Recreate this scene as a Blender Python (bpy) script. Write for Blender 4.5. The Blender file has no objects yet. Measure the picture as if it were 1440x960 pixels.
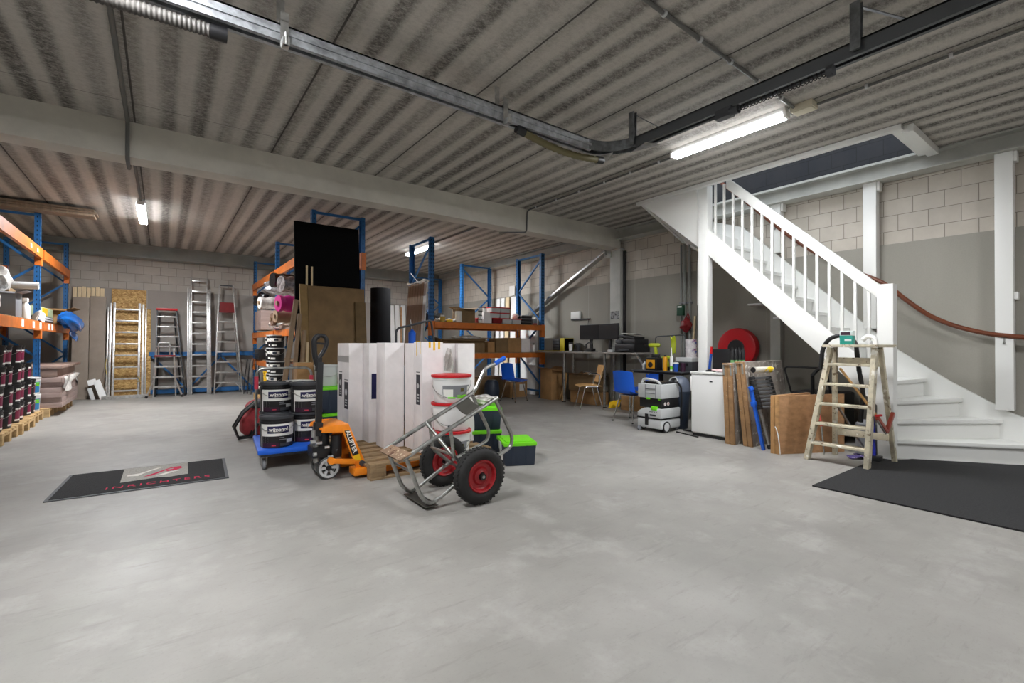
import bpy, bmesh, math, random
from mathutils import Vector, Matrix, Euler
random.seed(7)
scene = bpy.context.scene
C = scene.collection
PI = math.pi

# ------------------------------------------------------------------ camera
cam_d = bpy.data.cameras.new('camera')
cam = bpy.data.objects.new('camera', cam_d)
C.objects.link(cam)
scene.camera = cam
cam_d.sensor_width = 36.0
cam_d.lens = 36.0 * 662.07 / 1440.0
cam_d.clip_start = 0.05
cam_d.clip_end = 200
YAW, PITCH, ROLL = math.radians(36.6), math.radians(0.4144), math.radians(0.1451)
_f = Vector((math.sin(YAW)*math.cos(PITCH), math.cos(YAW)*math.cos(PITCH), math.sin(PITCH)))
_r = Vector((math.cos(YAW), -math.sin(YAW), 0))
_u = _r.cross(_f)
_r2 = _r*math.cos(ROLL) + _u*math.sin(ROLL)
_u2 = -_r*math.sin(ROLL) + _u*math.cos(ROLL)
cam.matrix_world = Matrix(((_r2.x, _u2.x, -_f.x, 0), (_r2.y, _u2.y, -_f.y, 0), (_r2.z, _u2.z, -_f.z, 1.22), (0, 0, 0, 1)))

# ------------------------------------------------------------------ world, exposure, lamps' strength
world = bpy.data.worlds.new('world')
scene.world = world
world.use_nodes = True
world.node_tree.nodes['Background'].inputs[0].default_value = (0.86, 0.92, 1.0, 1)
world.node_tree.nodes['Background'].inputs[1].default_value = 0.3
scene.view_settings.view_transform = 'Standard'
scene.view_settings.look = 'None'
scene.view_settings.gamma = 1.0
scene.view_settings.exposure = 2.97
scene.view_settings.use_curve_mapping = False
TUBE = 34.0          # emission of every fluorescent diffuser

# ------------------------------------------------------------------ materials
def lin(c):
    c = c/255.0
    return c/12.92 if c <= 0.04045 else ((c+0.055)/1.055)**2.4
def col(r, g, b): return (lin(r), lin(g), lin(b), 1)
MATS = {}
def mat(name, rgb, rough=0.5, metal=0.0, var=0.0, scale=8.0, bump=0.0, dark=None, spec=0.5, stretch=None):
    if name in MATS: return MATS[name]
    m = bpy.data.materials.new(name); m.use_nodes = True
    nt = m.node_tree; b = nt.nodes['Principled BSDF']
    b.inputs['Base Color'].default_value = col(*rgb)
    b.inputs['Roughness'].default_value = rough
    b.inputs['Metallic'].default_value = metal
    b.inputs['Specular IOR Level'].default_value = spec
    if var > 0 or bump > 0:
        tc = nt.nodes.new('ShaderNodeTexCoord')
        src = tc.outputs['Object']
        if stretch:
            mp = nt.nodes.new('ShaderNodeMapping'); mp.inputs['Scale'].default_value = stretch
            nt.links.new(src, mp.inputs['Vector']); src = mp.outputs['Vector']
        no = nt.nodes.new('ShaderNodeTexNoise'); no.inputs['Scale'].default_value = scale
        no.inputs['Detail'].default_value = 5; no.inputs['Roughness'].default_value = 0.6
        nt.links.new(src, no.inputs['Vector'])
        if var > 0:
            rp = nt.nodes.new('ShaderNodeValToRGB')
            d = dark or tuple(v*(1-var) for v in rgb)
            rp.color_ramp.elements[0].color = col(*d); rp.color_ramp.elements[0].position = 0.3
            rp.color_ramp.elements[1].color = col(*[min(255, v*(1+var*0.35)) for v in rgb]); rp.color_ramp.elements[1].position = 0.68
            nt.links.new(no.outputs['Fac'], rp.inputs['Fac'])
            nt.links.new(rp.outputs['Color'], b.inputs['Base Color'])
        if bump > 0:
            bp = nt.nodes.new('ShaderNodeBump'); bp.inputs['Strength'].default_value = bump; bp.inputs['Distance'].default_value = 0.01
            nt.links.new(no.outputs['Fac'], bp.inputs['Height']); nt.links.new(bp.outputs['Normal'], b.inputs['Normal'])
    MATS[name] = m
    return m
def emit(name, rgb, strength):
    m = bpy.data.materials.new(name); m.use_nodes = True
    b = m.node_tree.nodes['Principled BSDF']
    b.inputs['Base Color'].default_value = col(*rgb)
    b.inputs['Emission Color'].default_value = col(*rgb)
    b.inputs['Emission Strength'].default_value = strength
    return m
class NT:
    """small helper to wire node trees"""
    def __init__(s, m): s.t = m.node_tree; s.b = s.t.nodes['Principled BSDF']
    def n(s, kind, **kw):
        x = s.t.nodes.new(kind)
        for k, v in kw.items(): setattr(x, k, v)
        return x
    def l(s, a, b): s.t.links.new(a, b)
    def math(s, op, a, b=None, c=None):
        x = s.n('ShaderNodeMath', operation=op)
        for i, v in enumerate((a, b, c)):
            if v is None: continue
            if isinstance(v, (int, float)): x.inputs[i].default_value = v
            else: s.l(v, x.inputs[i])
        return x.outputs[0]
    def mix(s, f, a, b, mode='MIX'):
        x = s.n('ShaderNodeMix', data_type='RGBA', blend_type=mode)
        for i, v in ((0, f), (6, a), (7, b)):
            if isinstance(v, (int, float)): x.inputs[i].default_value = v
            elif isinstance(v, tuple): x.inputs[i].default_value = v
            else: s.l(v, x.inputs[i])
        return x.outputs[2]
    def noise(s, vec, scale, detail=5, rough=0.6):
        x = s.n('ShaderNodeTexNoise'); x.inputs['Scale'].default_value = scale; x.inputs['Detail'].default_value = detail; x.inputs['Roughness'].default_value = rough
        s.l(vec, x.inputs['Vector']); return x.outputs['Fac']
    def mapr(s, v, a, b, c=0.0, d=1.0):
        x = s.n('ShaderNodeMapRange'); s.l(v, x.inputs[0])
        for i, q in enumerate((a, b, c, d)): x.inputs[i+1].default_value = q
        return x.outputs[0]
    def scale(s, vec, sc, loc=(0, 0, 0), rot=(0, 0, 0)):
        x = s.n('ShaderNodeMapping'); x.inputs['Scale'].default_value = sc; x.inputs['Location'].default_value = loc; x.inputs['Rotation'].default_value = rot
        s.l(vec, x.inputs['Vector']); return x.outputs[0]
    def bump(s, h, st=0.3, dist=0.01):
        x = s.n('ShaderNodeBump'); x.inputs['Strength'].default_value = st; x.inputs['Distance'].default_value = dist
        s.l(h, x.inputs['Height']); s.l(x.outputs[0], s.b.inputs['Normal'])
def new(name, rough=0.6):
    m = bpy.data.materials.new(name); m.use_nodes = True
    w = NT(m); w.b.inputs['Roughness'].default_value = rough
    return m, w, w.n('ShaderNodeTexCoord').outputs['Object']

def concrete_floor():
    m, w, oc = new('concrete_floor', 0.5)
    big = w.noise(oc, 0.55, 6, 0.62); mid = w.noise(oc, 2.6, 7, 0.65); fine = w.noise(oc, 60, 3, 0.7)
    scr = w.noise(w.scale(oc, (1.2, 7, 1), rot=(0, 0, 0.5)), 2.2, 6, 0.7)
    a = w.mix(w.mapr(big, 0.3, 0.7), col(130, 127, 122), col(165, 162, 156))
    a = w.mix(w.math('MULTIPLY', w.mapr(mid, 0.52, 0.72), 0.6), a, col(178, 175, 170))
    a = w.mix(w.math('MULTIPLY', w.mapr(scr, 0.56, 0.76), 0.5), a, col(112, 108, 102))
    a = w.mix(w.math('MULTIPLY', w.mapr(fine, 0.55, 0.75), 0.25), a, col(120, 116, 110))
    w.l(a, w.b.inputs['Base Color'])
    w.l(w.mapr(mid, 0.3, 0.7, 0.46, 0.62), w.b.inputs['Roughness'])
    w.b.inputs['Specular IOR Level'].default_value = 0.4
    w.bump(fine, 0.05, 0.003)
    return m
def slab_ceiling():
    m, w, oc = new('concrete_slab_ceiling', 0.85)
    sx = w.n('ShaderNodeSeparateXYZ'); w.l(oc, sx.inputs[0]); X = sx.outputs[0]; Y = sx.outputs[1]
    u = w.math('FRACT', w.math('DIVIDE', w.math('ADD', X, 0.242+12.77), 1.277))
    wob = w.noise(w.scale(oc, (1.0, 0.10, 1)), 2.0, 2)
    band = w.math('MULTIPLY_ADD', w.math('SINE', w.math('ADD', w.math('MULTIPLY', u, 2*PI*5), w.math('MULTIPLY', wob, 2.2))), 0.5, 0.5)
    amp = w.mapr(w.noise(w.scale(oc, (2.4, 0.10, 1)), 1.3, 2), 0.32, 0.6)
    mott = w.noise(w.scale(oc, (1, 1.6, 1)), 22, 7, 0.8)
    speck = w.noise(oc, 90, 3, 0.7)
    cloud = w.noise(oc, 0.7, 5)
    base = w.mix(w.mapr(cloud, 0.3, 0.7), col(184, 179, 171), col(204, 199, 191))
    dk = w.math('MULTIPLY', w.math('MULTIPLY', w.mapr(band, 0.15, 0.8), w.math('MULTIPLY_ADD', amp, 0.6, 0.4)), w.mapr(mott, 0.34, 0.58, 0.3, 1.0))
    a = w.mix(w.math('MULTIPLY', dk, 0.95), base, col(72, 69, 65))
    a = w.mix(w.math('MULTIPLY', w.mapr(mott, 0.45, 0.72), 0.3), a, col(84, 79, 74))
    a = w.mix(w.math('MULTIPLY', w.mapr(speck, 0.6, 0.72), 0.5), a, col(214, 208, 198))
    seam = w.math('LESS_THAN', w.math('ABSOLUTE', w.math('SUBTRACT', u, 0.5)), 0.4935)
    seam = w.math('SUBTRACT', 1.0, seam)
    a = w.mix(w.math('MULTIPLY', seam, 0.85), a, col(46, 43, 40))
    tj = w.math('LESS_THAN', w.math('ABSOLUTE', w.math('SUBTRACT', Y, 5.76)), 0.007)
    a = w.mix(w.math('MULTIPLY', tj, 0.5), a, col(60, 57, 54))
    near = w.math('SUBTRACT', 1.0, w.mapr(w.math('ABSOLUTE', w.math('SUBTRACT', u, 0.04)), 0.0, 0.04))
    a = w.mix(w.math('MULTIPLY', near, 0.4), a, col(190, 184, 172))
    w.l(a, w.b.inputs['Base Color'])
    w.bump(w.math('ADD', mott, w.math('MULTIPLY', seam, -3.0)), 0.25, 0.01)
    return m
def block_wall(name, axis, c1, c2, mortar):
    m, w, oc = new(name, 0.85)
    sx = w.n('ShaderNodeSeparateXYZ'); w.l(oc, sx.inputs[0])
    cb = w.n('ShaderNodeCombineXYZ')
    w.l(sx.outputs[0 if axis == 'X' else 1], cb.inputs[0]); w.l(w.math('ADD', sx.outputs[2], 0.123), cb.inputs[1])
    bt = w.n('ShaderNodeTexBrick'); w.l(w.scale(cb.outputs[0], (1, 1, 1), (0.05, 0, 0)), bt.inputs['Vector'])
    bt.offset = 0.5; bt.squash = 1.0
    for k, v in (('Scale', 1.0), ('Mortar Size', 0.0038), ('Mortar Smooth', 0.3), ('Bias', 0.0), ('Brick Width', 0.294 if axis == 'Y' else 0.318), ('Row Height', 0.2)):
        bt.inputs[k].default_value = v
    bt.inputs['Color1'].default_value = c1; bt.inputs['Color2'].default_value = c2; bt.inputs['Mortar'].default_value = mortar
    n1 = w.noise(oc, 3.0, 5); n2 = w.noise(oc, 45, 4, 0.7)
    a = w.mix(w.math('MULTIPLY', w.mapr(n1, 0.35, 0.7), 0.22), bt.outputs['Color'], w.mix(0.5, mortar, (0.1, 0.09, 0.08, 1)))
    w.l(a, w.b.inputs['Base Color'])
    w.bump(w.math('ADD', w.math('MULTIPLY', bt.outputs['Fac'], -1.0), w.math('MULTIPLY', n2, 0.25)), 0.4, 0.008)
    return m
def panel_wall(name, axis, rgb):
    m, w, oc = new(name, 0.8)
    sx = w.n('ShaderNodeSeparateXYZ'); w.l(oc, sx.inputs[0])
    u = w.math('FRACT', w.math('DIVIDE', w.math('ADD', sx.outputs[0 if axis == 'X' else 1], 20.3), 1.25))
    n1 = w.noise(w.scale(oc, (1, 1, 0.25)), 1.4, 5); n2 = w.noise(oc, 70, 3, 0.7)
    a = w.mix(w.mapr(n1, 0.3, 0.7), col(*[v*0.93 for v in rgb]), col(*rgb))
    a = w.mix(w.math('MULTIPLY', w.mapr(n2, 0.4, 0.7), 0.14), a, col(*[v*0.75 for v in rgb]))
    a = w.mix(w.math('MULTIPLY', w.math('LESS_THAN', u, 0.006), 0.5), a, col(205, 200, 190))
    w.l(a, w.b.inputs['Base Color']); w.bump(n2, 0.1, 0.004)
    return m
def wood(name, c1, c2, scale=3.0, axis=2, rough=0.6, dirt=0.0):
    if name in MATS: return MATS[name]
    m, w, oc = new(name, rough)
    st = [9, 9, 9]; st[axis] = 0.7
    n1 = w.noise(w.scale(oc, tuple(st)), scale, 6, 0.6); n2 = w.noise(oc, 14, 4)
    a = w.mix(w.mapr(n1, 0.3, 0.7), col(*c1), col(*c2))
    if dirt > 0:
        a = w.mix(w.math('MULTIPLY', w.mapr(n2, 0.5, 0.7), dirt), a, col(*[v*0.5 for v in c1]))
    w.l(a, w.b.inputs['Base Color']); w.bump(n1, 0.15, 0.004)
    MATS[name] = m
    return m
def splat(name, base, spots, scale=22, thr=0.6, rough=0.6, spots2=None):
    if name in MATS: return MATS[name]
    m, w, oc = new(name, rough)
    n1 = w.noise(oc, scale, 4, 0.6); n2 = w.noise(oc, scale*0.37, 4, 0.6)
    a = w.mix(w.mapr(n2, 0.35, 0.65), col(*[v*0.82 for v in base]), col(*base))
    a = w.mix(w.mapr(n1, thr, thr+0.05), a, col(*spots))
    if spots2:
        n3 = w.noise(w.scale(oc, (1, 1, 1), (5, 3, 1)), scale*0.6, 3, 0.5)
        a = w.mix(w.mapr(n3, thr+0.02, thr+0.06), a, col(*spots2))
    w.l(a, w.b.inputs['Base Color'])
    MATS[name] = m
    return m
def osb_mat():
    m, w, oc = new('osb_chips', 0.7)
    v = w.n('ShaderNodeTexVoronoi'); v.inputs['Scale'].default_value = 26
    w.l(w.scale(oc, (1, 1, 1.6), rot=(0.3, 0.5, 0.7)), v.inputs['Vector'])
    g = w.n('ShaderNodeSeparateColor'); w.l(v.outputs['Color'], g.inputs[0])
    a = w.mix(g.outputs[0], col(160, 118, 62), col(222, 186, 122))
    a = w.mix(w.mapr(w.noise(oc, 60, 4), 0.5, 0.7, 0, 0.4), a, col(110, 76, 36))
    w.l(a, w.b.inputs['Base Color']); return m

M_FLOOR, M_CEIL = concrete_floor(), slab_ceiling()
M_BLK_R = block_wall('block_wall_long', 'Y', col(206, 198, 186), col(194, 186, 174), col(132, 123, 112))
M_BLK_B = block_wall('block_wall_end', 'X', col(190, 184, 175), col(180, 174, 165), col(120, 115, 109))
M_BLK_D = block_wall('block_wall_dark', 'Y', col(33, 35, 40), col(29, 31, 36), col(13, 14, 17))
M_PAN_R = panel_wall('wall_panel_long', 'Y', (160, 156, 146))
M_PAN_B = panel_wall('wall_panel_end', 'X', (162, 156, 149))
WHITE = mat('white_paint', (236, 236, 232), 0.35)
OFFWHITE = mat('off_white_steel', (182, 182, 175), 0.5, var=0.08, scale=3)
GREYSTEEL = mat('grey_painted_steel', (142, 145, 140), 0.5, var=0.08, scale=3)
BEAMSTEEL = mat('beam_steel', (208, 204, 193), 0.5, var=0.08, scale=2)
GALV = mat('galvanised', (184, 188, 192), 0.4, 0.45, var=0.25, scale=14)
GALVDARK = mat('galvanised_dark', (128, 131, 134), 0.4, 0.5, var=0.25, scale=14)
ALU = mat('aluminium', (206, 206, 204), 0.32, 0.85, var=0.15, scale=20)
STEELTUBE = mat('steel_tube', (176, 176, 172), 0.3, 0.9, var=0.22, scale=18)
CHROME = mat('chrome', (210, 208, 205), 0.15, 1.0)
BLUE = mat('rack_blue', (36, 102, 162), 0.45, var=0.15, scale=6)
BLUELT = mat('bright_blue_plastic', (28, 100, 218), 0.4)
ORANGE = mat('rack_orange', (208, 112, 38), 0.45, var=0.15, scale=5)
JACKOR = mat('jack_orange', (242, 138, 26), 0.35, var=0.06, scale=8)
BLACK = mat('black_plastic', (26, 26, 28), 0.4)
BLACKM = mat('black_matte', (17, 17, 18), 0.95, var=0.2, scale=40, spec=0.1)
RUBBER = mat('tyre_rubber', (34, 33, 32), 0.75, var=0.25, scale=25)
DARK = mat('dark_grey', (62, 64, 68), 0.5)
MIDGREY = mat('mid_grey', (128, 130, 134), 0.5)
LTGREY = mat('light_grey', (198, 200, 200), 0.45)
WPLASTIC = mat('white_plastic', (238, 238, 236), 0.35)
RED = mat('red_paint', (196, 26, 34), 0.4)
REDDK = mat('dark_red_paint', (128, 20, 26), 0.4, var=0.1)
WHEELRED = mat('wheel_red', (168, 34, 40), 0.35, var=0.2, scale=12)
GREEN = mat('lime_green', (120, 222, 30), 0.4)
NAVY = mat('navy_plastic', (40, 50, 66), 0.45)
YELLOW = mat('yellow_plastic', (244, 198, 24), 0.4)
MAROON = mat('maroon_label', (122, 26, 62), 0.5)
PURPLE = mat('aubergine_label', (54, 24, 46), 0.5)
LABELNAVY = mat('navy_label', (26, 26, 74), 0.45)
PAPER = mat('paper', (232, 230, 224), 0.7)
CARD = mat('cardboard', (172, 132, 86), 0.8, var=0.12, scale=5)
CARDDK = mat('brown_board', (132, 106, 72), 0.8, var=0.12, scale=4)
BOXWHITE = mat('white_carton', (240, 235, 234), 0.6, var=0.04, scale=6)
PALLET = wood('pallet_wood', (128, 104, 76), (166, 140, 104), 2.5, 0, 0.8, 0.35)
PALLETL = wood('pallet_wood_light', (176, 142, 94), (212, 180, 130), 2.5, 0, 0.8, 0.25)
LIGHTWOOD = wood('light_timber', (214, 190, 148), (236, 216, 178), 2, 2)
PLY = wood('plywood', (164, 122, 84), (196, 150, 108), 2, 0, 0.55, 0.2)
DOORWOOD = wood('door_edge_wood', (170, 126, 78), (196, 152, 100), 2.5, 2, 0.6, 0.4)
CHAIRWOOD = wood('beech_veneer', (196, 150, 92), (216, 172, 112), 2, 0, 0.45)
GREYBOARD = mat('grey_packed_board', (152, 138, 124), 0.6, var=0.12, scale=2)
PINKPLANK = mat('plank_pack', (172, 150, 142), 0.6, var=0.12, scale=3, stretch=(0.6, 6, 6))
BROWNPLANK = wood('brown_plank', (116, 100, 82), (150, 132, 112), 2.2, 2, 0.5)
TUBECARD = mat('cardboard_tube', (150, 126, 100), 0.7, var=0.12, scale=6)
HANDRAIL = wood('handrail_wood', (88, 42, 20), (114, 58, 30), 2, 1, 0.35)
OSB = osb_mat()
PAINTWOOD = splat('paint_spattered_wood', (222, 212, 186), (122, 104, 80), 20, 0.6, 0.6, (238, 234, 222))
PAINTBOARD = splat('paint_spattered_board', (168, 158, 148), (224, 220, 212), 16, 0.6, 0.6, (120, 112, 104))
DOORPAINT = splat('paint_spattered_edge', (172, 132, 90), (214, 204, 190), 26, 0.66, 0.6, (110, 84, 54))
BLACKTARP = mat('black_foil', (30, 30, 32), 0.22, var=0.3, scale=12, bump=0.5)
SILVER = mat('silver_foil', (186, 186, 190), 0.25, 0.3, var=0.5, scale=16, bump=0.8)
CLEARWRAP = mat('clear_wrap', (226, 222, 216), 0.2, var=0.2, scale=14, bump=0.6)
MAGENTA = mat('magenta_roll', (190, 30, 124), 0.5)
BLUEBAG = mat('blue_bag', (20, 104, 190), 0.25, var=0.15, scale=9, bump=0.5)
REDCLOTH = mat('red_bag_cloth', (172, 60, 66), 0.8, var=0.15, scale=14, bump=0.2)
CARPET = mat('dark_carpet', (40, 40, 41), 0.95, var=0.35, scale=90, bump=0.5)
MATGREY = mat('mat_grey_pile', (176, 172, 164), 0.95, var=0.15, scale=70)
MATPINK = mat('mat_crimson_pile', (206, 28, 76), 0.9)
MATWHITE = mat('mat_white_pile', (232, 228, 220), 0.9)

# ------------------------------------------------------------------ geometry helpers
class MB:
    def __init__(s, root=None):
        s.bm = bmesh.new(); s.mi = 0
        s.off = Vector(root['_o']) if root is not None and '_o' in root else Vector((0, 0, 0))
    def _tag(s, faces):
        for f in faces: f.material_index = s.mi
    def hexa(s, p):
        v = [s.bm.verts.new(Vector(q)) for q in p]
        fs = [s.bm.faces.new([v[i] for i in q]) for q in ((3, 2, 1, 0), (4, 5, 6, 7), (0, 1, 5, 4), (1, 2, 6, 5), (2, 3, 7, 6), (3, 0, 4, 7))]
        s._tag(fs); return s
    def box(s, a, b):
        x0, y0, z0 = (min(a[i], b[i]) for i in range(3)); x1, y1, z1 = (max(a[i], b[i]) for i in range(3))
        return s.hexa([(x0, y0, z0), (x1, y0, z0), (x1, y1, z0), (x0, y1, z0), (x0, y0, z1), (x1, y0, z1), (x1, y1, z1), (x0, y1, z1)])
    def cbox(s, c, size, rot=(0, 0, 0)):
        R = Euler(rot).to_matrix(); c = Vector(c); h = [q/2 for q in size]
        P = [(-1, -1, -1), (1, -1, -1), (1, 1, -1), (-1, 1, -1), (-1, -1, 1), (1, -1, 1), (1, 1, 1), (-1, 1, 1)]
        return s.hexa([c + R @ Vector((p[0]*h[0], p[1]*h[1], p[2]*h[2])) for p in P])
    def bar(s, a, b, w, h, up=(0, 0, 1)):
        a, b = Vector(a), Vector(b); d = (b-a).normalized(); up = Vector(up)
        if abs(d.dot(up)) > 0.99: up = Vector((1, 0, 0)) if abs(d.x) < 0.9 else Vector((0, 1, 0))
        sd = d.cross(up).normalized()*w/2; u = sd.cross(d).normalized()*h/2
        return s.hexa([a-sd-u, a+sd-u, b+sd-u, b-sd-u, a-sd+u, a+sd+u, b+sd+u, b-sd+u])
    def ring(s, c, ax, r, n, ph=0.0):
        ax = Vector(ax).normalized(); t = Vector((0, 0, 1)) if abs(ax.z) < 0.9 else Vector((1, 0, 0))
        e1 = ax.cross(t).normalized(); e2 = ax.cross(e1)
        return [s.bm.verts.new(Vector(c) + (e1*math.cos(2*PI*k/n+ph) + e2*math.sin(2*PI*k/n+ph))*r) for k in range(n)]
    def skin(s, rings, caps=True, closed=False):
        fs = []; n = len(rings[0])
        pairs = list(zip(rings[:-1], rings[1:]))
        if closed: pairs.append((rings[-1], rings[0]))
        for A, B in pairs:
            for k in range(n):
                fs.append(s.bm.faces.new((A[k], A[(k+1) % n], B[(k+1) % n], B[k])))
        if caps and not closed:
            fs.append(s.bm.faces.new(rings[0][::-1])); fs.append(s.bm.faces.new(rings[-1]))
        s._tag(fs); return s
    def cyl(s, a, b, r, r2=None, n=14):
        d = Vector(b)-Vector(a)
        return s.skin([s.ring(a, d, r, n), s.ring(b, d, r if r2 is None else r2, n)])
    def lathe(s, prof, c=(0, 0, 0), ax=(0, 0, 1), n=22, caps=True):
        ax = Vector(ax).normalized(); c = Vector(c)
        return s.skin([s.ring(c+ax*z, ax, max(r, 1e-4), n) for r, z in prof], caps)
    def tube(s, pts, r, n=8, closed=False):
        pts = [Vector(p) for p in pts]; m = len(pts); rings = []
        ax = None; e1 = None
        for i, p in enumerate(pts):
            if closed: d = (pts[(i+1) % m]-pts[i-1])
            elif i == 0: d = pts[1]-p
            elif i == m-1: d = p-pts[i-1]
            else: d = (pts[i+1]-p).normalized()+(p-pts[i-1]).normalized()
            d = d.normalized() if d.length > 1e-9 else Vector((0, 0, 1))
            if e1 is None:
                t = Vector((0, 0, 1)) if abs(d.z) < 0.9 else Vector((1, 0, 0)); e1 = d.cross(t).normalized()
            else:
                e1 = (e1 - d*e1.dot(d)).normalized()
            e2 = d.cross(e1)
            rr = r[i] if isinstance(r, (list, tuple)) else r
            k_ = 1.0
            if 0 < i < m-1 and not closed:
                ca = (pts[i+1]-p).normalized().dot((p-pts[i-1]).normalized()); k_ = 1.0/max(0.5, math.sqrt(max(0.05, (1+ca)/2)))
            rings.append([s.bm.verts.new(p+(e1*math.cos(2*PI*k/n)+e2*math.sin(2*PI*k/n))*rr) for k in range(n)])
        return s.skin(rings, True, closed)
    def torus(s, c, ax, R, r, n=32, k=10, sq=1.0):
        ax = Vector(ax).normalized(); t = Vector((0, 0, 1)) if abs(ax.z) < 0.9 else Vector((1, 0, 0))
        e1 = ax.cross(t).normalized(); e2 = ax.cross(e1); c = Vector(c); rings = []
        for i in range(n):
            a = 2*PI*i/n; d = e1*math.cos(a)+e2*math.sin(a)
            rings.append([s.bm.verts.new(c+d*(R+r*math.cos(2*PI*j/k))+ax*(r*sq*math.sin(2*PI*j/k))) for j in range(k)])
        return s.skin(rings, False, True)
    def prism(s, poly, plane, d0, d1):
        def P(u, v, d): return {'xy': (u, v, d), 'xz': (u, d, v), 'yz': (d, u, v)}[plane]
        A = [s.bm.verts.new(Vector(P(u, v, d0))) for u, v in poly]; B = [s.bm.verts.new(Vector(P(u, v, d1))) for u, v in poly]
        n = len(poly); fs = [s.bm.faces.new((A[i], A[(i+1) % n], B[(i+1) % n], B[i])) for i in range(n)]
        fs += [s.bm.faces.new(A[::-1]), s.bm.faces.new(B)]
        s._tag(fs); return s
    def slab(s, pts, t):
        """closed plate through 3-D points, thickness vector t"""
        t = Vector(t); A = [s.bm.verts.new(Vector(p)) for p in pts]; B = [s.bm.verts.new(Vector(p)+t) for p in pts]
        n = len(pts); fs = [s.bm.faces.new((A[i], A[(i+1) % n], B[(i+1) % n], B[i])) for i in range(n)]
        fs += [s.bm.faces.new(A[::-1]), s.bm.faces.new(B)]
        s._tag(fs); return s
    def blob(s, c, size, sub=3, noise=0.12, seed=0, flat=None):
        r = bmesh.ops.create_icosphere(s.bm, subdivisions=sub, radius=1.0); rnd = random.Random(seed)
        ph = [rnd.uniform(0, 6) for _ in range(9)]
        for v in r['verts']:
            p = v.co.copy()
            k = 1 + noise*(math.sin(5*p.x+ph[0])*math.sin(4*p.y+ph[1]) + 0.6*math.sin(9*p.z+ph[2]+3*p.x) + 0.4*math.sin(13*p.y+ph[3]+6*p.z))
            q = Vector((p.x*size[0]*k, p.y*size[1]*k, p.z*size[2]*k))
            if flat is not None and q.z < flat: q.z = flat
            v.co = Vector(c)+q
        s._tag({f for v in r['verts'] for f in v.link_faces}); return s
    def sheet(s, f, nu, nv, t=0.004):
        """folded sheet from f(u,v)->point with thickness"""
        A = [[s.bm.verts.new(Vector(f(i/nu, j/nv))) for j in range(nv+1)] for i in range(nu+1)]
        fs = [s.bm.faces.new((A[i][j], A[i+1][j], A[i+1][j+1], A[i][j+1])) for i in range(nu) for j in range(nv)]
        s._tag(fs)
        bmesh.ops.recalc_face_normals(s.bm, faces=fs)
        bmesh.ops.solidify(s.bm, geom=fs, thickness=t)
        return s
    def build(s, name, mats, parent=None, bevel=0.0, smooth=35):
        bm = s.bm
        bmesh.ops.recalc_face_normals(bm, faces=bm.faces[:])
        if bevel > 0:
            ed = [e for e in bm.edges if len(e.link_faces) == 2 and e.calc_face_angle(0) > 0.6]
            bmesh.ops.bevel(bm, geom=ed, offset=bevel, segments=2, profile=0.6, affect='EDGES', clamp_overlap=True)
        lim = math.radians(smooth)
        for f in bm.faces: f.smooth = True
        for e in bm.edges:
            if len(e.link_faces) == 2 and e.calc_face_angle(0) > lim: e.smooth = False
        if s.off.length > 0: bmesh.ops.translate(bm, vec=-s.off, verts=bm.verts[:])
        me = bpy.data.meshes.new(name); bm.to_mesh(me); bm.free()
        for m in (mats if isinstance(mats, (list, tuple)) else [mats]): me.materials.append(m)
        o = bpy.data.objects.new(name, me); C.objects.link(o)
        if parent is not None: o.parent = parent
        return o
def tag(o, label, cat, group=None, kind=None):
    o['label'] = label; o['category'] = cat
    if group: o['group'] = group
    if kind: o['kind'] = kind
    return o
def thing(name, label, cat, loc=(0, 0, 0), group=None, rz=0.0):
    """Empty at the base of a thing; builders given it work in world coordinates unless rz or local use is meant"""
    o = bpy.data.objects.new(name, None); C.objects.link(o); o.location = loc; o.rotation_euler = (0, 0, rz)
    o.empty_display_size = 0.1
    return tag(o, label, cat, group)
def W(name, label, cat, loc, group=None):
    o = thing(name, label, cat, loc, group); o['_o'] = list(loc); return o
def solo(mb, name, mats, label, cat, loc=None, group=None, bevel=0.0, smooth=35):
    """a thing that is one mesh; world-coordinate geometry, origin moved to loc"""
    if loc is not None: mb.off = Vector(loc)
    o = mb.build(name, mats, None, bevel, smooth)
    if loc is not None: o.location = loc
    return tag(o, label, cat, group)
def struct(mb, name, mats, bevel=0.0):
    o = mb.build(name, mats, None, bevel); o['kind'] = 'structure'; return o
def dup(root, loc, label=None, rz=None, group=None):
    r = root.copy(); C.objects.link(r); r.location = loc
    if rz is not None: r.rotation_euler = (0, 0, rz)
    if label: r['label'] = label
    if group: r['group'] = group
    def rec(a, b):
        for ch in list(a.children):
            c = ch.copy(); C.objects.link(c); c.parent = b; rec(ch, c)
    rec(root, r)
    return r
def fillet(pts, r, seg=5):
    pts = [Vector(p) for p in pts]; out = [pts[0]]
    for a, b, c in zip(pts[:-2], pts[1:-1], pts[2:]):
        d1 = (a-b); d2 = (c-b); k = min(r, d1.length*0.49, d2.length*0.49)
        p, q = b+d1.normalized()*k, b+d2.normalized()*k
        for i in range(seg+1):
            t = i/seg; out.append(p*(1-t)**2 + b*2*t*(1-t) + q*t*t)
    out.append(pts[-1]); return out
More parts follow.
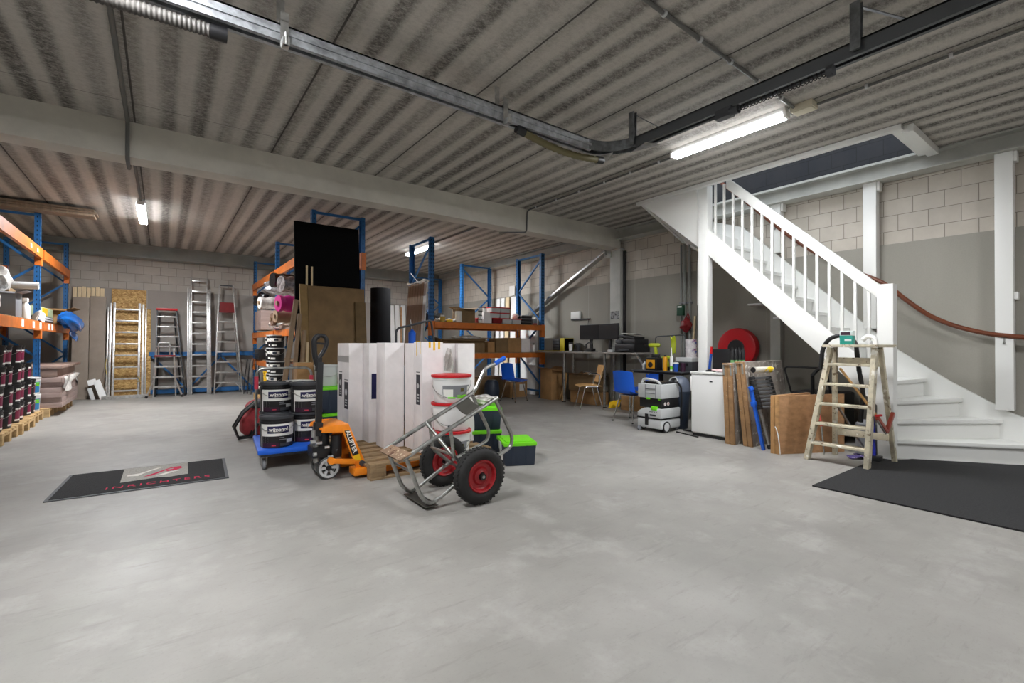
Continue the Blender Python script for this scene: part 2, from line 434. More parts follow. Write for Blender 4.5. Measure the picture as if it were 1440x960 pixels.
def lettering(text, size, depth, material, parent, M, name='lettering', bend=None, align='CENTER', bold=0.0, shear=0.0, spacing=1.0):
    """text as a mesh; M places it (x right, y up, z out); bend = radius of a cylinder it lies on"""
    cu = bpy.data.curves.new('txt', 'FONT'); cu.body = text; cu.size = size; cu.extrude = depth; cu.align_x = align; cu.align_y = 'CENTER'
    cu.offset = bold; cu.shear = shear; cu.space_character = spacing
    cu.resolution_u = 3
    tmp = bpy.data.objects.new('txt', cu); C.objects.link(tmp)
    dg = bpy.context.evaluated_depsgraph_get()
    me = bpy.data.meshes.new_from_object(tmp.evaluated_get(dg))
    bpy.data.objects.remove(tmp)
    for v in me.vertices:
        p = v.co.copy()
        if bend: a = p.x/bend; p = Vector((math.sin(a)*(bend+p.z), p.y, math.cos(a)*(bend+p.z)))
        v.co = M @ p
    me.materials.clear(); me.materials.append(material)
    o = bpy.data.objects.new(name, me); C.objects.link(o); o.parent = parent
    return o
def frame(origin, right, up):
    r = Vector(right).normalized(); u = Vector(up).normalized(); n = r.cross(u); o = Vector(origin)
    return Matrix(((r.x, u.x, n.x, o.x), (r.y, u.y, n.y, o.y), (r.z, u.z, n.z, o.z), (0, 0, 0, 1)))

# ------------------------------------------------------------------ the room
CZ = 3.52
struct(MB().box((-3.4, -4.4, -0.12), (7.7, 14.5, 0)), 'floor', M_FLOOR)
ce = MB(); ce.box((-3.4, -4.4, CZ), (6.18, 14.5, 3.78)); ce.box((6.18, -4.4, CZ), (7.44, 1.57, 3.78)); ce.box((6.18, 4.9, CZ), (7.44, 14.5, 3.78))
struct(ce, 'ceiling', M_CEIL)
w = MB(); w.box((7.45, -4.4, 0), (7.7, 14.5, CZ)); w.mi = 1; w.box((7.415, -4.4, 0), (7.45, 14.25, 2.51))
struct(w, 'wall_right', [M_BLK_R, M_PAN_R])
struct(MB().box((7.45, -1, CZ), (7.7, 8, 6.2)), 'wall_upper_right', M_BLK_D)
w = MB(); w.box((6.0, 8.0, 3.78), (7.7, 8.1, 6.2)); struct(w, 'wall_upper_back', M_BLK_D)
w = MB(); w.box((-3.4, 14.25, 0), (7.45, 14.5, CZ)); w.mi = 1; w.box((-3.4, 14.22, 0), (7.415, 14.25, 2.51))
struct(w, 'wall_back', [M_BLK_B, M_PAN_B])
w = MB(); w.box((-3.5, -4.4, 0), (-3.3, 14.5, CZ)); w.mi = 1; w.box((-3.3, -4.2, 0), (-3.27, 14.22, 2.51))
struct(w, 'wall_left', [M_BLK_R, M_PAN_R])
struct(MB().box((-3.4, -4.4, 0), (7.7, -4.2, CZ)), 'wall_front', M_PAN_B)
d = MB()
for i in range(6): d.box((0.2, -4.19, 0.02+i*0.5), (4.2, -4.14, 0.5+i*0.5))
struct(d, 'door_1', LTGREY, 0.006)
# structural steel
bm_ = MB(); bm_.box((-3.3, 6.26, 3.33), (7.33, 6.5, CZ)); bm_.box((-3.3, 6.245, 3.15), (7.33, 6.52, 3.33))
struct(bm_, 'trim_1', BEAMSTEEL)                                        # main ceiling beam
bb = MB(); bb.box((-3.27, 13.9, 3.25), (7.4, 14.25, 3.5)); bb.box((-3.27, 13.86, 3.225), (7.4, 14.25, 3.25)); bb.box((-3.27, 13.86, 3.5), (7.4, 14.25, CZ))
struct(bb, 'trim_2', GREYSTEEL)                                        # beam along the back wall
rb = MB(); rb.box((7.2, -4.2, 3.31), (7.44, 14.2, 3.325)); rb.box((7.2, -4.2, 3.50), (7.44, 1.57, CZ)); rb.box((7.2, 1.57, 3.50), (7.44, 4.9, 3.53)); rb.box((7.2, 4.9, 3.50), (7.44, 14.2, CZ)); rb.box((7.31, -4.2, 3.325), (7.33, 14.2, 3.5))
struct(rb, 'trim_3', OFFWHITE)                                         # beam along the long wall
hb = MB(); hb.box((6.12, 1.5, 3.47), (6.2, 4.9, 3.53)); hb.box((6.16, 1.5, 3.5), (6.2, 4.9, 3.8)); hb.box((6.2, 4.9, 3.5), (7.2, 4.93, 3.8))
struct(hb, 'trim_4', WHITE, 0.004)                                     # lining of the stair opening
hb = MB(); hb.box((6.2, 1.42, 3.44), (7.2, 1.52, 3.52)); hb.box((6.2, 1.52, 3.47), (7.2, 1.6, 3.53)); hb.box((6.2, 1.55, 3.5), (7.44, 1.6, 3.82))
struct(hb, 'trim_5', WHITE, 0.004)
# white posts on the long wall
for k, (y, lab) in enumerate(((0.91, 'white wall post nearest the camera, right of the stair foot, behind the brown handrail end'), (2.11, 'white wall post rising just behind the newel post and white balustrade'), (3.27, 'white wall post half hidden behind the upper balusters'), (4.47, 'white wall post left of the tall stair post, beneath the winder soffit'))):
    r = W('wall_post', lab, 'post', (7.33, y, 0), 'white posts on the long wall')
    m = MB(r)
    m.box((7.28, y-0.07, (0.53, 1.44, 2.60, 1.9)[k]), (7.412, y+0.07, (3.31, 3.31, 3.31, 2.66)[k])); m.build('post_shaft', WHITE, r, 0.004)
    if k > 1: MB(r).box((7.28, y-0.07, 0), (7.412, y+0.07, 2.05 if k == 2 else 1.9)).build('lower_shaft', OFFWHITE if k == 2 else GREYSTEEL, r, 0.004)
    if k < 3: MB(r).box((7.3, y-0.1, 3.2), (7.412, y-0.07, 3.31)).build('bracket', WHITE, r, 0.003)
    if k < 2: MB(r).box((7.3, y-0.1, 1.72), (7.412, y-0.07, 1.8)).build('bracket', WHITE, r, 0.003)

# ------------------------------------------------------------------ ceiling lamps
SIDELIGHT = emit('tube_light_side', (247, 249, 252), 0.6)
def lamp(x, y0, y1, lab, k=1.0, z=3.44):
    r = W('ceiling_light', lab, 'light', (x, (y0+y1)/2, CZ), 'fluorescent ceiling lights')
    m = MB(r); m.box((x-0.04, y0, z+0.03), (x+0.04, y1, CZ)); m.build('housing', WPLASTIC, r, 0.006)
    m = MB(r); m.prism([(x-0.055, z-0.012), (x-0.055, z-0.014), (x+0.055, z-0.014), (x+0.055, z-0.012)], 'xz', y0+0.02, y1-0.02); m.build('diffuser', emit('tube_light', (247, 249, 252), TUBE*k), r)
    m = MB(r); m.box((x-0.058, y0+0.02, z-0.0118), (x+0.058, y1-0.02, z+0.03)); m.build('diffuser_side', SIDELIGHT, r, 0.004)
    for a_, b_ in ((y0-0.012, y0+0.02), (y1-0.02, y1+0.012)): MB(r).box((x-0.05, a_, z-0.018), (x+0.05, b_, z+0.045)).build('end_cap', WPLASTIC, r, 0.004)
lamp(4.83, 2.06, 3.32, 'long lit fluorescent ceiling light in front of the stair opening')
lamp(-0.29, 9.5, 11.0, 'lit fluorescent ceiling light above the ladders, seen end-on left of the beam', 1.7)
lamp(4.87, 9.56, 10.94, 'lit fluorescent ceiling light behind the tall blue rack frame at centre', 1.5)
lamp(-0.29, 2.0, 3.3, 'fluorescent ceiling light out of frame above the camera side', 1.25)
lamp(-0.29, -2.8, -1.5, 'fluorescent ceiling light out of frame behind the camera', 0.6)
lamp(4.83, -2.3, -1.0, 'fluorescent ceiling light out of frame behind the stair foot', 0.9)

# ------------------------------------------------------------------ conduits
def conduit(name, pts, r_, lab, clips=(), group='ceiling conduits', material=None):
    r = W(name, lab, 'conduit', pts[0], group)
    MB(r).tube(fillet(pts, 0.06), r_, 8).build('pipe', material or mat('conduit_grey', (104, 104, 101), 0.5), r)
    for p, d in clips:
        MB(r).cyl(Vector(p)-Vector(d)*0.012, Vector(p)+Vector(d)*0.012, r_*1.7, None, 10).build('clip', LTGREY, r)
zc = 3.498
conduit('electrical_conduit', [(2.0, 1.95, zc), (4.86, 2.0, zc)], 0.014, 'grey conduit crossing the ceiling towards the junction box at the lamp', [((x, 1.95+0.05*(x-2)/2.86, zc), (1, 0, 0)) for x in (2.3, 2.75, 3.2, 3.65, 4.1, 4.55)])
conduit('electrical_conduit', [(4.95, -4.1, zc), (4.95, 6.235, zc), (4.93, 6.235, 3.12), (4.5, 6.235, 3.06), (4.49, 6.4, 3.08)], 0.013, 'thin conduit along the ceiling past the long lamp, dropping down the beam', [((4.95, y, zc), (0, 1, 0)) for y in (-0.2, 0.35, 0.9, 1.45, 3.6, 4.05, 4.5, 5.0, 5.5, 6.0)])
conduit('electrical_conduit', [(-0.30, 3.33, zc-0.004), (-0.30, 6.215, zc-0.004), (-0.30, 6.215, 3.12), (-0.30, 6.55, 3.10), (-0.30, 6.6, zc), (-0.29, 9.48, zc)], 0.018, 'grey conduit running along the ceiling to the lamp above the ladders', [], material=mat('conduit_grey', (104, 104, 101), 0.5))
conduit('electrical_conduit', [(4.87, 6.55, zc), (4.87, 9.55, zc)], 0.013, 'thin conduit behind the beam leading to the far lamp', [])
r = W('junction_box', 'cream junction box on the ceiling at the right end of the long lamp', 'box', (4.9, 1.95, CZ))
MB(r).box((4.83, 1.84, 3.46), (4.97, 2.03, CZ)).build('housing', mat('cream_plastic', (222, 214, 190), 0.5), r, 0.006)
MB(r).box((4.84, 1.85, 3.452), (4.96, 2.02, 3.46)).build('cover', mat('cream_plastic', (222, 214, 190), 0.5), r, 0.003)

# ------------------------------------------------------------------ overhead track with its hose and spring
r = W('overhead_track', 'galvanised overhead rail track bending round a corner below the ceiling', 'rail', (2.0, 3.37, 3.2))
prof = [(-0.05, 0.0), (-0.05, 0.10), (0.05, 0.10), (0.05, 0.0), (0.03, 0.0), (0.03, 0.012), (0.038, 0.012), (0.038, 0.088), (-0.038, 0.088), (-0.038, 0.012), (-0.03, 0.012), (-0.03, 0.0)]
m = MB(r)
m.box((-3.2, 3.32, 3.18), (3.45, 3.332, 3.29)); m.box((-3.2, 3.408, 3.18), (3.45, 3.42, 3.29)); m.box((-3.2, 3.32, 3.278), (3.45, 3.42, 3.29)); m.box((-3.2, 3.33, 3.18), (3.45, 3.35, 3.186)); m.box((-3.2, 3.39, 3.18), (3.45, 3.41, 3.186)); m.box((-3.2, 3.31, 3.225), (3.45, 3.322, 3.245))
m.build('straight_rail', GALV, r)
m = MB(r)
n_ = 10
for k in range(n_):
    a0, a1 = PI/2*k/n_, PI/2*(k+1)/n_
    for R0, R1, z0, z1 in ((0.32, 0.332, 3.19, 3.29), (0.408, 0.42, 3.19, 3.29), (0.32, 0.42, 3.278, 3.29)):
        cx, cy = 3.42, 3.0
        P = lambda R, a, z: (cx+R*math.sin(a), cy+R*math.cos(a), z)
        m.hexa([P(R0, a0, z0), P(R1, a0, z0), P(R1, a1, z0), P(R0, a1, z0), P(R0, a0, z1), P(R1, a0, z1), P(R1, a1, z1), P(R0, a1, z1)])
m.build('curved_rail', GALVDARK, r)
m = MB(r); m.box((3.74, -4.1, 3.18), (3.752, 3.0, 3.28)); m.box((3.828, -4.1, 3.18), (3.84, 3.0, 3.28)); m.box((3.74, -4.1, 3.268), (3.84, 3.0, 3.28)); m.box((3.75, -4.1, 3.18), (3.77, 3.0, 3.186)); m.box((3.81, -4.1, 3.18), (3.83, 3.0, 3.186))
m.build('straight_rail', mat('rail_grey', (92, 95, 98), 0.4, 0.4), r)
for x in (-1.6, 0.62, 2.38):
    m = MB(r); m.box((x-0.025, 3.30, 3.13), (x+0.025, 3.306, 3.36)); m.box((x-0.025, 3.434, 3.2), (x+0.025, 3.44, CZ)); m.box((x-0.025, 3.30, 3.30), (x+0.025, 3.44, 3.306)); m.box((x-0.02, 3.24, 3.12), (x+0.02, 3.306, 3.17)); m.cyl((x, 3.25, 3.12), (x, 3.25, 3.2), 0.012)
    m.build('hanger', ALU, r)
for y in (3.02, 1.15, -1.5):
    m = MB(r)
    for k in range(2): m.box((3.7+k*0.045, y-0.03, 3.2), (3.706+k*0.045, y+0.03, CZ))
    m.bar((3.72, y, 3.5), (3.72, y+0.0, 3.2), 0.05, 0.004); m.bar((3.75, y, CZ-0.01), (3.82, y-0.28, 3.28), 0.03, 0.006)
    m.build('bracket', GALVDARK, r)
m = MB(r); m.slab([(3.55, 3.45, 3.17), (3.78, 3.42, 3.17), (3.66, 3.22, 3.17)], (0, 0, 0.006)); m.slab([(3.8, 3.12, 3.17), (3.88, 2.8, 3.17), (3.72, 2.86, 3.17)], (0, 0, 0.006)); m.build('corner_plate', ALU, r)
def corrugated(name, lab, a, b, R, nring, sag, mats):
    r = W(name, lab, 'hose', a); m = MB(r); a, b = Vector(a), Vector(b); pts = []; rad = []
    for k in range(nring*2+1):
        t = k/(nring*2); p = a.lerp(b, t); p.z -= sag*math.sin(PI*t); pts.append(p); rad.append(R if k % 2 else R*0.84)
    m.tube(pts, rad, 12); m.build('hose_body', mats[0], r)
    for p, q in ((pts[0], pts[1]), (pts[-1], pts[-2])):
        d = (p-q).normalized(); MB(r).cyl(p-d*0.03, p+d*0.06, R*1.08, None, 14).build('cuff', mats[1], r)
corrugated('flexible_duct', 'grey corrugated flexible duct hanging under the track at upper left', (-1.4, 3.42, 3.13), (0.25, 3.40, 3.135), 0.042, 70, 0.01, (mat('duct_grey', (84, 81, 78), 0.6), BLACK))
corrugated('air_hose', 'olive ribbed hose sagging under the track before its corner', (2.6, 3.36, 3.15), (3.58, 3.345, 3.12), 0.035, 16, 0.045, (mat('hose_olive', (112, 104, 72), 0.6), BLACK))
r = W('coil_spring', 'black coil spring slung under the dark rail above the long lamp', 'spring', (3.74, 1.6, 3.12))
pts = []
for k in range(24*10+1):
    t = k/240; a = 2*PI*24*t; pts.append((3.72+0.022*math.cos(a), 1.97-0.66*t, 3.13+0.022*math.sin(a)))
MB(r).tube(pts, 0.004, 5).build('coil', BLACK, r)
m = MB(r); m.cyl((3.72, 2.2, 3.13), (3.72, 1.3, 3.13), 0.01); m.cyl((3.72, 1.32, 3.13), (3.72, 1.28, 3.13), 0.04); m.cyl((3.72, 2.02, 3.13), (3.72, 1.95, 3.13), 0.036); m.box((3.69, 2.0, 3.1), (3.76, 2.14, 3.17)); m.build('end_stop', DARK, r)

# ------------------------------------------------------------------ staircase
st = W('staircase', 'white painted staircase with winders rising through the ceiling opening', 'staircase', (6.8, 2.6, 0))
RISE = 0.208
def nosY(k): return 1.96+0.212*(k-5)
XO, XI = 6.30, 7.36
wallY = {1: 0.45, 2: 0.955, 3: 1.28, 4: 1.6, 5: 1.96}
piv = Vector((6.37, 1.69))
for k in range(1, 5):
    z = RISE*k
    A = (XI, wallY[k]); B = (XI, wallY[k+1]); ip = (6.36, 1.66) if k < 4 else (6.36, 1.72); iq = ip if k < 3 else (6.33, 1.90 if k == 4 else 1.76)
    dx, dy = A[0]-ip[0], A[1]-ip[1]; L = math.hypot(dx, dy); nx, ny = dy/L*0.035, -dx/L*0.035
    poly = [(ip[0]+nx, ip[1]+ny), (A[0]+nx, A[1]+ny), (XI, B[1]+0.02), (iq[0], iq[1]+0.02)]
    m = MB(st); m.prism(poly, 'xy', z-0.04, z); m.build('tread', WHITE, st, 0.006)
    m = MB(st); m.slab([(ip[0], ip[1], z-RISE), (A[0], A[1], z-RISE), (A[0], A[1], z-0.04), (ip[0], ip[1], z-0.04)], (-nx*0.6, -ny*0.6, 0)); m.build('riser', WHITE, st)
for k in range(5, 14):
    z = RISE*k; y = nosY(k)
    MB(st).box((XO+0.03, y-0.03, z-0.04), (XI, y+0.235, z)).build('tread', WHITE, st, 0.006)
    MB(st).box((XO+0.03, y, z-RISE), (XI, y+0.02, z-0.04)).build('riser', WHITE, st)
pv = (6.36, 3.87); fan = [(XI, 3.87), (XI, 4.28), (XI, 4.84), (6.85, 4.84), (6.33, 4.84)]
for i in range(4):
    k = 14+i; z = RISE*k
    MB(st).prism([pv, fan[i], fan[i+1]], 'xy', z-0.04, z).build('tread', WHITE, st)
    a, b = Vector((*pv, 0)), Vector((*fan[i], 0)); d = (b-a).normalized(); nrm = Vector((d.y, -d.x, 0))*0.02
    MB(st).slab([(a.x, a.y, z-RISE), (b.x, b.y, z-RISE), (b.x, b.y, z-0.04), (a.x, a.y, z-0.04)], -nrm).build('riser', WHITE, st)
top = lambda y: 2.791+0.985*(y-3.639)
bot = lambda y: 2.485+0.98*(y-3.707)
MB(st).prism([(1.74, bot(1.74)), (3.8, bot(3.8)), (3.8, top(3.8)), (1.74, top(1.74))], 'yz', XO-0.03, XO+0.03).build('outer_stringer', WHITE, st, 0.004)
inn = [(0.42, 0.0), (0.42, 0.30), (0.87, 0.5), (1.35, 0.80), (1.86, 1.18), (3.8, 1.18+0.985*1.94), (4.86, 3.5), (4.86, 3.03), (3.9, 2.35), (1.86, 0.72), (1.5, 0.4), (1.2, 0.0)]
MB(st).prism(inn, 'yz', XI-0.005, 7.412).build('wall_stringer', WHITE, st)
MB(st).prism([(6.18, 3.52), (6.18, 3.50), (7.36, 3.03), (7.412, 3.03), (7.412, 3.52)], 'xz', 4.84, 4.88).build('upper_stringer', WHITE, st, 0.003)
m = MB(st); m.slab([(6.33, 3.86, 2.62), (7.38, 4.85, 3.05), (6.2, 4.85, 3.505)], (0, 0, 0.02)); m.slab([(6.33, 3.86, 2.62), (7.38, 3.86, 2.4), (7.38, 4.85, 3.05)], (0, 0, 0.02)); m.slab([(6.2, 3.88, 3.5), (6.33, 3.87, 2.62), (6.2, 4.85, 3.505)], (0.02, 0, 0.02)); m.build('soffit', WHITE, st)
m = MB(st); m.box((6.235, 1.60, 0), (6.37, 1.745, 1.885)); m.build('newel_post', WHITE, st, 0.006)
m = MB(st); m.box((6.235, 3.73, 0), (6.375, 3.87, 3.52)); m.build('newel_post', WHITE, st, 0.006)
rt = lambda y: 1.887+0.965*(y-1.732)
MB(st).prism([(1.74, rt(1.74)-0.16), (3.47, rt(3.47)-0.16), (3.47, 3.515), (3.42, 3.515), (1.74, rt(1.74))], 'yz', XO-0.028, XO+0.028).build('hand_rail', WHITE, st, 0.008)
for i in range(15):
    y = 1.832+0.1291*i
    MB(st).box((XO-0.014, y-0.014, top(y)-0.03), (XO+0.014, y+0.014, min(rt(y)-0.13, 3.52))).build('baluster', WHITE, st, 0.003)
hr = W('wall_handrail', 'brown wooden handrail curving down the long wall beside the stairs', 'handrail', (7.3, 2, 2))
hp = [(7.28, 4.1, 3.86), (7.28, 3.62, 3.37), (7.28, 2.95, 2.69), (7.28, 2.4, 2.27), (7.28, 1.98, 2.02), (7.28, 1.75, 1.79), (7.28, 1.55, 1.60), (7.28, 1.38, 1.49), (7.28, 1.217, 1.415), (7.28, 1.0, 1.35), (7.28, 0.756, 1.313), (7.28, 0.5, 1.29), (7.28, 0.2, 1.28)]
sm = []
for i in range(len(hp)-1):
    p0, p1, p2, p3 = (Vector(hp[max(0, min(len(hp)-1, i+j))]) for j in (-1, 0, 1, 2))
    for q in range(4):
        t = q/4; sm.append(0.5*((2*p1)+(p2-p0)*t+(2*p0-5*p1+4*p2-p3)*t*t+(3*p1-p0-3*p2+p3)*t**3))
sm.append(Vector(hp[-1]))
MB(hr).tube(sm, 0.026, 12).build('rail', HANDRAIL, hr)
for y, z in ((3.27, 3.02), (2.11, 2.1), (0.91, 1.33)):
    m = MB(hr); m.tube([(7.28, y, z-0.01), (7.28, y, z-0.07), (7.255, y, z-0.075)], 0.008, 6); m.tube([(7.28, y, z-0.07), (7.262, y, z-0.08)], 0.012, 6); m.build('bracket', STEELTUBE, hr)
shelf = MB()
for y, z in ((3.52, 2.15), (3.2, 1.72)):
    pass
# mats on the floor
m = MB(); m.prism([(4.53, 1.73), (4.55, -0.9), (7.3, -0.9), (7.3, 0.40), (6.45, 1.5), (6.22, 1.58), (6.22, 1.73)], 'xy', 0, 0.012)
solo(m, 'floor_mat', CARPET, 'large black carpet mat on the floor at the foot of the white stairs', 'mat', (5.5, 0.6, 0))
r = W('entrance_mat', 'black rectangular mat with grey logo panel and crimson lettering on the floor', 'mat', (-0.1, 5.45, 0))
m = MB(r); m.prism([(-0.728, 5.046), (0.495, 4.989), (0.541, 5.85), (-0.679, 5.931)], 'xy', 0, 0.008); m.build('border', DARK, r)
m = MB(r); m.prism([(-0.70, 5.07), (0.47, 5.016), (0.514, 5.828), (-0.654, 5.905)], 'xy', 0.008, 0.012); m.build('pile', CARPET, r)
m = MB(r); m.prism([(-0.288, 5.33), (-0.02, 5.352), (0.055, 5.31), (0.2, 5.335), (0.215, 5.835), (-0.285, 5.87)], 'xy', 0.012, 0.0135); m.build('logo_panel', MATGREY, r)
m = MB(r); m.prism([(-0.13, 5.44), (0.02, 5.62), (0.08, 5.70), (0.155, 5.70), (0.165, 5.62), (0.115, 5.56), (0.04, 5.55), (0.04, 5.60), (0.09, 5.62), (0.10, 5.655), (0.07, 5.655), (-0.07, 5.44)], 'xy', 0.0135, 0.0145); m.build('logo_mark', MATPINK, r)
m = MB(r); m.prism([(-0.25, 5.54), (-0.17, 5.50), (-0.12, 5.60), (0.0, 5.74), (-0.03, 5.75), (-0.16, 5.60), (-0.25, 5.58)], 'xy', 0.0135, 0.0145); m.prism([(-0.04, 5.42), (0.02, 5.42), (0.1, 5.5), (0.15, 5.52), (0.13, 5.54), (0.06, 5.52)], 'xy', 0.0135, 0.0145); m.build('logo_mark', MATWHITE, r)
lettering('INRICHTERS', 0.105, 0.0006, MATPINK, r, frame((-0.01+0.1, 5.155-5.45, 0.0125), (1, -0.05, 0), (0.05, 1, 0)), spacing=1.35)

# ------------------------------------------------------------------ pallet racks
HOLE = mat('slot_dark', (14, 22, 34), 0.8)
def rack(label, frames, run, dep, levels, H=3.35, group='blue and orange pallet racks', top_tie=True, deck=True, zig=0, backbeam=True, skip_back=()):
    """frames: front upright positions; run/dep: unit run vector and depth vector; levels: (i, j, top z, height, has deck)"""
    run = Vector((*run, 0)); dep = Vector((*dep, 0)); du = dep.normalized()
    r = W('pallet_rack', label, 'rack', (*frames[0], 0), group)
    for i, f in enumerate(frames):
        F = Vector((*f, 0)); B = F+dep
        for P, sgn in ((F, 1), (B, -1)):
            if sgn < 0 and i in skip_back: continue
            m = MB(r); w_ = 0.05; d_ = 0.07*sgn
            m.hexa([P-run*w_+du*0, P+run*w_, P+run*w_+du*0.006*sgn, P-run*w_+du*0.006*sgn] + [q+Vector((0, 0, H)) for q in (P-run*w_, P+run*w_, P+run*w_+du*0.006*sgn, P-run*w_+du*0.006*sgn)])
            for s_ in (-1, 1):
                a = P+run*(w_*s_); b = P+run*((w_-0.006)*s_); c = b+du*d_; d2 = a+du*d_
                q = [a, b, c, d2] if s_ > 0 else [b, a, d2, c]
                m.hexa(q+[v+Vector((0, 0, H)) for v in q])
            m.hexa([P-run*0.07-du*0.03*sgn, P+run*0.07-du*0.03*sgn, P+run*0.07+du*0.1*sgn, P-run*0.07+du*0.1*sgn]+[v+Vector((0, 0, 0.01)) for v in (P-run*0.07-du*0.03*sgn, P+run*0.07-du*0.03*sgn, P+run*0.07+du*0.1*sgn, P-run*0.07+du*0.1*sgn)])
            m.mi = 1
            z = 0.12
            while z < H-0.05:
                for s_ in (-0.024, 0.024):
                    c = P+run*s_+Vector((0, 0, z))-du*0.001*sgn
                    m.hexa([c-run*0.007, c+run*0.007, c+run*0.007+du*0.001*sgn, c-run*0.007+du*0.001*sgn]+[v+Vector((0, 0, 0.034)) for v in (c-run*0.007, c+run*0.007, c+run*0.007+du*0.001*sgn, c-run*0.007+du*0.001*sgn)])
                for s_ in (-1, 1):
                    c = P+run*(0.0505*s_)+du*0.035*sgn+Vector((0, 0, z))
                    m.cbox(c+Vector((0, 0, 0.017)), (0.0025 if abs(run.x) > 0.5 else 0.012, 0.0025 if abs(run.y) > 0.5 else 0.012, 0.03))
                z += 0.075
            m.build('upright', [BLUE, HOLE], r)
        if i in skip_back: continue
        a, b = F+du*0.03, B-du*0.03
        zz = [0.25, 1.0, 1.75, 2.5, 3.25]
        for k in range(4):
            p, q = (a, b) if (k+zig) % 2 == 0 else (b, a)
            MB(r).bar(p+Vector((0, 0, zz[k])), q+Vector((0, 0, zz[k+1])), 0.03, 0.035).build('diagonal_brace', BLUE, r)
        for z in (0.15, H-0.03): MB(r).bar(a+Vector((0, 0, z)), b+Vector((0, 0, z)), 0.03, 0.04).build('cross_brace', BLUE, r)
    for (i, j, zt, h, dk_) in levels:
        F0, F1 = Vector((*frames[i], 0)), Vector((*frames[j], 0))
        for off, sg in ((Vector((0, 0, 0)), -1), (dep, 1)):
            if sg > 0 and not backbeam: continue
            a = F0+off+run*0.052+du*0.012*sg; b = F1+off-run*0.052+du*0.012*sg
            m = MB(r); m.bar(a+Vector((0, 0, zt-h/2)), b+Vector((0, 0, zt-h/2)), 0.05, h)
            for e, s_ in ((a, 1), (b, -1)):
                c = e-run*0.052*s_-du*0.012*sg-du*0.023*sg; v_ = 0.0018*s_; m.bar(c+Vector((0, 0, zt+0.02+v_)), c+Vector((0, 0, zt-0.27+v_)), 0.107+v_, 0.08+v_, up=du)
            m.build('beam', ORANGE, r)
        if dk_:
            m = MB(r); L = (F1-F0).length; n = max(2, int(L/0.19))
            for k in range(n):
                c = F0+run*(0.06+(L-0.12)*(k+0.5)/n); m.bar(c+du*0.0+Vector((0, 0, zt+0.008)), c+dep+Vector((0, 0, zt+0.008)), (L-0.12)/n-0.012, 0.016)
            m.build('deck', PALLET, r)
    return r
rackL = rack('blue and orange pallet rack along the left wall with buckets under its shelf', [(-1.61, 7.95), (-1.61, 10.79), (-1.61, 13.62)], (0, 1), (-0.95, 0), [(0, 1, 1.575, 0.14, 1), (1, 2, 1.575, 0.14, 1), (0, 1, 2.765, 0.16, 0), (1, 2, 2.765, 0.16, 0)], zig=1)
for y in (9.9, 10.35):
    m = MB(rackL); m.box((-1.572, y-0.09, 2.65), (-1.569, y, 2.71)); m.build('shelf_label', PAPER, rackL)
    m = MB(rackL); m.box((-1.572, y, 2.65), (-1.569, y+0.07, 2.71)); m.build('shelf_label', YELLOW, rackL)
for y in (9.3, 10.0, 10.5, 11.2, 11.5):
    MB(rackL).box((-1.572, y, 1.46), (-1.569, y+0.14, 1.56)).build('shelf_label', PAPER, rackL)
rackM = rack('blue and orange pallet rack in mid-room behind the black board, holding foil rolls', [(1.88, 7.88), (1.88, 10.78), (1.88, 13.68)], (0, 1), (0.85, 0), [(1, 2, 2.74, 0.15, 0), (0, 1, 2.74, 0.15, 0), (1, 2, 1.50, 0.12, 1), (0, 1, 1.50, 0.12, 1), (1, 2, 0.84, 0.12, 1)], zig=1)
rackR = rack('blue and orange pallet rack with red-lidded tubs on its shelf, beside the desk', [(4.27, 8.40), (7.10, 8.36)], (1, 0), (0.0, 0.98), [(0, 1, 1.67, 0.115, 1), (0, 1, 1.04, 0.105, 1)], zig=0)
rackB = rack('blue pallet rack standing empty at the rear corner of the long wall', [(6.30, 10.76), (6.30, 13.63)], (0, 1), (0.95, 0.0), [(0, 1, 1.3, 0.11, 1)], zig=0)

# a spare upright frame lying on its side behind the ladders
r = W('rack_frame', 'spare blue rack frame lying on its side against the back wall behind the ladders', 'rack frame', (0.8, 14.1, 0))
for z in (0.03, 0.93): MB(r).box((-0.25, 14.05, z), (1.95, 14.13, z+0.1)).build('upright', BLUE, r)
for x0, x1, f in ((-0.2, 0.5, 0), (0.5, 1.2, 1), (1.2, 1.9, 0)): MB(r).bar((x0, 14.09, 0.1 if f else 0.93), (x1, 14.09, 0.93 if f else 0.1), 0.03, 0.04).build('diagonal_brace', BLUE, r)

# ------------------------------------------------------------------ pallets and buckets
def pallet_parts(root, L, D, mats, nboard=5, z0=0.0, along='x'):
    """EUR type pallet: three runners of blocks along L, boards on top; local to root, corner at 0,0"""
    def bx(m, a, b):
        if along == 'y': a = (a[1], a[0], a[2]); b = (b[1], b[0], b[2])
        m.box(a, b)
    for k in range(3):
        y0 = k*(D-0.1)/2
        m = MB(); bx(m, (0, y0, z0), (L, y0+0.1, z0+0.022)); m.build('bottom_runner', mats[0], root, 0.003)
        for j in range(3):
            x0 = j*(L-0.145)/2; m = MB(); bx(m, (x0, y0, z0+0.022), (x0+0.145, y0+0.1, z0+0.1)); m.build('block', mats[0], root, 0.004)
    for j in range(3):
        x0 = j*(L-0.145)/2; m = MB(); bx(m, (x0, 0, z0+0.1), (x0+0.145, D, z0+0.122)); m.build('stringer_board', mats[0], root, 0.003)
    for k in range(nboard):
        y0 = k*(D-0.11)/(nboard-1); m = MB(); bx(m, (0, y0, z0+0.122), (L, y0+0.11, z0+0.144)); m.build('deck_board', mats[1], root, 0.003)
pal0 = thing('wooden_pallet', 'light pallet nearest the camera under the left rack, below black buckets', 'pallet', (-2.72, 8.10, 0), 'wooden pallets under the left rack')
pallet_parts(pal0, 1.2, 0.8, (PALLETL, PALLETL))
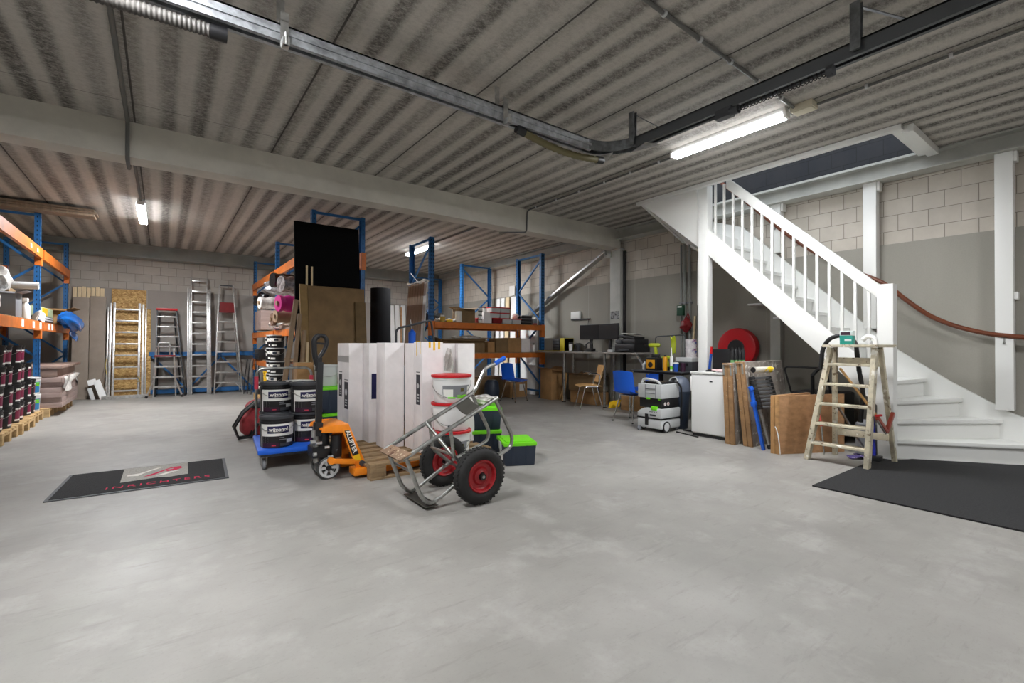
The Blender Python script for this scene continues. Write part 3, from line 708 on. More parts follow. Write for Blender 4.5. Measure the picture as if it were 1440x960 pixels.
for (x, y, lab) in ((-2.70, 8.99, 'second pallet along the left rack row, below maroon-labelled buckets'), (-2.74, 9.87, 'third pallet along the left rack row, just before the blue upright'), (-2.70, 10.86, 'fourth pallet along the left rack row, just past the blue upright'), (-2.62, 11.84, 'farthest pallet of the left rack row, under the packed planks')):
    dup(pal0, (x, y, 0), lab)
def bucket(name, label, cat, loc, R, H, body, lid, labels, group, handle=True, rz=0.0, taper=0.9, lidh=0.035):
    """labels: list of (material, z0, z1, angle from, angle to)"""
    r = thing(name, label, cat, loc, group, rz)
    Rb = R*taper
    m = MB(); m.lathe([(Rb*0.97, 0), (Rb, 0.006), (R*0.955, H*0.80), (R*0.99, H*0.80), (R*0.99, H*0.84), (R*0.965, H*0.84), (R*0.97, H*0.93), (R*0.90, H*0.93)], n=26); m.build('body', body, r)
    m = MB(); m.lathe([(R*0.9, H*0.93-0.004), (R*1.01, H*0.93-0.004), (R*1.025, H*0.95), (R*1.02, H), (R*0.95, H), (R*0.93, H-0.012), (0.001, H-0.010)], n=28); m.build('lid', lid, r)
    for q, (ml, z0, z1, a0, a1) in enumerate(labels):
        rr = lambda z: Rb+(R*0.955-Rb)*z/(H*0.8)+0.0012+0.0006*q
        m = MB(); n = 14
        def f(u, v): a = a0+(a1-a0)*u; z = z0+(z1-z0)*v; return (rr(z)*math.sin(a), -rr(z)*math.cos(a), z)
        m.sheet(f, n, 1, 0.0006); m.build('label', ml, r)
    if handle:
        pts = [(-R*1.0, 0, H*0.8)]+[(-R*1.03*math.cos(PI*k/12), -R*1.05*math.sin(PI*k/12)*0.95, H*0.8-0.09*math.sin(PI*k/12)) for k in range(1, 12)]+[(R*1.0, 0, H*0.8)]
        m = MB(); m.tube(pts, 0.0028, 5); m.build('handle', STEELTUBE, r)
    return r
bk0 = bucket('paint_bucket', 'x', 'bucket', (0, 0, -5), 0.135, 0.262, BLACK, BLACK, [(MAROON, 0.045, 0.185, 1.05, 1.7), (PAPER, 0.18, 0.2, 1.05, 1.7), (PAPER, 0.03, 0.052, 1.0, 1.7)], 'dark paint buckets under the left rack')
n = 0
word = ('bottom', 'second', 'third', 'fourth')
stacks = [(-1.665, 8.66, 4, 'front stack on the nearest left pallet'), (-1.68, 8.33, 4, 'stack cut by the left picture edge'), (-1.68, 9.2, 4, 'front stack on the second left pallet'), (-1.70, 9.52, 4, 'stack at the far corner of the second left pallet'), (-1.72, 10.02, 3, 'front stack on the third left pallet'), (-2.01, 9.25, 4, 'stack behind the front one on the second left pallet'), (-2.01, 8.75, 4, 'stack behind the front one on the nearest left pallet'), (-2.01, 9.95, 3, 'stack behind the front one on the third left pallet')]
for si, (x, y, cnt, where) in enumerate(stacks):
    for k in range(cnt):
        lab = 'dark bucket, %s from the floor, %s' % (word[k], where)
        loc = (x+random.uniform(-0.012, 0.012), y+random.uniform(-0.012, 0.012), 0.1445+0.2635*k)
        if n == 0: bk0.location = loc; bk0['label'] = lab; bk0.rotation_euler.z = 0.0
        else: dup(bk0, loc, lab, random.uniform(-0.25, 0.25))
        n += 1
wb0 = bucket('white_bucket', 'lower white bucket with blue label beside the left rack upright', 'bucket', (-1.71, 10.575, 0.1445), 0.15, 0.27, WPLASTIC, WPLASTIC, [(mat('teal_label', (40, 120, 170), 0.5), 0.03, 0.2, 0.3, 1.4), (GREEN, 0.13, 0.19, 0.8, 1.3)], 'white buckets under the left rack')
dup(wb0, (-1.71, 10.575, 0.416), 'upper white bucket with blue label beside the left rack upright')
for k, lab in ((0, 'lower dark tub beside the white buckets under the left rack'), (1, 'upper dark tub beside the white buckets under the left rack')):
    dup(bk0, (-1.71, 10.285, 0.1445+0.2635*k), lab, 0.3)

# stack of packed planks on the far left pallet
for k in range(6):
    for j in range(2):
        x0 = -2.35+j*0.5; z0 = 0.145+k*0.085
        lab = 'packed pinkish planks, %s layer, %s column, on the far left pallet' % (('lowest', 'second', 'third', 'fourth', 'fifth', 'sixth')[k], ('rear', 'front')[j])
        m = MB(); d = 0.03*random.uniform(-1, 1)
        m.box((x0, 10.95+d, z0), (x0+0.47+(0.02 if j else 0), 12.75+d, z0+0.082))
        solo(m, 'plank_pack', PINKPLANK, lab, 'planks', (x0, 11.9, z0), 'packed planks on the far left pallet', 0.002)
m = MB(); m.box((-2.45, 10.93, 0.80), (-1.36, 13.2, 0.845)); m.box((-2.4, 10.95, 0.66), (-1.42, 12.9, 0.80))
solo(m, 'packed_panel', mat('lid_board', (152, 128, 116), 0.6, var=0.15, scale=3), 'wide wrapped panel lying on top of the packed planks at left', 'panel', (-1.9, 12, 0.66), None, 0.005)
m = MB(); m.sheet(lambda u, v: (-1.335+0.02*math.sin(9*u+4*v)+0.02*math.sin(23*u), 10.9+1.75*u, 0.66-0.28*v*(0.6+0.4*math.sin(7*u))+0.02*math.sin(11*u+6*v)), 24, 6, 0.002)
solo(m, 'plastic_wrap', CLEARWRAP, 'torn clear plastic wrap hanging over the front of the packed planks', 'wrap', (-1.38, 11.8, 0.4))
# long boards on top of the left rack
for k in range(3):
    m = MB(); m.box((-3.2, 10.52+0.0*k, 3.356+0.04*k), (-0.93+0.03*(k % 2), 10.82, 3.392+0.04*k))
    solo(m, 'long_board', BROWNPLANK, '%s of the three long boards lying across the top of the left rack' % ('lowest', 'middle', 'topmost')[k], 'board', (-2, 10.67, 3.356+0.04*k), 'long boards on top of the left rack', 0.004)
# things on the left rack's shelf
SZ = 1.592
m = MB(); m.lathe([(0.05, 0), (0.055, 0.01), (0.055, 1.0), (0.045, 1.0), (0.045, 0.99)], (-2.55, 10.28, 2.10), (1, 0, 0.02), 18)
solo(m, 'grey_tube', LTGREY, 'light grey drainpipe lying across the boxes on the left rack', 'pipe', (-2.0, 10.28, 2.05))
def carton(name, lab, cat, a, b, material, group=None, flaps=0.0, tape=True):
    r = W(name, lab, cat, ((a[0]+b[0])/2, (a[1]+b[1])/2, a[2]), group)
    x0, y0, z0 = a; x1, y1, z1 = b
    MB(r).box(a, (x1, y1, z1)).build('box_body', material, r, 0.004)
    if flaps > 0:
        for q, s_ in (((x0, y0), (-1, 0)), ((x1, y0), (1, 0))):
            xx = x0 if s_[0] < 0 else x1
            m = MB(r); m.slab([(xx, y0, z1), (xx, y1, z1), (xx+s_[0]*flaps, y1, z1+flaps*0.35), (xx+s_[0]*flaps, y0, z1+flaps*0.25)], (0, 0, 0.005)); m.build('flap', material, r)
        m = MB(r); m.slab([(x0, y0, z1), (x1, y0, z1), (x1, y0-flaps, z1-flaps*0.3), (x0, y0-flaps, z1-flaps*0.2)], (0, 0, 0.005)); m.build('flap', material, r)
    elif tape:
        ym = (y0+y1)/2
        MB(r).box((x0+0.001, ym-0.025, z1), (x1-0.001, ym+0.025, z1+0.002)).build('tape', mat('packing_tape', (190, 166, 122), 0.3), r)
    return r
carton('grey_carton', 'grey open carton with white flap at the left end of the left shelf', 'box', (-2.0, 9.25, SZ), (-1.62, 9.62, 1.93), MIDGREY, None, 0.1)
carton('cardboard_box', 'brown carton standing beside the blue upright on the left shelf', 'box', (-2.25, 9.86, SZ), (-1.80, 10.26, 2.04), CARDDK)
carton('cardboard_box', 'upper brown carton behind the drainpipe on the left shelf', 'box', (-2.6, 9.35, SZ), (-2.1, 9.8, 2.3), CARDDK)
m = MB(); m.blob((-1.80, 8.9, SZ+0.19), (0.1, 0.12, 0.19), 3, 0.1, 3)
solo(m, 'white_sack', CLEARWRAP, 'crumpled white sack at the left picture edge on the left shelf', 'sack', (-1.7, 8.95, SZ))
m = MB(); m.blob((-1.82, 9.48, 2.11), (0.13, 0.16, 0.17), 3, 0.13, 5)
solo(m, 'white_bundle', CLEARWRAP, 'white cloth bundle lying on top of the cartons on the left shelf', 'bundle', (-1.82, 9.48, 1.94))
r = thing('spray_bottle', 'white plastic bottle with square cap left of the blue upright', 'bottle', (-1.72, 10.44, SZ))
m = MB(); m.lathe([(0.05, 0), (0.055, 0.01), (0.055, 0.2), (0.03, 0.26), (0.02, 0.28)], n=18); m.build('body', WPLASTIC, r)
m = MB(); m.box((-0.03, -0.05, 0.28), (0.03, 0.04, 0.34)); m.build('cap', WPLASTIC, r, 0.006)
m = MB(); m.sheet(lambda u, v: (-1.64+0.06*math.sin(3*v+6*u)+0.0*u, 10.6+0.42*u, SZ+0.02+0.14*math.sin(PI*min(1, v*1.2))*(0.7+0.3*math.sin(9*u))-0.16*max(0, v-0.75)), 16, 12, 0.006)
solo(m, 'white_gloves', WPLASTIC, 'crumpled white gloves draped over the beam in front of the left upright', 'gloves', (-1.64, 10.8, SZ), None)
r = W('slim_carton', 'long flat carton with yellow and green print just past the left upright', 'box', (-1.8, 11.6, SZ))
MB(r).box((-1.95, 10.95, SZ+0.10), (-1.66, 12.3, SZ+0.26)).build('box_body', mat('pale_green_carton', (186, 200, 160), 0.6), r, 0.004)
m = MB(r); m.box((-1.661, 11.3, SZ+0.12), (-1.657, 11.75, SZ+0.25)); m.build('label', YELLOW, r)
r = W('black_tray', 'black tray with white slats at the shelf edge under the slim carton', 'tray', (-1.72, 11.3, SZ))
MB(r).box((-1.9, 11.0, SZ), (-1.6, 11.9, SZ+0.095)).build('tray_body', BLACK, r, 0.004)
for z in (0.02, 0.06): MB(r).box((-1.603, 11.05, SZ+z), (-1.597, 11.85, SZ+z+0.02)).build('slat', LTGREY, r)
carton('cardboard_box', 'brown flat carton beside the blue plastic bag on the left shelf', 'box', (-2.0, 12.5, SZ), (-1.5, 13.3, SZ+0.3), CARD, None, 0.12)
r = W('plastic_bag', 'crumpled bright blue plastic bag hanging over the left shelf edge', 'bag', (-1.45, 12.3, SZ))
m = MB(r)
def fb(u, v):
    a = 2*PI*v; s_ = math.sin(PI*min(0.97, max(0.03, u)))**0.6
    return (-1.50+(0.13+0.02*math.sin(5*a+9*u))*s_*math.cos(a)+0.16*u, 11.75+1.25*u+0.05*math.sin(3*a), 1.70-0.05*u+(0.15+0.035*math.sin(7*a+11*u))*s_*math.sin(a)-0.12*u*u)
rings = []
for i in range(22):
    rings.append([m.bm.verts.new(Vector(fb(i/21, j/28))) for j in range(28)])
m.skin(rings); m.build('bag_body', BLUEBAG, r)
m = MB(r); m.sheet(lambda u, v: (-1.43+0.03*math.sin(7*v+3*u)+0.04*v, 12.1+0.6*u+0.35*v, 1.62-0.30*v-0.05*math.sin(9*u)), 12, 8, 0.004); m.build('bag_skirt', BLUEBAG, r)

# ------------------------------------------------------------------ boards leaning on the back wall
for k in range(7):
    x = -1.60+0.077*k
    m = MB(); m.box((x, 14.15, 0), (x+0.068, 14.19, 2.48+0.01*(k % 3)))
    solo(m, 'timber_batten', LIGHTWOOD, 'pale timber batten, number %s from the left, standing behind the grey boards' % ('one', 'two', 'three', 'four', 'five', 'six', 'seven')[k], 'batten', (x, 14.17, 0), 'pale battens in the back left corner', 0.003)
def leaner(name, mats, lab, cat, x0, x1, h, yb, yt, t, group=None, bevel=0.004):
    m = MB(); m.hexa([(x0, yb-t, 0), (x1, yb-t, 0), (x1, yb, 0), (x0, yb, 0), (x0, yt-t, h), (x1, yt-t, h), (x1, yt, h), (x0, yt, h)])
    return solo(m, name, mats, lab, cat, ((x0+x1)/2, yb, 0), group, bevel)
leaner('grey_board', GREYBOARD, 'left of the two tall wrapped grey boards leaning on the back wall', 'board', -1.59, -1.31, 2.25, 13.95, 14.12, 0.06, 'wrapped grey boards')
leaner('grey_board', GREYBOARD, 'right of the two tall wrapped grey boards leaning on the back wall', 'board', -1.30, -1.03, 2.29, 13.92, 14.12, 0.06, 'wrapped grey boards')
leaner('osb_sheet', OSB, 'large chipboard sheet leaning on the back wall behind the wide-footed ladder', 'board', -0.94, -0.31, 2.49, 14.08, 14.2, 0.018)
leaner('osb_sheet', OSB, 'narrow shorter chipboard strip right of the large chipboard sheet', 'board', -0.33, -0.22, 2.04, 14.02, 14.16, 0.018)
r = W('foam_bracket', 'small bent white packaging piece on the floor by the grey boards', 'packaging', (-1.12, 13.6, 0))
MB(r).bar((-1.02, 13.62, 0.0), (-1.16, 13.75, 0.42), 0.02, 0.12, (1, 0, 0.3)).build('long_leg', WPLASTIC, r, 0.003)
MB(r).bar((-1.16, 13.75, 0.40), (-1.30, 13.72, 0.36), 0.02, 0.12, (0, 0, 1)).build('top_flange', WPLASTIC, r, 0.003)
MB(r).bar((-1.20, 13.66, 0.0), (-1.27, 13.72, 0.25), 0.02, 0.07, (1, 0, 0.3)).build('short_leg', LTGREY, r, 0.003)

# ------------------------------------------------------------------ ladders along the back wall
def rail_ladder(r, xl, xr, y0, y1, h, nr, w, d, z0=0.25, sp=None, taper=0.0, rung='bar', mt=ALU, zs=0.0):
    P = lambda x, z: (x, y0+(y1-y0)*z/h, z)
    for x, s_ in ((xl, 1), (xr, -1)):
        MB(r).bar(P(x, zs), P(x+taper*s_, h), w, d, (0, 1, 0)).build('stile', mt, r, 0.003)
    sp = sp or (h-z0-0.15)/(nr-1)
    for k in range(nr):
        z = z0+sp*k; t = taper*z/h
        MB(r).bar(P(xl+t, z), P(xr-t, z), 0.045 if rung == 'bar' else 0.075, 0.036, (0, 0, 1)).build('rung', mt, r, 0.003)
r = W('ladder', 'aluminium extension ladder with wide foot bar in front of the chipboard', 'ladder', (-0.66, 13.7, 0))
rail_ladder(r, -0.88, -0.43, 13.66, 14.05, 2.16, 8, 0.042, 0.08, 0.17)
rail_ladder(r, -0.94, -0.36, 13.60, 13.99, 2.14, 0, 0.042, 0.08)
rail_ladder(r, -0.99, -0.31, 13.66, 14.05, 2.06, 0, 0.025, 0.06)
MB(r).box((-1.06, 13.56, 0), (-0.24, 13.64, 0.075)).build('foot_bar', ALU, r, 0.004)
MB(r).tube([(-0.98, 13.6, 0.9), (-1.0, 13.57, 0.75), (-0.97, 13.55, 0.55), (-0.99, 13.58, 0.62)], 0.008, 6).build('rope', mat('rope_tan', (176, 156, 96), 0.8), r)
MB(r).tube([(-0.44, 13.65, 0.48), (-0.40, 13.6, 0.4), (-0.45, 13.6, 0.36)], 0.012, 6).build('rope', mat('rope_tan', (176, 156, 96), 0.8), r)
r = W('step_ladder', 'black framed stepladder with red top at the back wall', 'stepladder', (0.1, 13.8, 0))
P = lambda x, z, y=13.62: (x, y+0.33*z/2.06, z)
for a, b in (((-0.13, 0), (-0.10, 2.03)), ((0.44, 0), (0.27, 2.03))): MB(r).bar(P(*a), P(*b), 0.03, 0.075, (0, 1, 0)).build('stile', BLACK, r, 0.003)
for k in range(8):
    z = 0.22+0.235*k; t = z/2.03; x0 = -0.13+0.03*t; x1 = 0.44-0.17*t
    MB(r).bar(P(x0, z), P(x1, z), 0.075, 0.03).build('tread', ALU, r, 0.003)
MB(r).box((-0.12, 13.86, 2.02), (0.29, 14.02, 2.07)).build('top_cap', RED, r, 0.008)
for a, b in (((-0.1, 0), (-0.05, 1.95)), ((0.38, 0), (0.22, 1.95))): MB(r).bar((a[0], 14.12, a[1]), (b[0], 14.03, b[1]), 0.03, 0.05, (0, 1, 0)).build('rear_leg', BLACK, r)
r = W('platform_ladder', 'small splayed aluminium platform ladder with red step in front of the black stepladder', 'stepladder', (0.05, 13.45, 0))
for s_, x in ((1, -0.16), (-1, 0.26)):
    m = MB(r); m.tube(fillet([(x-0.12*s_, 13.36, 0.02), (x+0.02*s_, 13.42, 0.42), (x+0.04*s_, 13.45, 0.95), (x+0.05*s_, 13.47, 1.12)], 0.08), 0.02, 8); m.build('stile', ALU, r)
    m = MB(r); m.cyl((x-0.13*s_, 13.355, 0), (x-0.115*s_, 13.365, 0.05), 0.028); m.build('rubber_foot', BLACK, r)
    m = MB(r); m.bar((x+0.0*s_, 13.54, 0), (x+0.04*s_, 13.48, 0.95), 0.025, 0.04, (0, 1, 0)); m.build('rear_leg', ALU, r)
for z, w_ in ((0.24, 0.19), (0.46, 0.22), (0.70, 0.2)): MB(r).box((0.05-w_, 13.36+z*0.07, z-0.02), (0.05+w_, 13.46+z*0.07, z+0.02)).build('tread', ALU, r, 0.003)
MB(r).box((-0.15, 13.38, 0.93), (0.25, 13.56, 0.965)).build('platform', REDDK, r, 0.005)
MB(r).tube(fillet([(-0.07, 13.5, 0.96), (-0.07, 13.52, 1.25), (0.14, 13.52, 1.25), (0.14, 13.5, 0.96)], 0.04), 0.016, 8).build('guard_rail', ALU, r)
r = W('ladder', 'tallest three-part aluminium extension ladder between the stepladders at the back wall', 'ladder', (0.72, 13.8, 0))
rail_ladder(r, 0.57, 0.90, 13.72, 14.12, 2.87, 11, 0.03, 0.07, 0.17, 0.262)
rail_ladder(r, 0.50, 0.955, 13.66, 14.02, 2.6, 0, 0.032, 0.07)
rail_ladder(r, 0.535, 0.925, 13.70, 14.07, 2.58, 0, 0.025, 0.07)
r = W('step_ladder', 'tapered aluminium stepladder with red platform and tall hoop at the back wall', 'stepladder', (1.33, 13.8, 0))
P = lambda x, z: (x, 13.62+0.36*z/2.75, z)
for a, b in (((1.03, 0), (1.155, 2.72)), ((1.63, 0), (1.445, 2.72))): MB(r).bar(P(*a), P(*b), 0.028, 0.06, (0, 1, 0)).build('stile', ALU, r, 0.003)
for k in range(7):
    z = 0.27+0.252*k; t = z/2.72
    MB(r).bar(P(1.03+0.125*t, z), P(1.63-0.185*t, z), 0.08, 0.03).build('tread', ALU, r, 0.003)
MB(r).hexa([P(1.13, 2.02), P(1.49, 2.02), P(1.47, 2.28), P(1.145, 2.28)]+[(q[0], q[1]+0.03, q[2]) for q in (P(1.13, 2.02), P(1.49, 2.02), P(1.47, 2.28), P(1.145, 2.28))]).build('platform', REDDK, r)
MB(r).bar(P(1.155, 2.71), P(1.445, 2.71), 0.03, 0.03).build('hoop', DARK, r)
for a, b in (((1.05, 0.0), (1.16, 2.05)), ((1.62, 0.0), (1.45, 2.05))): MB(r).bar((a[0], 14.02, a[1]), (b[0], 13.92, b[1]), 0.022, 0.04, (0, 1, 0)).build('rear_leg', ALU, r)
for a, b in ((1.04, 1.18), (1.62, 1.48)): MB(r).bar(P(a, 0.09), P(b, 0.25), 0.015, 0.02).build('corner_brace', ALU, r)

# ------------------------------------------------------------------ things leaning on and stored in the mid-room rack
m = MB(); m.hexa([(1.61, 7.525, 0), (2.60, 7.525, 0), (2.60, 7.575, 0), (1.61, 7.575, 0), (1.61, 7.77, 3.12), (2.60, 7.77, 3.12), (2.60, 7.82, 3.12), (1.61, 7.82, 3.12)])
solo(m, 'black_board', BLACKM, 'tall black board leaning against the blue mid-room rack behind the cardboard', 'board', (2.1, 7.5, 0), None, 0.004)
m = MB(); m.hexa([(1.78, 7.36, 0), (2.62, 7.36, 0), (2.62, 7.40, 0), (1.78, 7.40, 0), (1.77, 7.60, 2.12), (2.64, 7.60, 2.12), (2.64, 7.64, 2.12), (1.77, 7.64, 2.12)])
solo(m, 'cardboard_sheet', CARDDK, 'wide brown cardboard sheet standing in front of the black board', 'board', (2.2, 7.4, 0), None, 0.004)
m = MB(); m.hexa([(1.66, 7.28, 0), (1.77, 7.34, 0), (1.77, 7.39, 0), (1.66, 7.33, 0), (1.65, 7.58, 2.13), (1.765, 7.60, 2.13), (1.765, 7.64, 2.13), (1.65, 7.62, 2.13)])
solo(m, 'cardboard_sheet', mat('tan_board', (150, 122, 78), 0.8, var=0.1), 'narrow brown board edge standing left of the wide cardboard sheet', 'board', (1.7, 7.3, 0), None, 0.004)
m = MB(); m.hexa([(2.46, 7.30, 0), (2.63, 7.30, 0), (2.63, 7.33, 0), (2.46, 7.33, 0), (2.47, 7.54, 1.90), (2.64, 7.54, 1.90), (2.64, 7.57, 1.90), (2.47, 7.57, 1.90)])
solo(m, 'cardboard_sheet', mat('dark_tan_board', (112, 90, 58), 0.8, var=0.1), 'narrow darker board strip at the right edge of the cardboard sheet', 'board', (2.5, 7.3, 0), None, 0.004)
for x, z1, lab in ((1.775, 2.43, 'left of the two pale sticks rising behind the cardboard sheet'), (1.85, 2.42, 'right of the two pale sticks rising behind the cardboard sheet')):
    m = MB(); m.bar((x-0.05, 7.45, 0), (x, 7.685, z1), 0.025, 0.025)
    solo(m, 'wooden_stick', LIGHTWOOD, lab, 'stick', (x, 7.44, 0), 'pale sticks behind the cardboard')
for a, b, rr, lab in (((1.25, 6.98, 0), (1.545, 7.30, 1.86), 0.035, 'leftmost long brown cardboard tube leaning beside the cardboard sheet'), ((1.40, 7.02, 0), (1.60, 7.32, 1.66), 0.03, 'middle brown cardboard tube leaning beside the cardboard sheet'), ((1.50, 6.98, 0), (1.64, 7.22, 1.42), 0.032, 'shortest right brown cardboard tube leaning beside the cardboard sheet')):
    m = MB(); m.cyl(a, b, rr, None, 16)
    solo(m, 'cardboard_tube', TUBECARD, lab, 'tube', a, 'cardboard tubes leaning by the boards')
m = MB(); m.bar((1.63, 7.1, 0), (1.70, 7.27, 1.25), 0.03, 0.02)
solo(m, 'wooden_stick', LIGHTWOOD, 'short pale stick leaning in front of the brown board edge', 'stick', (1.63, 7.1, 0))
# rolls lying on the rack
def roll(name, lab, a, b, R, material, core=True, group=None):
    r = W(name, lab, 'roll', a, group); a, b = Vector(a), Vector(b); d = (b-a).normalized()
    rings = []; m = MB(r); n = 22
    for i in range(n+1):
        p = a.lerp(b, i/n); rings.append(m.ring(p, d, R*(1+0.07*math.sin(i*2.1)+0.04*math.sin(i*5.3)), 18, 0.2*math.sin(i)))
    m.skin(rings); m.build('roll_wrap', material, r)
    if core:
        m = MB(r); m.cyl(a-d*0.03, a+d*0.02, R*0.3, None, 14); m.build('core_tube', TUBECARD, r)
    return r
m = MB(); m.blob((2.02, 10.22, 2.35), (0.42, 0.42, 0.17), 4, 0.13, 77)
solo(m, 'foil_bundle', SILVER, 'crumpled silver foil bundle on top of the pile in the mid-room rack', 'foil', (2.02, 10.22, 2.2))
roll('foil_roll', 'black shiny foil roll lying across the pile top near the black board', (1.56, 9.25, 2.36), (2.6, 9.5, 2.38), 0.13, BLACKTARP, False)
roll('foil_roll', 'silver foil roll end right beside the black board', (1.56, 8.5, 2.22), (2.5, 8.8, 2.24), 0.13, SILVER, False)
roll('magenta_roll', 'bright magenta roll end in the mid-room rack beside the black board', (1.60, 8.95, 1.93), (2.6, 9.2, 1.95), 0.14, MAGENTA)
roll('wrapped_roll', 'white plastic wrapped roll with brown core in the mid-room rack', (1.55, 10.55, 2.05), (2.7, 10.75, 2.06), 0.12, CLEARWRAP)
roll('carpet_roll', 'lower brown roll under the magenta roll in the mid-room rack', (1.62, 9.3, 1.72), (2.7, 9.5, 1.73), 0.11, TUBECARD)
roll('carpet_roll', 'second brown roll behind the lower one in the mid-room rack', (1.68, 10.0, 1.70), (2.7, 10.1, 1.72), 0.12, mat('brown_roll', (112, 84, 66), 0.8, var=0.15))
m = MB(); m.box((1.84, 12.3, 1.56), (2.6, 13.2, 2.02))
solo(m, 'wrapped_carton', PINKPLANK, 'pale wrapped carton at the far end of the mid-room rack shelf', 'box', (2.2, 12.7, 1.56), None, 0.01)
m = MB(); m.blob((2.0, 13.1, 2.3), (0.2, 0.25, 0.2), 3, 0.12, 9)
solo(m, 'black_bag', BLACKTARP, 'black plastic bag on the carton at the far end of the mid-room rack', 'bag', (2.0, 13.1, 2.1))
m = MB(); m.blob((1.86, 10.2, 1.61), (0.16, 0.48, 0.075), 3, 0.2, 12)
solo(m, 'plastic_wrap', CLEARWRAP, 'crumpled clear plastic under the rolls in the mid-room rack', 'wrap', (1.9, 10.2, 1.5))
# canisters on the lower mid-room shelf and floor
pot = bucket('paint_pot', 'x', 'pot', (0, 0, -5), 0.135, 0.25, BLACK, LTGREY, [(PAPER, 0.125, 0.185, -1.3, 0.5), (NAVY, 0.135, 0.175, -0.5, 0.1), (PAPER, 0.03, 0.065, -0.9, -0.1)], 'paint pots in the mid-room rack')
first = True
w4 = ('lowest', 'second', 'third', 'fourth', 'fifth')
for si, (x, y, z0, cnt, where) in enumerate(((1.78, 10.35, 0.145, 5, 'tall pot column by the brown tubes'), (1.78, 10.02, 0.145, 5, 'pot column hidden close beside the brown tubes'), (1.76, 11.42, 0.145, 1, 'pallet behind the yellow buckets'), (1.86, 11.0, 0.855, 2, 'mid-room rack shelf left of the pot columns'))):
    for k in range(cnt):
        lab = 'dark paint pot, %s in the %s' % (w4[k], where) if cnt > 1 else 'single dark paint pot on the %s' % where
        loc = (x, y, z0+0.252*k)
        if first: pot.location = loc; pot['label'] = lab; pot.rotation_euler.z = -0.3; first = False
        else: dup(pot, loc, lab, random.uniform(-0.7, 0.4))
palM = thing('wooden_pallet', 'small pallet on the floor under the yellow buckets in the mid-room rack', 'pallet', (1.60, 10.88, 0), 'small pallets under the mid-room rack')
pallet_parts(palM, 0.8, 0.72, (PALLETL, PALLETL), 4)
dup(palM, (1.60, 9.88, 0), 'small pallet on the floor under the dark pot columns in the mid-room rack')
yb = bucket('yellow_bucket', 'lower yellow bucket on the pallet under the mid-room rack', 'bucket', (1.84, 11.05, 0.145), 0.14, 0.25, YELLOW, YELLOW, [], 'yellow buckets under the mid-room rack')
dup(yb, (1.84, 11.05, 0.397), 'upper yellow bucket stacked under the mid-room rack')
r = W('black_tool_case', 'black tool case at the far end of the mid-room lower shelf', 'case', (1.9, 12.6, 0.86))
MB(r).box((1.8, 12.3, 0.856), (2.2, 12.95, 1.10)).build('case_body', BLACK, r, 0.01)
MB(r).tube(fillet([(1.8, 12.5, 1.0), (1.74, 12.5, 1.0), (1.74, 12.75, 1.0), (1.8, 12.75, 1.0)], 0.02), 0.01, 6).build('handle', DARK, r)
m = MB()
for k in range(5):
    m.tube([(1.70+0.05*k, 13.3-0.1*k, 0.85), (1.66+0.05*k, 13.25-0.13*k, 0.6), (1.62+0.07*k, 13.2-0.1*k, 0.3), (1.6+0.06*k, 13.1-0.12*k, 0.012)], 0.012, 6)
solo(m, 'cable_coil', BLACK, 'tangle of black cable hanging at the far end of the mid-room rack', 'cable', (1.55, 13.2, 0))

# ------------------------------------------------------------------ red bag, blue trolley with its buckets
r = W('red_tool_bag', 'slumped red cloth bag with black straps on the floor behind the blue trolley', 'bag', (0.98, 7.1, 0))
m = MB(r); m.blob((1.02, 7.15, 0.24), (0.24, 0.3, 0.25), 4, 0.06, 21); 
for v in m.bm.verts:
    if v.co.z < 0.0: v.co.z = 0.0
    k_ = 1.12-0.95*max(0, v.co.z); v.co.x = 1.04+(v.co.x-1.02)*k_; v.co.y = 7.15+(v.co.y-7.15)*k_
m.build('bag_body', REDCLOTH, r)
m = MB(r); m.blob((1.06, 7.08, 0.40), (0.12, 0.15, 0.09), 3, 0.06, 4); m.build('bag_top', DARK, r)
for k, (y, zz) in enumerate(((6.92, 0.30), (7.05, 0.26))):
    m = MB(r); m.tube([(0.98, y, 0.46), (0.84, y-0.02, 0.34), (0.74, y-0.03, 0.16), (0.79, y-0.05, 0.02), (0.92, y-0.08, 0.03), (1.0, y-0.1, 0.2)], 0.016, 6); m.build('strap', BLACK, r)
tr = thing('platform_trolley', 'blue platform trolley with folding tube handle carrying paint buckets', 'trolley', (1.09, 5.47, 0), None, -0.09)
hw, hd = 0.315, 0.45
m = MB(); m.box((-hw, -hd, 0.155), (hw, hd, 0.205)); m.build('platform', BLUELT, tr, 0.014)
m = MB(); m.box((-hw+0.03, -hd+0.03, 0.13), (hw-0.03, hd-0.03, 0.156)); m.build('underframe', DARK, tr)
for x in (-1, 1):
    for y in (-1, 1):
        cx, cy = x*(hw-0.06), y*(hd-0.07)
        m = MB(); m.box((cx-0.035, cy-0.035, 0.125), (cx+0.035, cy+0.035, 0.133)); m.bar((cx-0.022, cy, 0.13), (cx-0.022, cy+0.02, 0.05), 0.004, 0.04, (0, 1, 0)); m.bar((cx+0.022, cy, 0.13), (cx+0.022, cy+0.02, 0.05), 0.004, 0.04, (0, 1, 0)); f_ = m.build('caster', STEELTUBE, tr)
        m = MB(); m.lathe([(0.02, -0.014), (0.046, -0.014), (0.05, -0.008), (0.05, 0.008), (0.046, 0.014), (0.02, 0.014)], (cx, cy+0.02, 0.05), (1, 0, 0), 20); m.build('wheel', MIDGREY, f_)
m = MB(); m.tube(fillet([(-hw+0.03, hd-0.03, 0.2), (-hw+0.03, hd-0.03, 0.95), (hw-0.03, hd-0.03, 0.95), (hw-0.03, hd-0.03, 0.2)], 0.09, 8), 0.0145, 10); m.build('push_handle', STEELTUBE, tr)
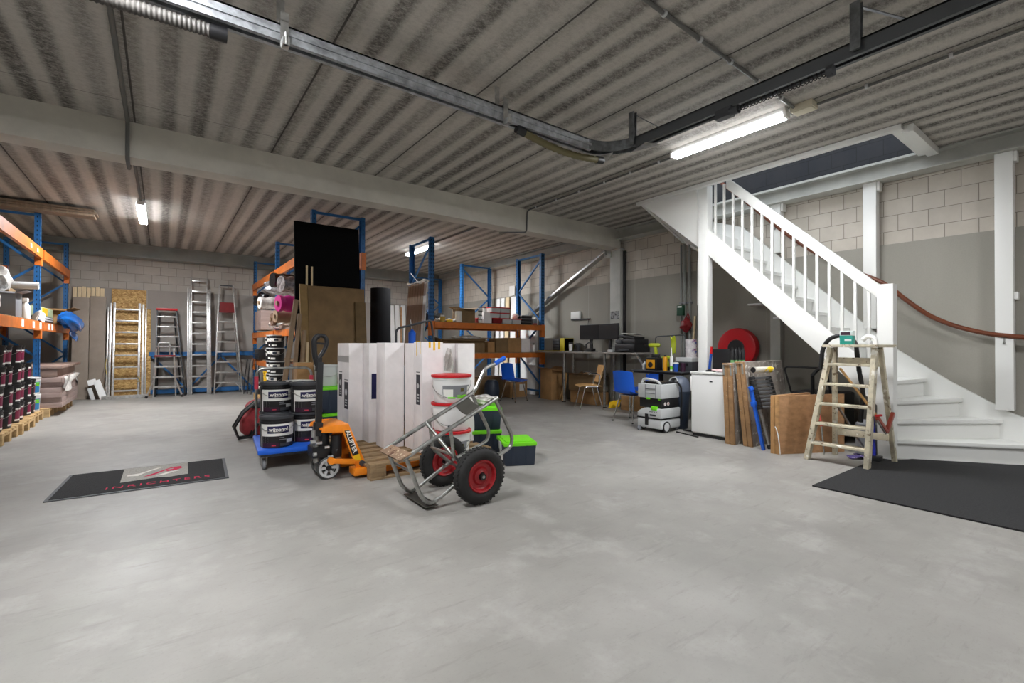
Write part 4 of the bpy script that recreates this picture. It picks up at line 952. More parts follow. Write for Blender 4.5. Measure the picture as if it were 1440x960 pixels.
for x in (-hw+0.03, hd-0.165): 
    m = MB(); m.cyl((x, hd-0.03, 0.72), (x, hd-0.03, 0.86), 0.022); m.build('handle_grip', mat('pink_red_plastic', (206, 62, 84), 0.4), tr)
def branded(name, label, loc, rz, R=0.158, H=0.305, group='branded paint buckets on the blue trolley'):
    r = bucket(name, label, 'bucket', loc, R, H, BLACK, DARK, [(PAPER, 0.005, 0.232, -1.15, 1.5), (BLACK, 0.005, 0.115, -1.05, 1.5), (PURPLE, 0.005, 0.05, -1.05, 0.1), (LABELNAVY, 0.142, 0.212, -0.62, 0.74)], group, True, rz, 0.93)
    r_ = R*0.955
    lettering('wijzonol', 0.052, 0.0008, PAPER, r, frame((0, 0, 0.178), (1, 0, 0), (0, 0, 1)) @ Matrix.Rotation(0.06, 4, 'Y'), bend=r_+0.0045, bold=0.0014)
    for z0, z1, a0, a1, ml in ((0.075, 0.083, 0.1, 0.55, MIDGREY), (0.095, 0.103, 0.1, 0.4, MIDGREY), (0.045, 0.078, 0.55, 1.05, LTGREY), (0.02, 0.03, -0.35, -0.1, mat('pink_red_plastic', (206, 62, 84), 0.4)), (0.015, 0.045, 0.15, 0.8, DARK)):
        m = MB(); m.sheet(lambda u, v: ((r_+0.003)*math.sin(a0+(a1-a0)*u), -(r_+0.003)*math.cos(a0+(a1-a0)*u), z0+(z1-z0)*v), 6, 1, 0.0006); m.build('label_line', ml, r)
    return r
B0 = branded('paint_bucket', 'front left paint bucket with navy name label on the blue trolley', (0.93, 5.22, 0.206), -0.12)
dup(B0, (1.24, 5.36, 0.206), 'lower right paint bucket with navy name label, behind the pallet truck handle', 0.05)
dup(B0, (1.24, 5.36, 0.512), 'upper right paint bucket with navy name label, behind the pallet truck handle', 0.02)
dup(B0, (0.985, 5.58, 0.206), 'hidden lower paint bucket behind the front left one on the trolley', 0.1)
dup(B0, (0.985, 5.58, 0.512), 'upper left paint bucket with navy name label on the trolley', -0.05)
wl = bucket('paint_bucket', 'white-lidded bucket at the back of the trolley by the handle', 'bucket', (1.245, 5.72, 0.512), 0.15, 0.30, BLACK, mat('grey_white_lid', (206, 206, 198), 0.5), [], 'branded paint buckets on the blue trolley')
dup(B0, (1.27, 5.73, 0.206), 'hidden lower bucket carrying the white-lidded one on the trolley', 0.2)

# green lidded crates
def crate(name, label, loc, rz, L=0.36, D=0.30, H=0.23, lidm=GREEN, group='navy crates with lime lids', sticker=False):
    r = thing(name, label, 'crate', loc, group, rz)
    m = MB(); a, b = L/2, D/2; k = 0.9
    m.hexa([(-a*k, -b*k, 0), (a*k, -b*k, 0), (a*k, b*k, 0), (-a*k, b*k, 0), (-a*0.97, -b*0.97, H-0.02), (a*0.97, -b*0.97, H-0.02), (a*0.97, b*0.97, H-0.02), (-a*0.97, b*0.97, H-0.02)]); m.build('crate_body', NAVY, r, 0.01)
    for x in (-0.2, 0.2):
        m = MB(); m.hexa([(x*L-0.012, -b*k-0.004, 0.01), (x*L+0.012, -b*k-0.004, 0.01), (x*L+0.012, -b*k+0.02, 0.01), (x*L-0.012, -b*k+0.02, 0.01), (x*L-0.012, -b*0.97-0.006, H-0.03), (x*L+0.012, -b*0.97-0.006, H-0.03), (x*L+0.012, -b*0.97+0.01, H-0.03), (x*L-0.012, -b*0.97+0.01, H-0.03)]); m.build('rib', NAVY, r)
    m = MB(); m.box((-a, -b, H-0.035), (a, b, H)); m.box((-a*0.85, -b*0.82, H), (a*0.85, b*0.82, H+0.008)); m.build('lid', lidm, r, 0.008)
    for x in (-1, 1):
        m = MB(); m.box((x*a*0.98-0.01, -0.05, H-0.1), (x*a*0.98+0.01, 0.05, H-0.02)); m.build('clip', LTGREY, r, 0.003)
    if sticker:
        m = MB(); m.hexa([(-a*0.91-0.003, -0.06, 0.03), (-a*0.9+0.001, -0.06, 0.03), (-a*0.9+0.001, 0.06, 0.03), (-a*0.91-0.003, 0.06, 0.03), (-a*0.95-0.003, -0.06, 0.12), (-a*0.94, -0.06, 0.12), (-a*0.94, 0.06, 0.12), (-a*0.95-0.003, 0.06, 0.12)]); m.build('sticker', PAPER, r)
    return r
c0 = crate('storage_crate', 'front navy crate with bright lime lid right of the sack truck', (2.99, 3.95, 0), -0.42, 0.34, 0.42, 0.235, GREEN, 'navy crates with lime lids', True)
c1 = crate('storage_crate', 'lower navy crate behind the front lime-lidded crate', (3.03, 4.62, 0), -0.42, 0.34, 0.42, 0.25, GREEN, 'navy crates with lime lids')
dup(c1, (3.03, 4.62, 0.259), 'upper navy crate stacked behind the front lime-lidded crate', -0.42)
m = MB(); m.blob((3.03, 4.62, 0.58), (0.13, 0.16, 0.06), 3, 0.15, 31)
solo(m, 'plastic_bundle', CLEARWRAP, 'small clear plastic bundle on top of the rear crate stack', 'bundle', (3.03, 4.62, 0.52))
c2 = crate('storage_crate', 'lower dark crate with lime lid behind the blue trolley', (1.80, 6.45, 0), 0.0, 0.36, 0.44, 0.33, GREEN, 'navy crates with lime lids')
dup(c2, (1.80, 6.45, 0.34), 'upper dark crate with lime lid behind the blue trolley', 0.0)
bucket('clear_bucket', 'cloudy white bucket with wire handle on the lime-lidded crates behind the pallet truck', 'bucket', (1.73, 6.42, 0.682), 0.15, 0.27, mat('cloudy_plastic', (206, 210, 206), 0.4), mat('cloudy_plastic', (206, 210, 206), 0.4), [], None)
carton('cardboard_box', 'small brown box left of the cloudy bucket behind the pallet truck', 'box', (1.40, 6.55, 0.0), (1.595, 6.75, 0.98), CARD)

# ------------------------------------------------------------------ pallet truck
pj = W('pallet_truck', 'orange hand pallet truck with black handle, its forks under the wooden pallet', 'pallet truck', (1.3, 4.5, 0))
m = MB(pj)
for y in (4.265, 4.66):
    m = MB(pj); m.box((1.40, y, 0.03), (2.42, y+0.155, 0.09)); m.build('fork', JACKOR, pj, 0.004)
    f_ = m
m = MB(pj); m.prism([(1.13, 0.44), (1.14, 0.478), (1.20, 0.497), (1.345, 0.497), (1.372, 0.485), (1.545, 0.075), (1.545, 0.03), (1.40, 0.03), (1.40, 0.065), (1.435, 0.09), (1.315, 0.425)], 'xz', 4.33, 4.345)
m.build('side_plate', JACKOR, pj, 0.003)
m = MB(pj); m.prism([(1.13, 0.44), (1.14, 0.478), (1.20, 0.497), (1.345, 0.497), (1.372, 0.485), (1.545, 0.075), (1.545, 0.03), (1.40, 0.03), (1.40, 0.065), (1.435, 0.09), (1.315, 0.425)], 'xz', 4.745, 4.76)
m.build('side_plate', JACKOR, pj, 0.003)
m = MB(pj); m.hexa([(1.13, 4.36, 0.455), (1.37, 4.33, 0.48), (1.37, 4.76, 0.48), (1.13, 4.66, 0.455), (1.13, 4.36, 0.475), (1.37, 4.33, 0.497), (1.37, 4.76, 0.497), (1.13, 4.66, 0.475)]); m.build('top_cover', JACKOR, pj, 0.004)
m = MB(pj); m.hexa([(1.36, 4.345, 0.485), (1.372, 4.345, 0.485), (1.372, 4.745, 0.485), (1.36, 4.745, 0.485), (1.48, 4.345, 0.2), (1.492, 4.345, 0.2), (1.492, 4.745, 0.2), (1.48, 4.745, 0.2)]); m.build('back_plate', JACKOR, pj)
m = MB(pj); m.bar((1.21, 4.315, 0.185), (1.42, 4.315, 0.15), 0.02, 0.045); m.build('link_arm', JACKOR, pj, 0.004)
MB(pj).cyl((1.21, 4.295, 0.187), (1.21, 4.34, 0.187), 0.03).build('pivot_pin', JACKOR, pj); MB(pj).cyl((1.488, 4.31, 0.125), (1.488, 4.345, 0.125), 0.026).build('pivot_pin', DARK, pj)
# hydraulic pump
m = MB(pj); m.cyl((1.20, 4.53, 0.10), (1.20, 4.53, 0.42), 0.05); m.build('pump_cylinder', DARK, pj)
m = MB(pj); m.cyl((1.12, 4.46, 0.16), (1.12, 4.46, 0.40), 0.026); m.cyl((1.12, 4.46, 0.40), (1.12, 4.46, 0.47), 0.036); m.build('pump_piston', STEELTUBE, pj)
m = MB(pj); m.box((1.08, 4.42, 0.20), (1.30, 4.62, 0.30)); m.cyl((1.26, 4.42, 0.25), (1.30, 4.38, 0.25), 0.04); m.build('pump_block', BLACK, pj, 0.012)
m = MB(pj); m.cyl((1.28, 4.41, 0.20), (1.28, 4.41, 0.40), 0.048); m.build('pump_reservoir', BLACK, pj, 0.006)
for p, q, rr in (((1.1, 4.40, 0.34), (1.15, 4.40, 0.34), 0.014), ((1.08, 4.4, 0.40), (1.08, 4.4, 0.46), 0.02), ((1.17, 4.38, 0.30), (1.21, 4.38, 0.30), 0.012), ((1.20, 4.39, 0.21), (1.26, 4.39, 0.21), 0.013), ((1.05, 4.38, 0.36), (1.09, 4.38, 0.36), 0.018), ((1.07, 4.37, 0.25), (1.10, 4.37, 0.25), 0.016)):
    m = MB(pj); m.cyl(p, q, rr, None, 10); m.build('pump_fitting', ALU, pj)
m = MB(pj); m.box((1.16, 4.478, 0.08), (1.28, 4.592, 0.22)); m.build('axle_yoke', DARK, pj, 0.006)
for y in (4.42, 4.60):
    w_ = MB(pj); w_.lathe([(0.075, 0), (0.094, 0), (0.10, 0.006), (0.10, 0.044), (0.094, 0.05), (0.075, 0.05), (0.075, 0)], (1.22, y, 0.10), (0, 1, 0), 30, False); wo = w_.build('steering_wheel', mat('grey_tyre', (74, 74, 74), 0.6), pj)
    w_ = MB(pj); w_.lathe([(0.02, 0.002), (0.024, 0.0), (0.024, 0.05), (0.02, 0.05)], (1.22, y, 0.10), (0, 1, 0), 16); w_.build('hub', BLACK, wo)
    w_ = MB(pj); w_.lathe([(0.066, 0.0), (0.088, -0.002), (0.088, 0.052), (0.066, 0.05)], (1.22, y, 0.10), (0, 1, 0), 30, False)
    for k in range(6):
        a = k*PI/3; d = Vector((math.cos(a), 0, math.sin(a))); c = Vector((1.22, y+0.02, 0.10)); t = Vector((-math.sin(a), 0, math.cos(a)))
        w_.hexa([c+d*0.02-t*0.008+Vector((0, -0.012, 0)), c+d*0.02+t*0.008+Vector((0, -0.012, 0)), c+d*0.072+t*0.017+Vector((0, -0.012, 0)), c+d*0.072-t*0.017+Vector((0, -0.012, 0)), c+d*0.02-t*0.008+Vector((0, 0.012, 0)), c+d*0.02+t*0.008+Vector((0, 0.012, 0)), c+d*0.072+t*0.017+Vector((0, 0.012, 0)), c+d*0.072-t*0.017+Vector((0, 0.012, 0))])
    w_.build('rim', LTGREY, wo)
m = MB(pj); m.bar((1.13, 4.44, 0.46), (1.145, 4.45, 1.06), 0.055, 0.05, (1, 0, 0)); m.bar((1.12, 4.44, 0.40), (1.13, 4.44, 0.52), 0.075, 0.07, (1, 0, 0)); m.build('drawbar', BLACK, pj, 0.008)
m = MB(pj)
hp_ = fillet([(1.125, 4.45, 1.03), (1.098, 4.45, 1.12), (1.090, 4.45, 1.25), (1.112, 4.45, 1.29), (1.155, 4.45, 1.305), (1.195, 4.45, 1.285), (1.205, 4.45, 1.235), (1.185, 4.45, 1.17), (1.125, 4.45, 1.08)], 0.03, 5)
m.tube(hp_, [0.024 if k < len(hp_)*0.45 else 0.019 for k in range(len(hp_))], 10); m.bar((1.095, 4.45, 1.235), (1.19, 4.45, 1.225), 0.018, 0.018); m.bar((1.13, 4.45, 0.98), (1.135, 4.45, 1.1), 0.05, 0.045, (1, 0, 0)); m.build('handle_loop', BLACK, pj)
m = MB(pj); m.hexa([(1.328, 4.3285, 0.44), (1.372, 4.3285, 0.44), (1.372, 4.331, 0.44), (1.328, 4.331, 0.44), (1.405, 4.3285, 0.20), (1.465, 4.3285, 0.20), (1.465, 4.331, 0.20), (1.405, 4.331, 0.20)]); lb = m.build('name_label', BLACK, pj)
dirn = Vector((0.085, 0, -0.24)).normalized()
lettering('ALLIFTER', 0.054, 0.0006, PAPER, pj, frame(Vector((1.391, 4.3275, 0.335))-Vector(pj['_o']), dirn, (0.24, 0, 0.085)), bold=0.0012)
m = MB(pj); m.hexa([(1.405, 4.327, 0.20), (1.465, 4.327, 0.215), (1.465, 4.3285, 0.215), (1.405, 4.3285, 0.20), (1.42, 4.327, 0.155), (1.48, 4.327, 0.155), (1.48, 4.3285, 0.155), (1.42, 4.3285, 0.155)]); m.build('warning_label', YELLOW, pj)

# ------------------------------------------------------------------ loaded pallet with white cartons and tubs
palC = thing('wooden_pallet', 'weathered pallet in the middle of the floor carrying tall white cartons', 'pallet', (1.50, 4.13, 0))
pallet_parts(palC, 1.3, 1.6, (PALLET, PALLET), 9, along='x')
def tallbox(label, a, b, h, face=None, seam=None, rz=0.0):
    """a,b = corners on the pallet"""
    r = W('white_carton', label, 'carton', ((a[0]+b[0])/2, (a[1]+b[1])/2, 0.145), 'tall white cartons on the pallet')
    m = MB(r); m.box((a[0], a[1], 0.145), (b[0], b[1], 0.145+h)); m.build('carton_body', BOXWHITE, r, 0.004)
    m = MB(r); m.box((a[0]+0.01, (a[1]+b[1])/2-0.002, 0.145+h), (b[0]-0.01, (a[1]+b[1])/2+0.002, 0.1465+h)); m.build('top_seam', MIDGREY, r)
    if face == 'x' and seam and seam[0] < 0.9 and a[1] > 5:
        MB(r).box((a[0]-0.001, a[1]+0.001, 1.02), (a[0], b[1]-0.001, 1.09)).build('packing_tape', MATS.get('tape_grey') or mat('tape_grey', (176, 174, 172), 0.3), r)
    if face == 'x' and seam:
        z0, z1, f0, f1 = seam; D = b[1]-a[1]; x = a[0]
        m = MB(r); m.box((x-0.0015, a[1]+D*f0, z0), (x, a[1]+D*f1, z1)); m.build('print_label', mat('dark_print', (44, 44, 52), 0.5), r)
        m = MB(r); yc = a[1]+D*(f0+f1)/2; w_ = D*(f1-f0)
        m.cyl((x-0.003, yc, z0+(z1-z0)*0.62), (x-0.0015, yc, z0+(z1-z0)*0.62), w_*0.3, None, 16)
        for q in (0.1, 0.2, 0.3): m.box((x-0.003, yc-w_*0.3, z0+(z1-z0)*q), (x-0.0015, yc+w_*(0.3-q*0.3), z0+(z1-z0)*(q+0.05)))
        m.build('print_marks', LTGREY, r)
        m = MB(r); m.box((x-0.0012, a[1]+D*f0, z1+0.02), (x, a[1]+D*f1, z1+0.028)); m.build('print_marks', DARK, r)
    return r
H_ = 1.09
tallbox('rear left white carton with a dark print on its narrow side, behind the pallet truck', (1.665, 5.48, 0), (2.0, 5.70, 0), H_, 'x', (0.62, 0.88, 0.2, 0.7))
tallbox('left white carton crossed by the handle shadow, print low on its side', (1.66, 5.26, 0), (1.815, 5.47, 0), H_, 'x', (0.50, 0.80, 0.15, 0.75))
r = tallbox('white carton half hidden between the left and second tall cartons', (1.82, 5.08, 0), (2.03, 5.28, 0), H_)
m = MB(r); m.box((1.85, 5.0785, 0.62), (1.95, 5.0798, 0.90)); m.build('print_label', LABELNAVY, r)
tallbox('second tall white carton in front, plain faces, leaning corner left of centre', (1.845, 4.69, 0), (2.06, 4.92, 0), H_+0.005)
tallbox('white carton between the plain one and the yellow-marked one', (2.065, 4.47, 0), (2.2, 4.68, 0), H_)
r = tallbox('front white carton with yellow tape marks on top and a lamp print', (2.06, 4.26, 0), (2.29, 4.455, 0), H_+0.012, 'x', (0.62, 0.92, 0.25, 0.68))
for x, l_ in ((2.13, 0.06), (2.18, 0.085), (2.235, 0.075)):
    MB(r).box((x, 4.2585, 1.249-l_), (x+0.022, 4.26, 1.249)).build('yellow_tape', YELLOW, r)
for y, l_ in ((4.30, 0.12), (4.38, 0.14)):
    MB(r).box((2.0585, y, 1.249-l_), (2.06, y+0.012, 1.249)).build('yellow_tape', YELLOW, r)
tallbox('white carton behind the stacked tubs, left of the last carton', (2.40, 4.55, 0), (2.60, 4.80, 0), H_)
tallbox('rightmost white carton on the pallet behind the tubs', (2.605, 4.50, 0), (2.82, 4.78, 0), H_)
m = MB(); m.sheet(lambda u, v: (2.39+0.12*u*(0.4+v*0.6)+0.05*(1-v), 4.44+0.02*math.sin(9*u+5*v), 0.95+0.24*(1-v)-0.02*u), 8, 8, 0.003)
solo(m, 'plastic_sheet', CLEARWRAP, 'pointed clear plastic sheet standing above the white tubs', 'plastic', (2.45, 4.45, 0.95))
def tub(label, z, sticker=True):
    R, H = 0.186, 0.262
    r = thing('white_tub', label, 'tub', (2.255, 4.02, z), 'red-lidded white tubs', -0.5)
    m = MB(); m.lathe([(R*0.87, 0), (R*0.89, 0.006), (R*0.97, H*0.83), (R, H*0.83), (R, H*0.86), (R*0.985, H*0.86), (R*0.985, H-0.012), (R*0.9, H-0.012)], n=30); m.build('body', WPLASTIC, r)
    m = MB(); m.lathe([(R*0.98, H-0.024), (R*1.05, H-0.024), (R*1.055, H-0.004), (R*1.03, H), (R*0.97, H), (R*0.95, H-0.008), (0.001, H-0.008)], n=32); m.build('lid', RED, r)
    def lab(z0, z1, a0, a1, ml, off):
        m = MB(); rr = lambda z: R*0.89+(R*0.97-R*0.89)*z/(H*0.83)+off
        m.sheet(lambda u, v: (rr(z0+(z1-z0)*v)*math.sin(a0+(a1-a0)*u), -rr(z0+(z1-z0)*v)*math.cos(a0+(a1-a0)*u), z0+(z1-z0)*v), 12, 2, 0.0006); return m.build('label', ml, r)
    if sticker:
        lab(0.05, 0.165, -0.5, 1.25, MIDGREY, 0.001); lab(0.055, 0.13, -0.46, 0.08, PAPER, 0.002); lab(0.07, 0.15, 0.98, 1.22, PAPER, 0.002); lab(0.045, 0.075, 0.3, 0.9, GREEN, 0.002); lab(0.105, 0.14, 0.5, 0.72, mat('olive_print', (92, 84, 40), 0.6), 0.002)
    m = MB(); m.tube([(-R*1.0, -0.02, H*0.78)]+[(-R*math.cos(PI*k/14)*1.02, -R*1.04*math.sin(PI*k/14)-0.012, H*0.78-0.15*math.sin(PI*k/14)) for k in range(1, 14)]+[(R*1.0, -0.02, H*0.78)], 0.003, 5); hh = m.build('handle', STEELTUBE, r)
    m = MB(); m.tube([(0.035, -R*1.04-0.014, H*0.78-0.15), (-0.035, -R*1.04-0.014, H*0.78-0.149)], 0.008, 8); m.build('grip', GREEN if sticker else DARK, hh)
    return r
tub('lowest white tub with red lid on the pallet, behind the sack truck wheel', 0.1455)
tub('middle plain white tub with red lid in the stack of three', 0.1455+0.2635, False)
tub('topmost white tub with red lid and grey label in the stack of three', 0.1455+0.527)

# ------------------------------------------------------------------ sack truck
sk = W('sack_truck', 'steel tube sack truck with red-hubbed pneumatic wheels tilted by the pallet', 'sack truck', (1.9, 3.35, 0))
YN, YF = 3.17, 3.52
def tb(name, pts, r_=0.0165, fr=0.05, mt=STEELTUBE): return MB(sk).tube(fillet(pts, fr, 5), r_, 10).build(name, mt, sk)
tb('side_rail', [(1.385, YN, 0.398), (2.205, YN, 0.79)])
tb('side_rail', [(1.385, YF, 0.405), (2.11, YF, 0.757), (2.21, YF, 0.815), (2.315, YF, 1.015), (2.43, YF, 1.05), (2.52, YF, 1.097)], 0.0165, 0.05)
MB(sk).cyl((2.42, YF, 1.047), (2.53, YF, 1.10), 0.021).build('grip', BLUELT, sk)
for y in (YN, YF):
    tb('stand_leg', [(2.185, y, 0.775), (2.36, y, 0.45), (2.345, y, 0.365), (2.20, y, 0.31), (1.98, y, 0.24)], 0.0155, 0.06)
    tb('foot_loop', [(1.41, y, 0.405), (1.53, y, 0.10), (1.60, y, 0.035), (1.68, y, 0.07), (1.97, y, 0.232)], 0.0155, 0.06)
    tb('strut', [(1.77, y, 0.585), (1.80, y, 0.36), (1.95, y, 0.235)], 0.014, 0.04)
tb('strut', [(1.74, YF, 0.58), (1.80, YN, 0.36)], 0.0145)
tb('cross_bar', [(1.79, YN, 0.375), (1.79, YF, 0.375)], 0.0115)
tb('cross_bar', [(1.47, YN, 0.29), (1.47, YF, 0.29)], 0.01)
m = MB(sk); m.sheet(lambda u, v: (2.01+0.13*v, YN+(YF-YN)*u, 0.70+0.065*v-0.055*math.sin(PI*u)), 12, 3, 0.004); m.build('curved_back_plate', mat('plate_dark', (74, 72, 66), 0.5, 0.2), sk)
m = MB(sk); m.hexa([(1.36, YN-0.015, 0.385), (1.45, YN-0.015, 0.428), (1.45, YF+0.015, 0.428), (1.36, YF+0.015, 0.385), (1.352, YN-0.015, 0.40), (1.442, YN-0.015, 0.443), (1.442, YF+0.015, 0.443), (1.352, YF+0.015, 0.40)]); m.build('rusty_end_plate', splat('rusty_plate', (150, 120, 96), (196, 176, 150), 30, 0.58, 0.8, (92, 56, 36)), sk, 0.002)
m = MB(sk); m.hexa([(1.555, YN-0.02, 0.022), (1.66, YN-0.02, 0.022), (1.66, YF+0.02, 0.022), (1.555, YF+0.02, 0.022), (1.555, YN-0.02, 0.028), (1.66, YN-0.02, 0.028), (1.66, YF+0.02, 0.028), (1.555, YF+0.02, 0.028)]); m.build('toe_plate', mat('plate_dark', (74, 72, 66), 0.5, 0.2), sk)
MB(sk).cyl((1.965, 3.04, 0.217), (1.965, 3.68, 0.217), 0.0125).build('axle', STEELTUBE, sk)
for y in (3.06, 3.64):
    c = (1.965, y, 0.217)
    m = MB(sk); m.torus(c, (0, 1, 0), 0.161, 0.056, 40, 12, 1.0)
    for k in range(40):
        a = 2*PI*k/40
        for s_ in (-1, 1):
            d = Vector((math.cos(a+0.04*s_), 0, math.sin(a+0.04*s_))); t = Vector((-d.z, 0, d.x)); cc = Vector(c)+d*0.212+Vector((0, 0.018*s_, 0))
            m.hexa([cc+d*-0.006-t*0.008+Vector((0, -0.012, 0)), cc+d*-0.006+t*0.008+Vector((0, -0.012, 0)), cc+d*-0.006+t*0.008+Vector((0, 0.012, 0)), cc+d*-0.006-t*0.008+Vector((0, 0.012, 0)), cc+d*0.005-t*0.008+Vector((0, -0.012, 0)), cc+d*0.005+t*0.008+Vector((0, -0.012, 0)), cc+d*0.005+t*0.008+Vector((0, 0.012, 0)), cc+d*0.005-t*0.008+Vector((0, 0.012, 0))])
    ty = m.build('tyre', RUBBER, sk)
    m = MB(sk); m.lathe([(0.128, -0.040), (0.120, -0.050), (0.110, -0.046), (0.100, -0.020), (0.085, -0.012), (0.070, -0.012), (0.058, -0.026), (0.040, -0.030), (0.03, -0.036), (0.03, 0.036), (0.040, 0.030), (0.058, 0.026), (0.070, 0.012), (0.085, 0.012), (0.100, 0.020), (0.110, 0.046), (0.120, 0.050), (0.128, 0.040)], c, (0, 1, 0), 36, False); rm = m.build('rim', WHEELRED, ty)
    m = MB(sk); m.cyl((1.965, y-0.058, 0.217), (1.965, y+0.058, 0.217), 0.024, None, 16); m.build('hub', BLACK, ty)
    m = MB(sk); m.cyl((1.965, y-0.060, 0.217), (1.965, y+0.060, 0.217), 0.012, None, 12); m.build('axle_nut', STEELTUBE, ty)

# push cart with a tall tube hoop behind the cartons
r = W('tube_cart', 'platform cart with black hoop handle standing behind the white cartons', 'cart', (2.9, 6.3, 0))
MB(r).box((2.55, 6.0, 0.18), (3.3, 6.9, 0.23)).build('platform', DARK, r, 0.008)
MB(r).tube(fillet([(2.60, 6.2, 0.22), (2.60, 6.2, 1.44), (3.11, 6.2, 1.57), (3.14, 6.2, 1.55), (3.22, 6.2, 1.05), (3.22, 6.2, 0.22)], 0.07, 6), 0.016, 10).build('hoop_handle', DARK, r)
MB(r).tube([(2.70, 6.2, 0.22), (2.70, 6.2, 1.45)], 0.013, 8).build('upright', GREYSTEEL, r)
MB(r).tube([(3.02, 6.2, 0.22), (3.02, 6.2, 1.54)], 0.013, 8).build('upright', GREYSTEEL, r)
for x in (2.62, 3.22):
    for y in (6.1, 6.8):
        MB(r).lathe([(0.03, -0.02), (0.085, -0.02), (0.09, 0), (0.085, 0.02), (0.03, 0.02)], (x, y, 0.09), (1, 0, 0), 20).build('wheel', RUBBER, r)
r = W('spray_bottle', 'bright blue bottle standing on the hoop cart behind the cartons', 'bottle', (2.90, 6.33, 0.9))
MB(r).lathe([(0.05, 0), (0.052, 0.02), (0.052, 0.49), (0.03, 0.52), (0.012, 0.54)], (2.90, 6.33, 0.9), n=16).build('body', BLUELT, r)
MB(r).cyl((2.90, 6.33, 1.43), (2.87, 6.33, 1.58), 0.008).build('nozzle', LTGREY, r)
carton('crate_box', 'low grey box on the hoop cart behind the cartons', 'box', (2.62, 6.24, 0.232), (3.2, 6.85, 0.898), MIDGREY)
m = MB(); m.blob((3.13, 6.42, 1.075), (0.1, 0.1, 0.175), 3, 0.2, 8)
solo(m, 'blue_cloth', BLUELT, 'crumpled blue cloth on the grey box of the hoop cart', 'cloth', (3.15, 6.42, 0.9))
r = W('tape_roll', 'yellow and black tape roll beside the blue bottle behind the cartons', 'tape', (3.0, 6.5, 1.0))
MB(r).lathe([(0.04, -0.03), (0.09, -0.03), (0.09, 0.03), (0.04, 0.03)], (3.04, 6.55, 1.245), (0, 0, 1), 20).build('tape_body', YELLOW, r)
MB(r).box((2.94, 6.45, 0.9), (3.14, 6.65, 1.214)).build('stand', BLACK, r)

# ------------------------------------------------------------------ middle rear: carpet roll, planks
r = W('carpet_roll', 'tall black carpet roll standing upright between the racks', 'roll', (4.22, 11.0, 0))
m = MB(r); m.lathe([(0.19, 0), (0.235, 0.0), (0.235, 2.57), (0.19, 2.57)], (4.22, 11.0, 0), n=30)
m.build('roll_body', BLACKM, r)
pts = [(4.22+(0.03+0.19*t)*math.cos(14*t), 11.0+(0.03+0.19*t)*math.sin(14*t), 2.572) for t in [k/60 for k in range(61)]]
MB(r).tube(pts, 0.008, 5).build('roll_spiral', CARPET, r)
m = MB(); m.hexa([(5.13, 14.0, 0), (5.33, 14.0, 0), (5.33, 14.03, 0), (5.13, 14.03, 0), (5.13, 14.15, 2.5), (5.33, 14.15, 2.5), (5.33, 14.18, 2.5), (5.13, 14.18, 2.5)])
solo(m, 'white_plank', WPLASTIC, 'single pale plank left of the black carpet roll at the back wall', 'plank', (5.2, 14, 0), 'white planks on the back wall')
for k, (x, w_, h) in enumerate(((5.60, 0.11, 2.44), (5.76, 0.13, 2.46), (5.93, 0.14, 2.47), (6.13, 0.14, 2.48))):
    m = MB(); m.hexa([(x, 13.98, 0), (x+w_, 13.98, 0), (x+w_, 14.01, 0), (x, 14.01, 0), (x-0.03, 14.16, h), (x+w_-0.03, 14.16, h), (x+w_-0.03, 14.19, h), (x-0.03, 14.19, h)])
    solo(m, 'white_plank', WPLASTIC, '%s of the four white planks on the back wall right of the carpet roll' % ('first', 'second', 'third', 'fourth')[k], 'plank', (x, 14, 0), 'white planks on the back wall', 0.003)
m = MB(); m.box((6.05, 14.04, 0), (6.09, 14.1, 2.4)); solo(m, 'timber_batten', PLY, 'thin brown batten between the white planks on the back wall', 'batten', (6.05, 14.1, 0))
for k in range(7):
    y0 = 9.27-0.125*k
    m = MB(); m.hexa([(3.98, y0-0.118, 0.02), (4.01, y0-0.118, 0.02), (4.01, y0, 0.02), (3.98, y0, 0.02), (4.16, y0-0.118, 2.46), (4.19, y0-0.118, 2.46), (4.19, y0, 2.46), (4.16, y0, 2.46)])
    o = solo(m, 'brown_plank', BROWNPLANK if k < 6 else LTGREY, '%s brown plank leaning on the tall blue rack frame, counted from its rear upright' % ('first', 'second', 'third', 'fourth', 'fifth', 'sixth', 'seventh')[k] if k < 6 else 'pale edge plank nearest the front upright of the tall blue rack frame', 'plank', (4.0, y0, 0.0), 'planks leaning on the tall blue rack frame', 0.003)
m = MB(); m.sheet(lambda u, v: (4.12+0.09*v, 8.40+0.87*u, 2.48+0.02*math.sin(15*u)+0.02*math.sin(6*v+9*u)), 20, 4, 0.004)
solo(m, 'foil_cover', CLEARWRAP, 'torn white foil over the top ends of the leaning brown planks', 'foil', (4.15, 8.8, 2.46))
m = MB(); m.bar((4.12, 8.75, 2.49), (4.08, 8.98, 2.68), 0.012, 0.012); solo(m, 'white_rod', WPLASTIC, 'short white rod sticking up above the leaning brown planks', 'rod', (4.1, 8.8, 2.49))
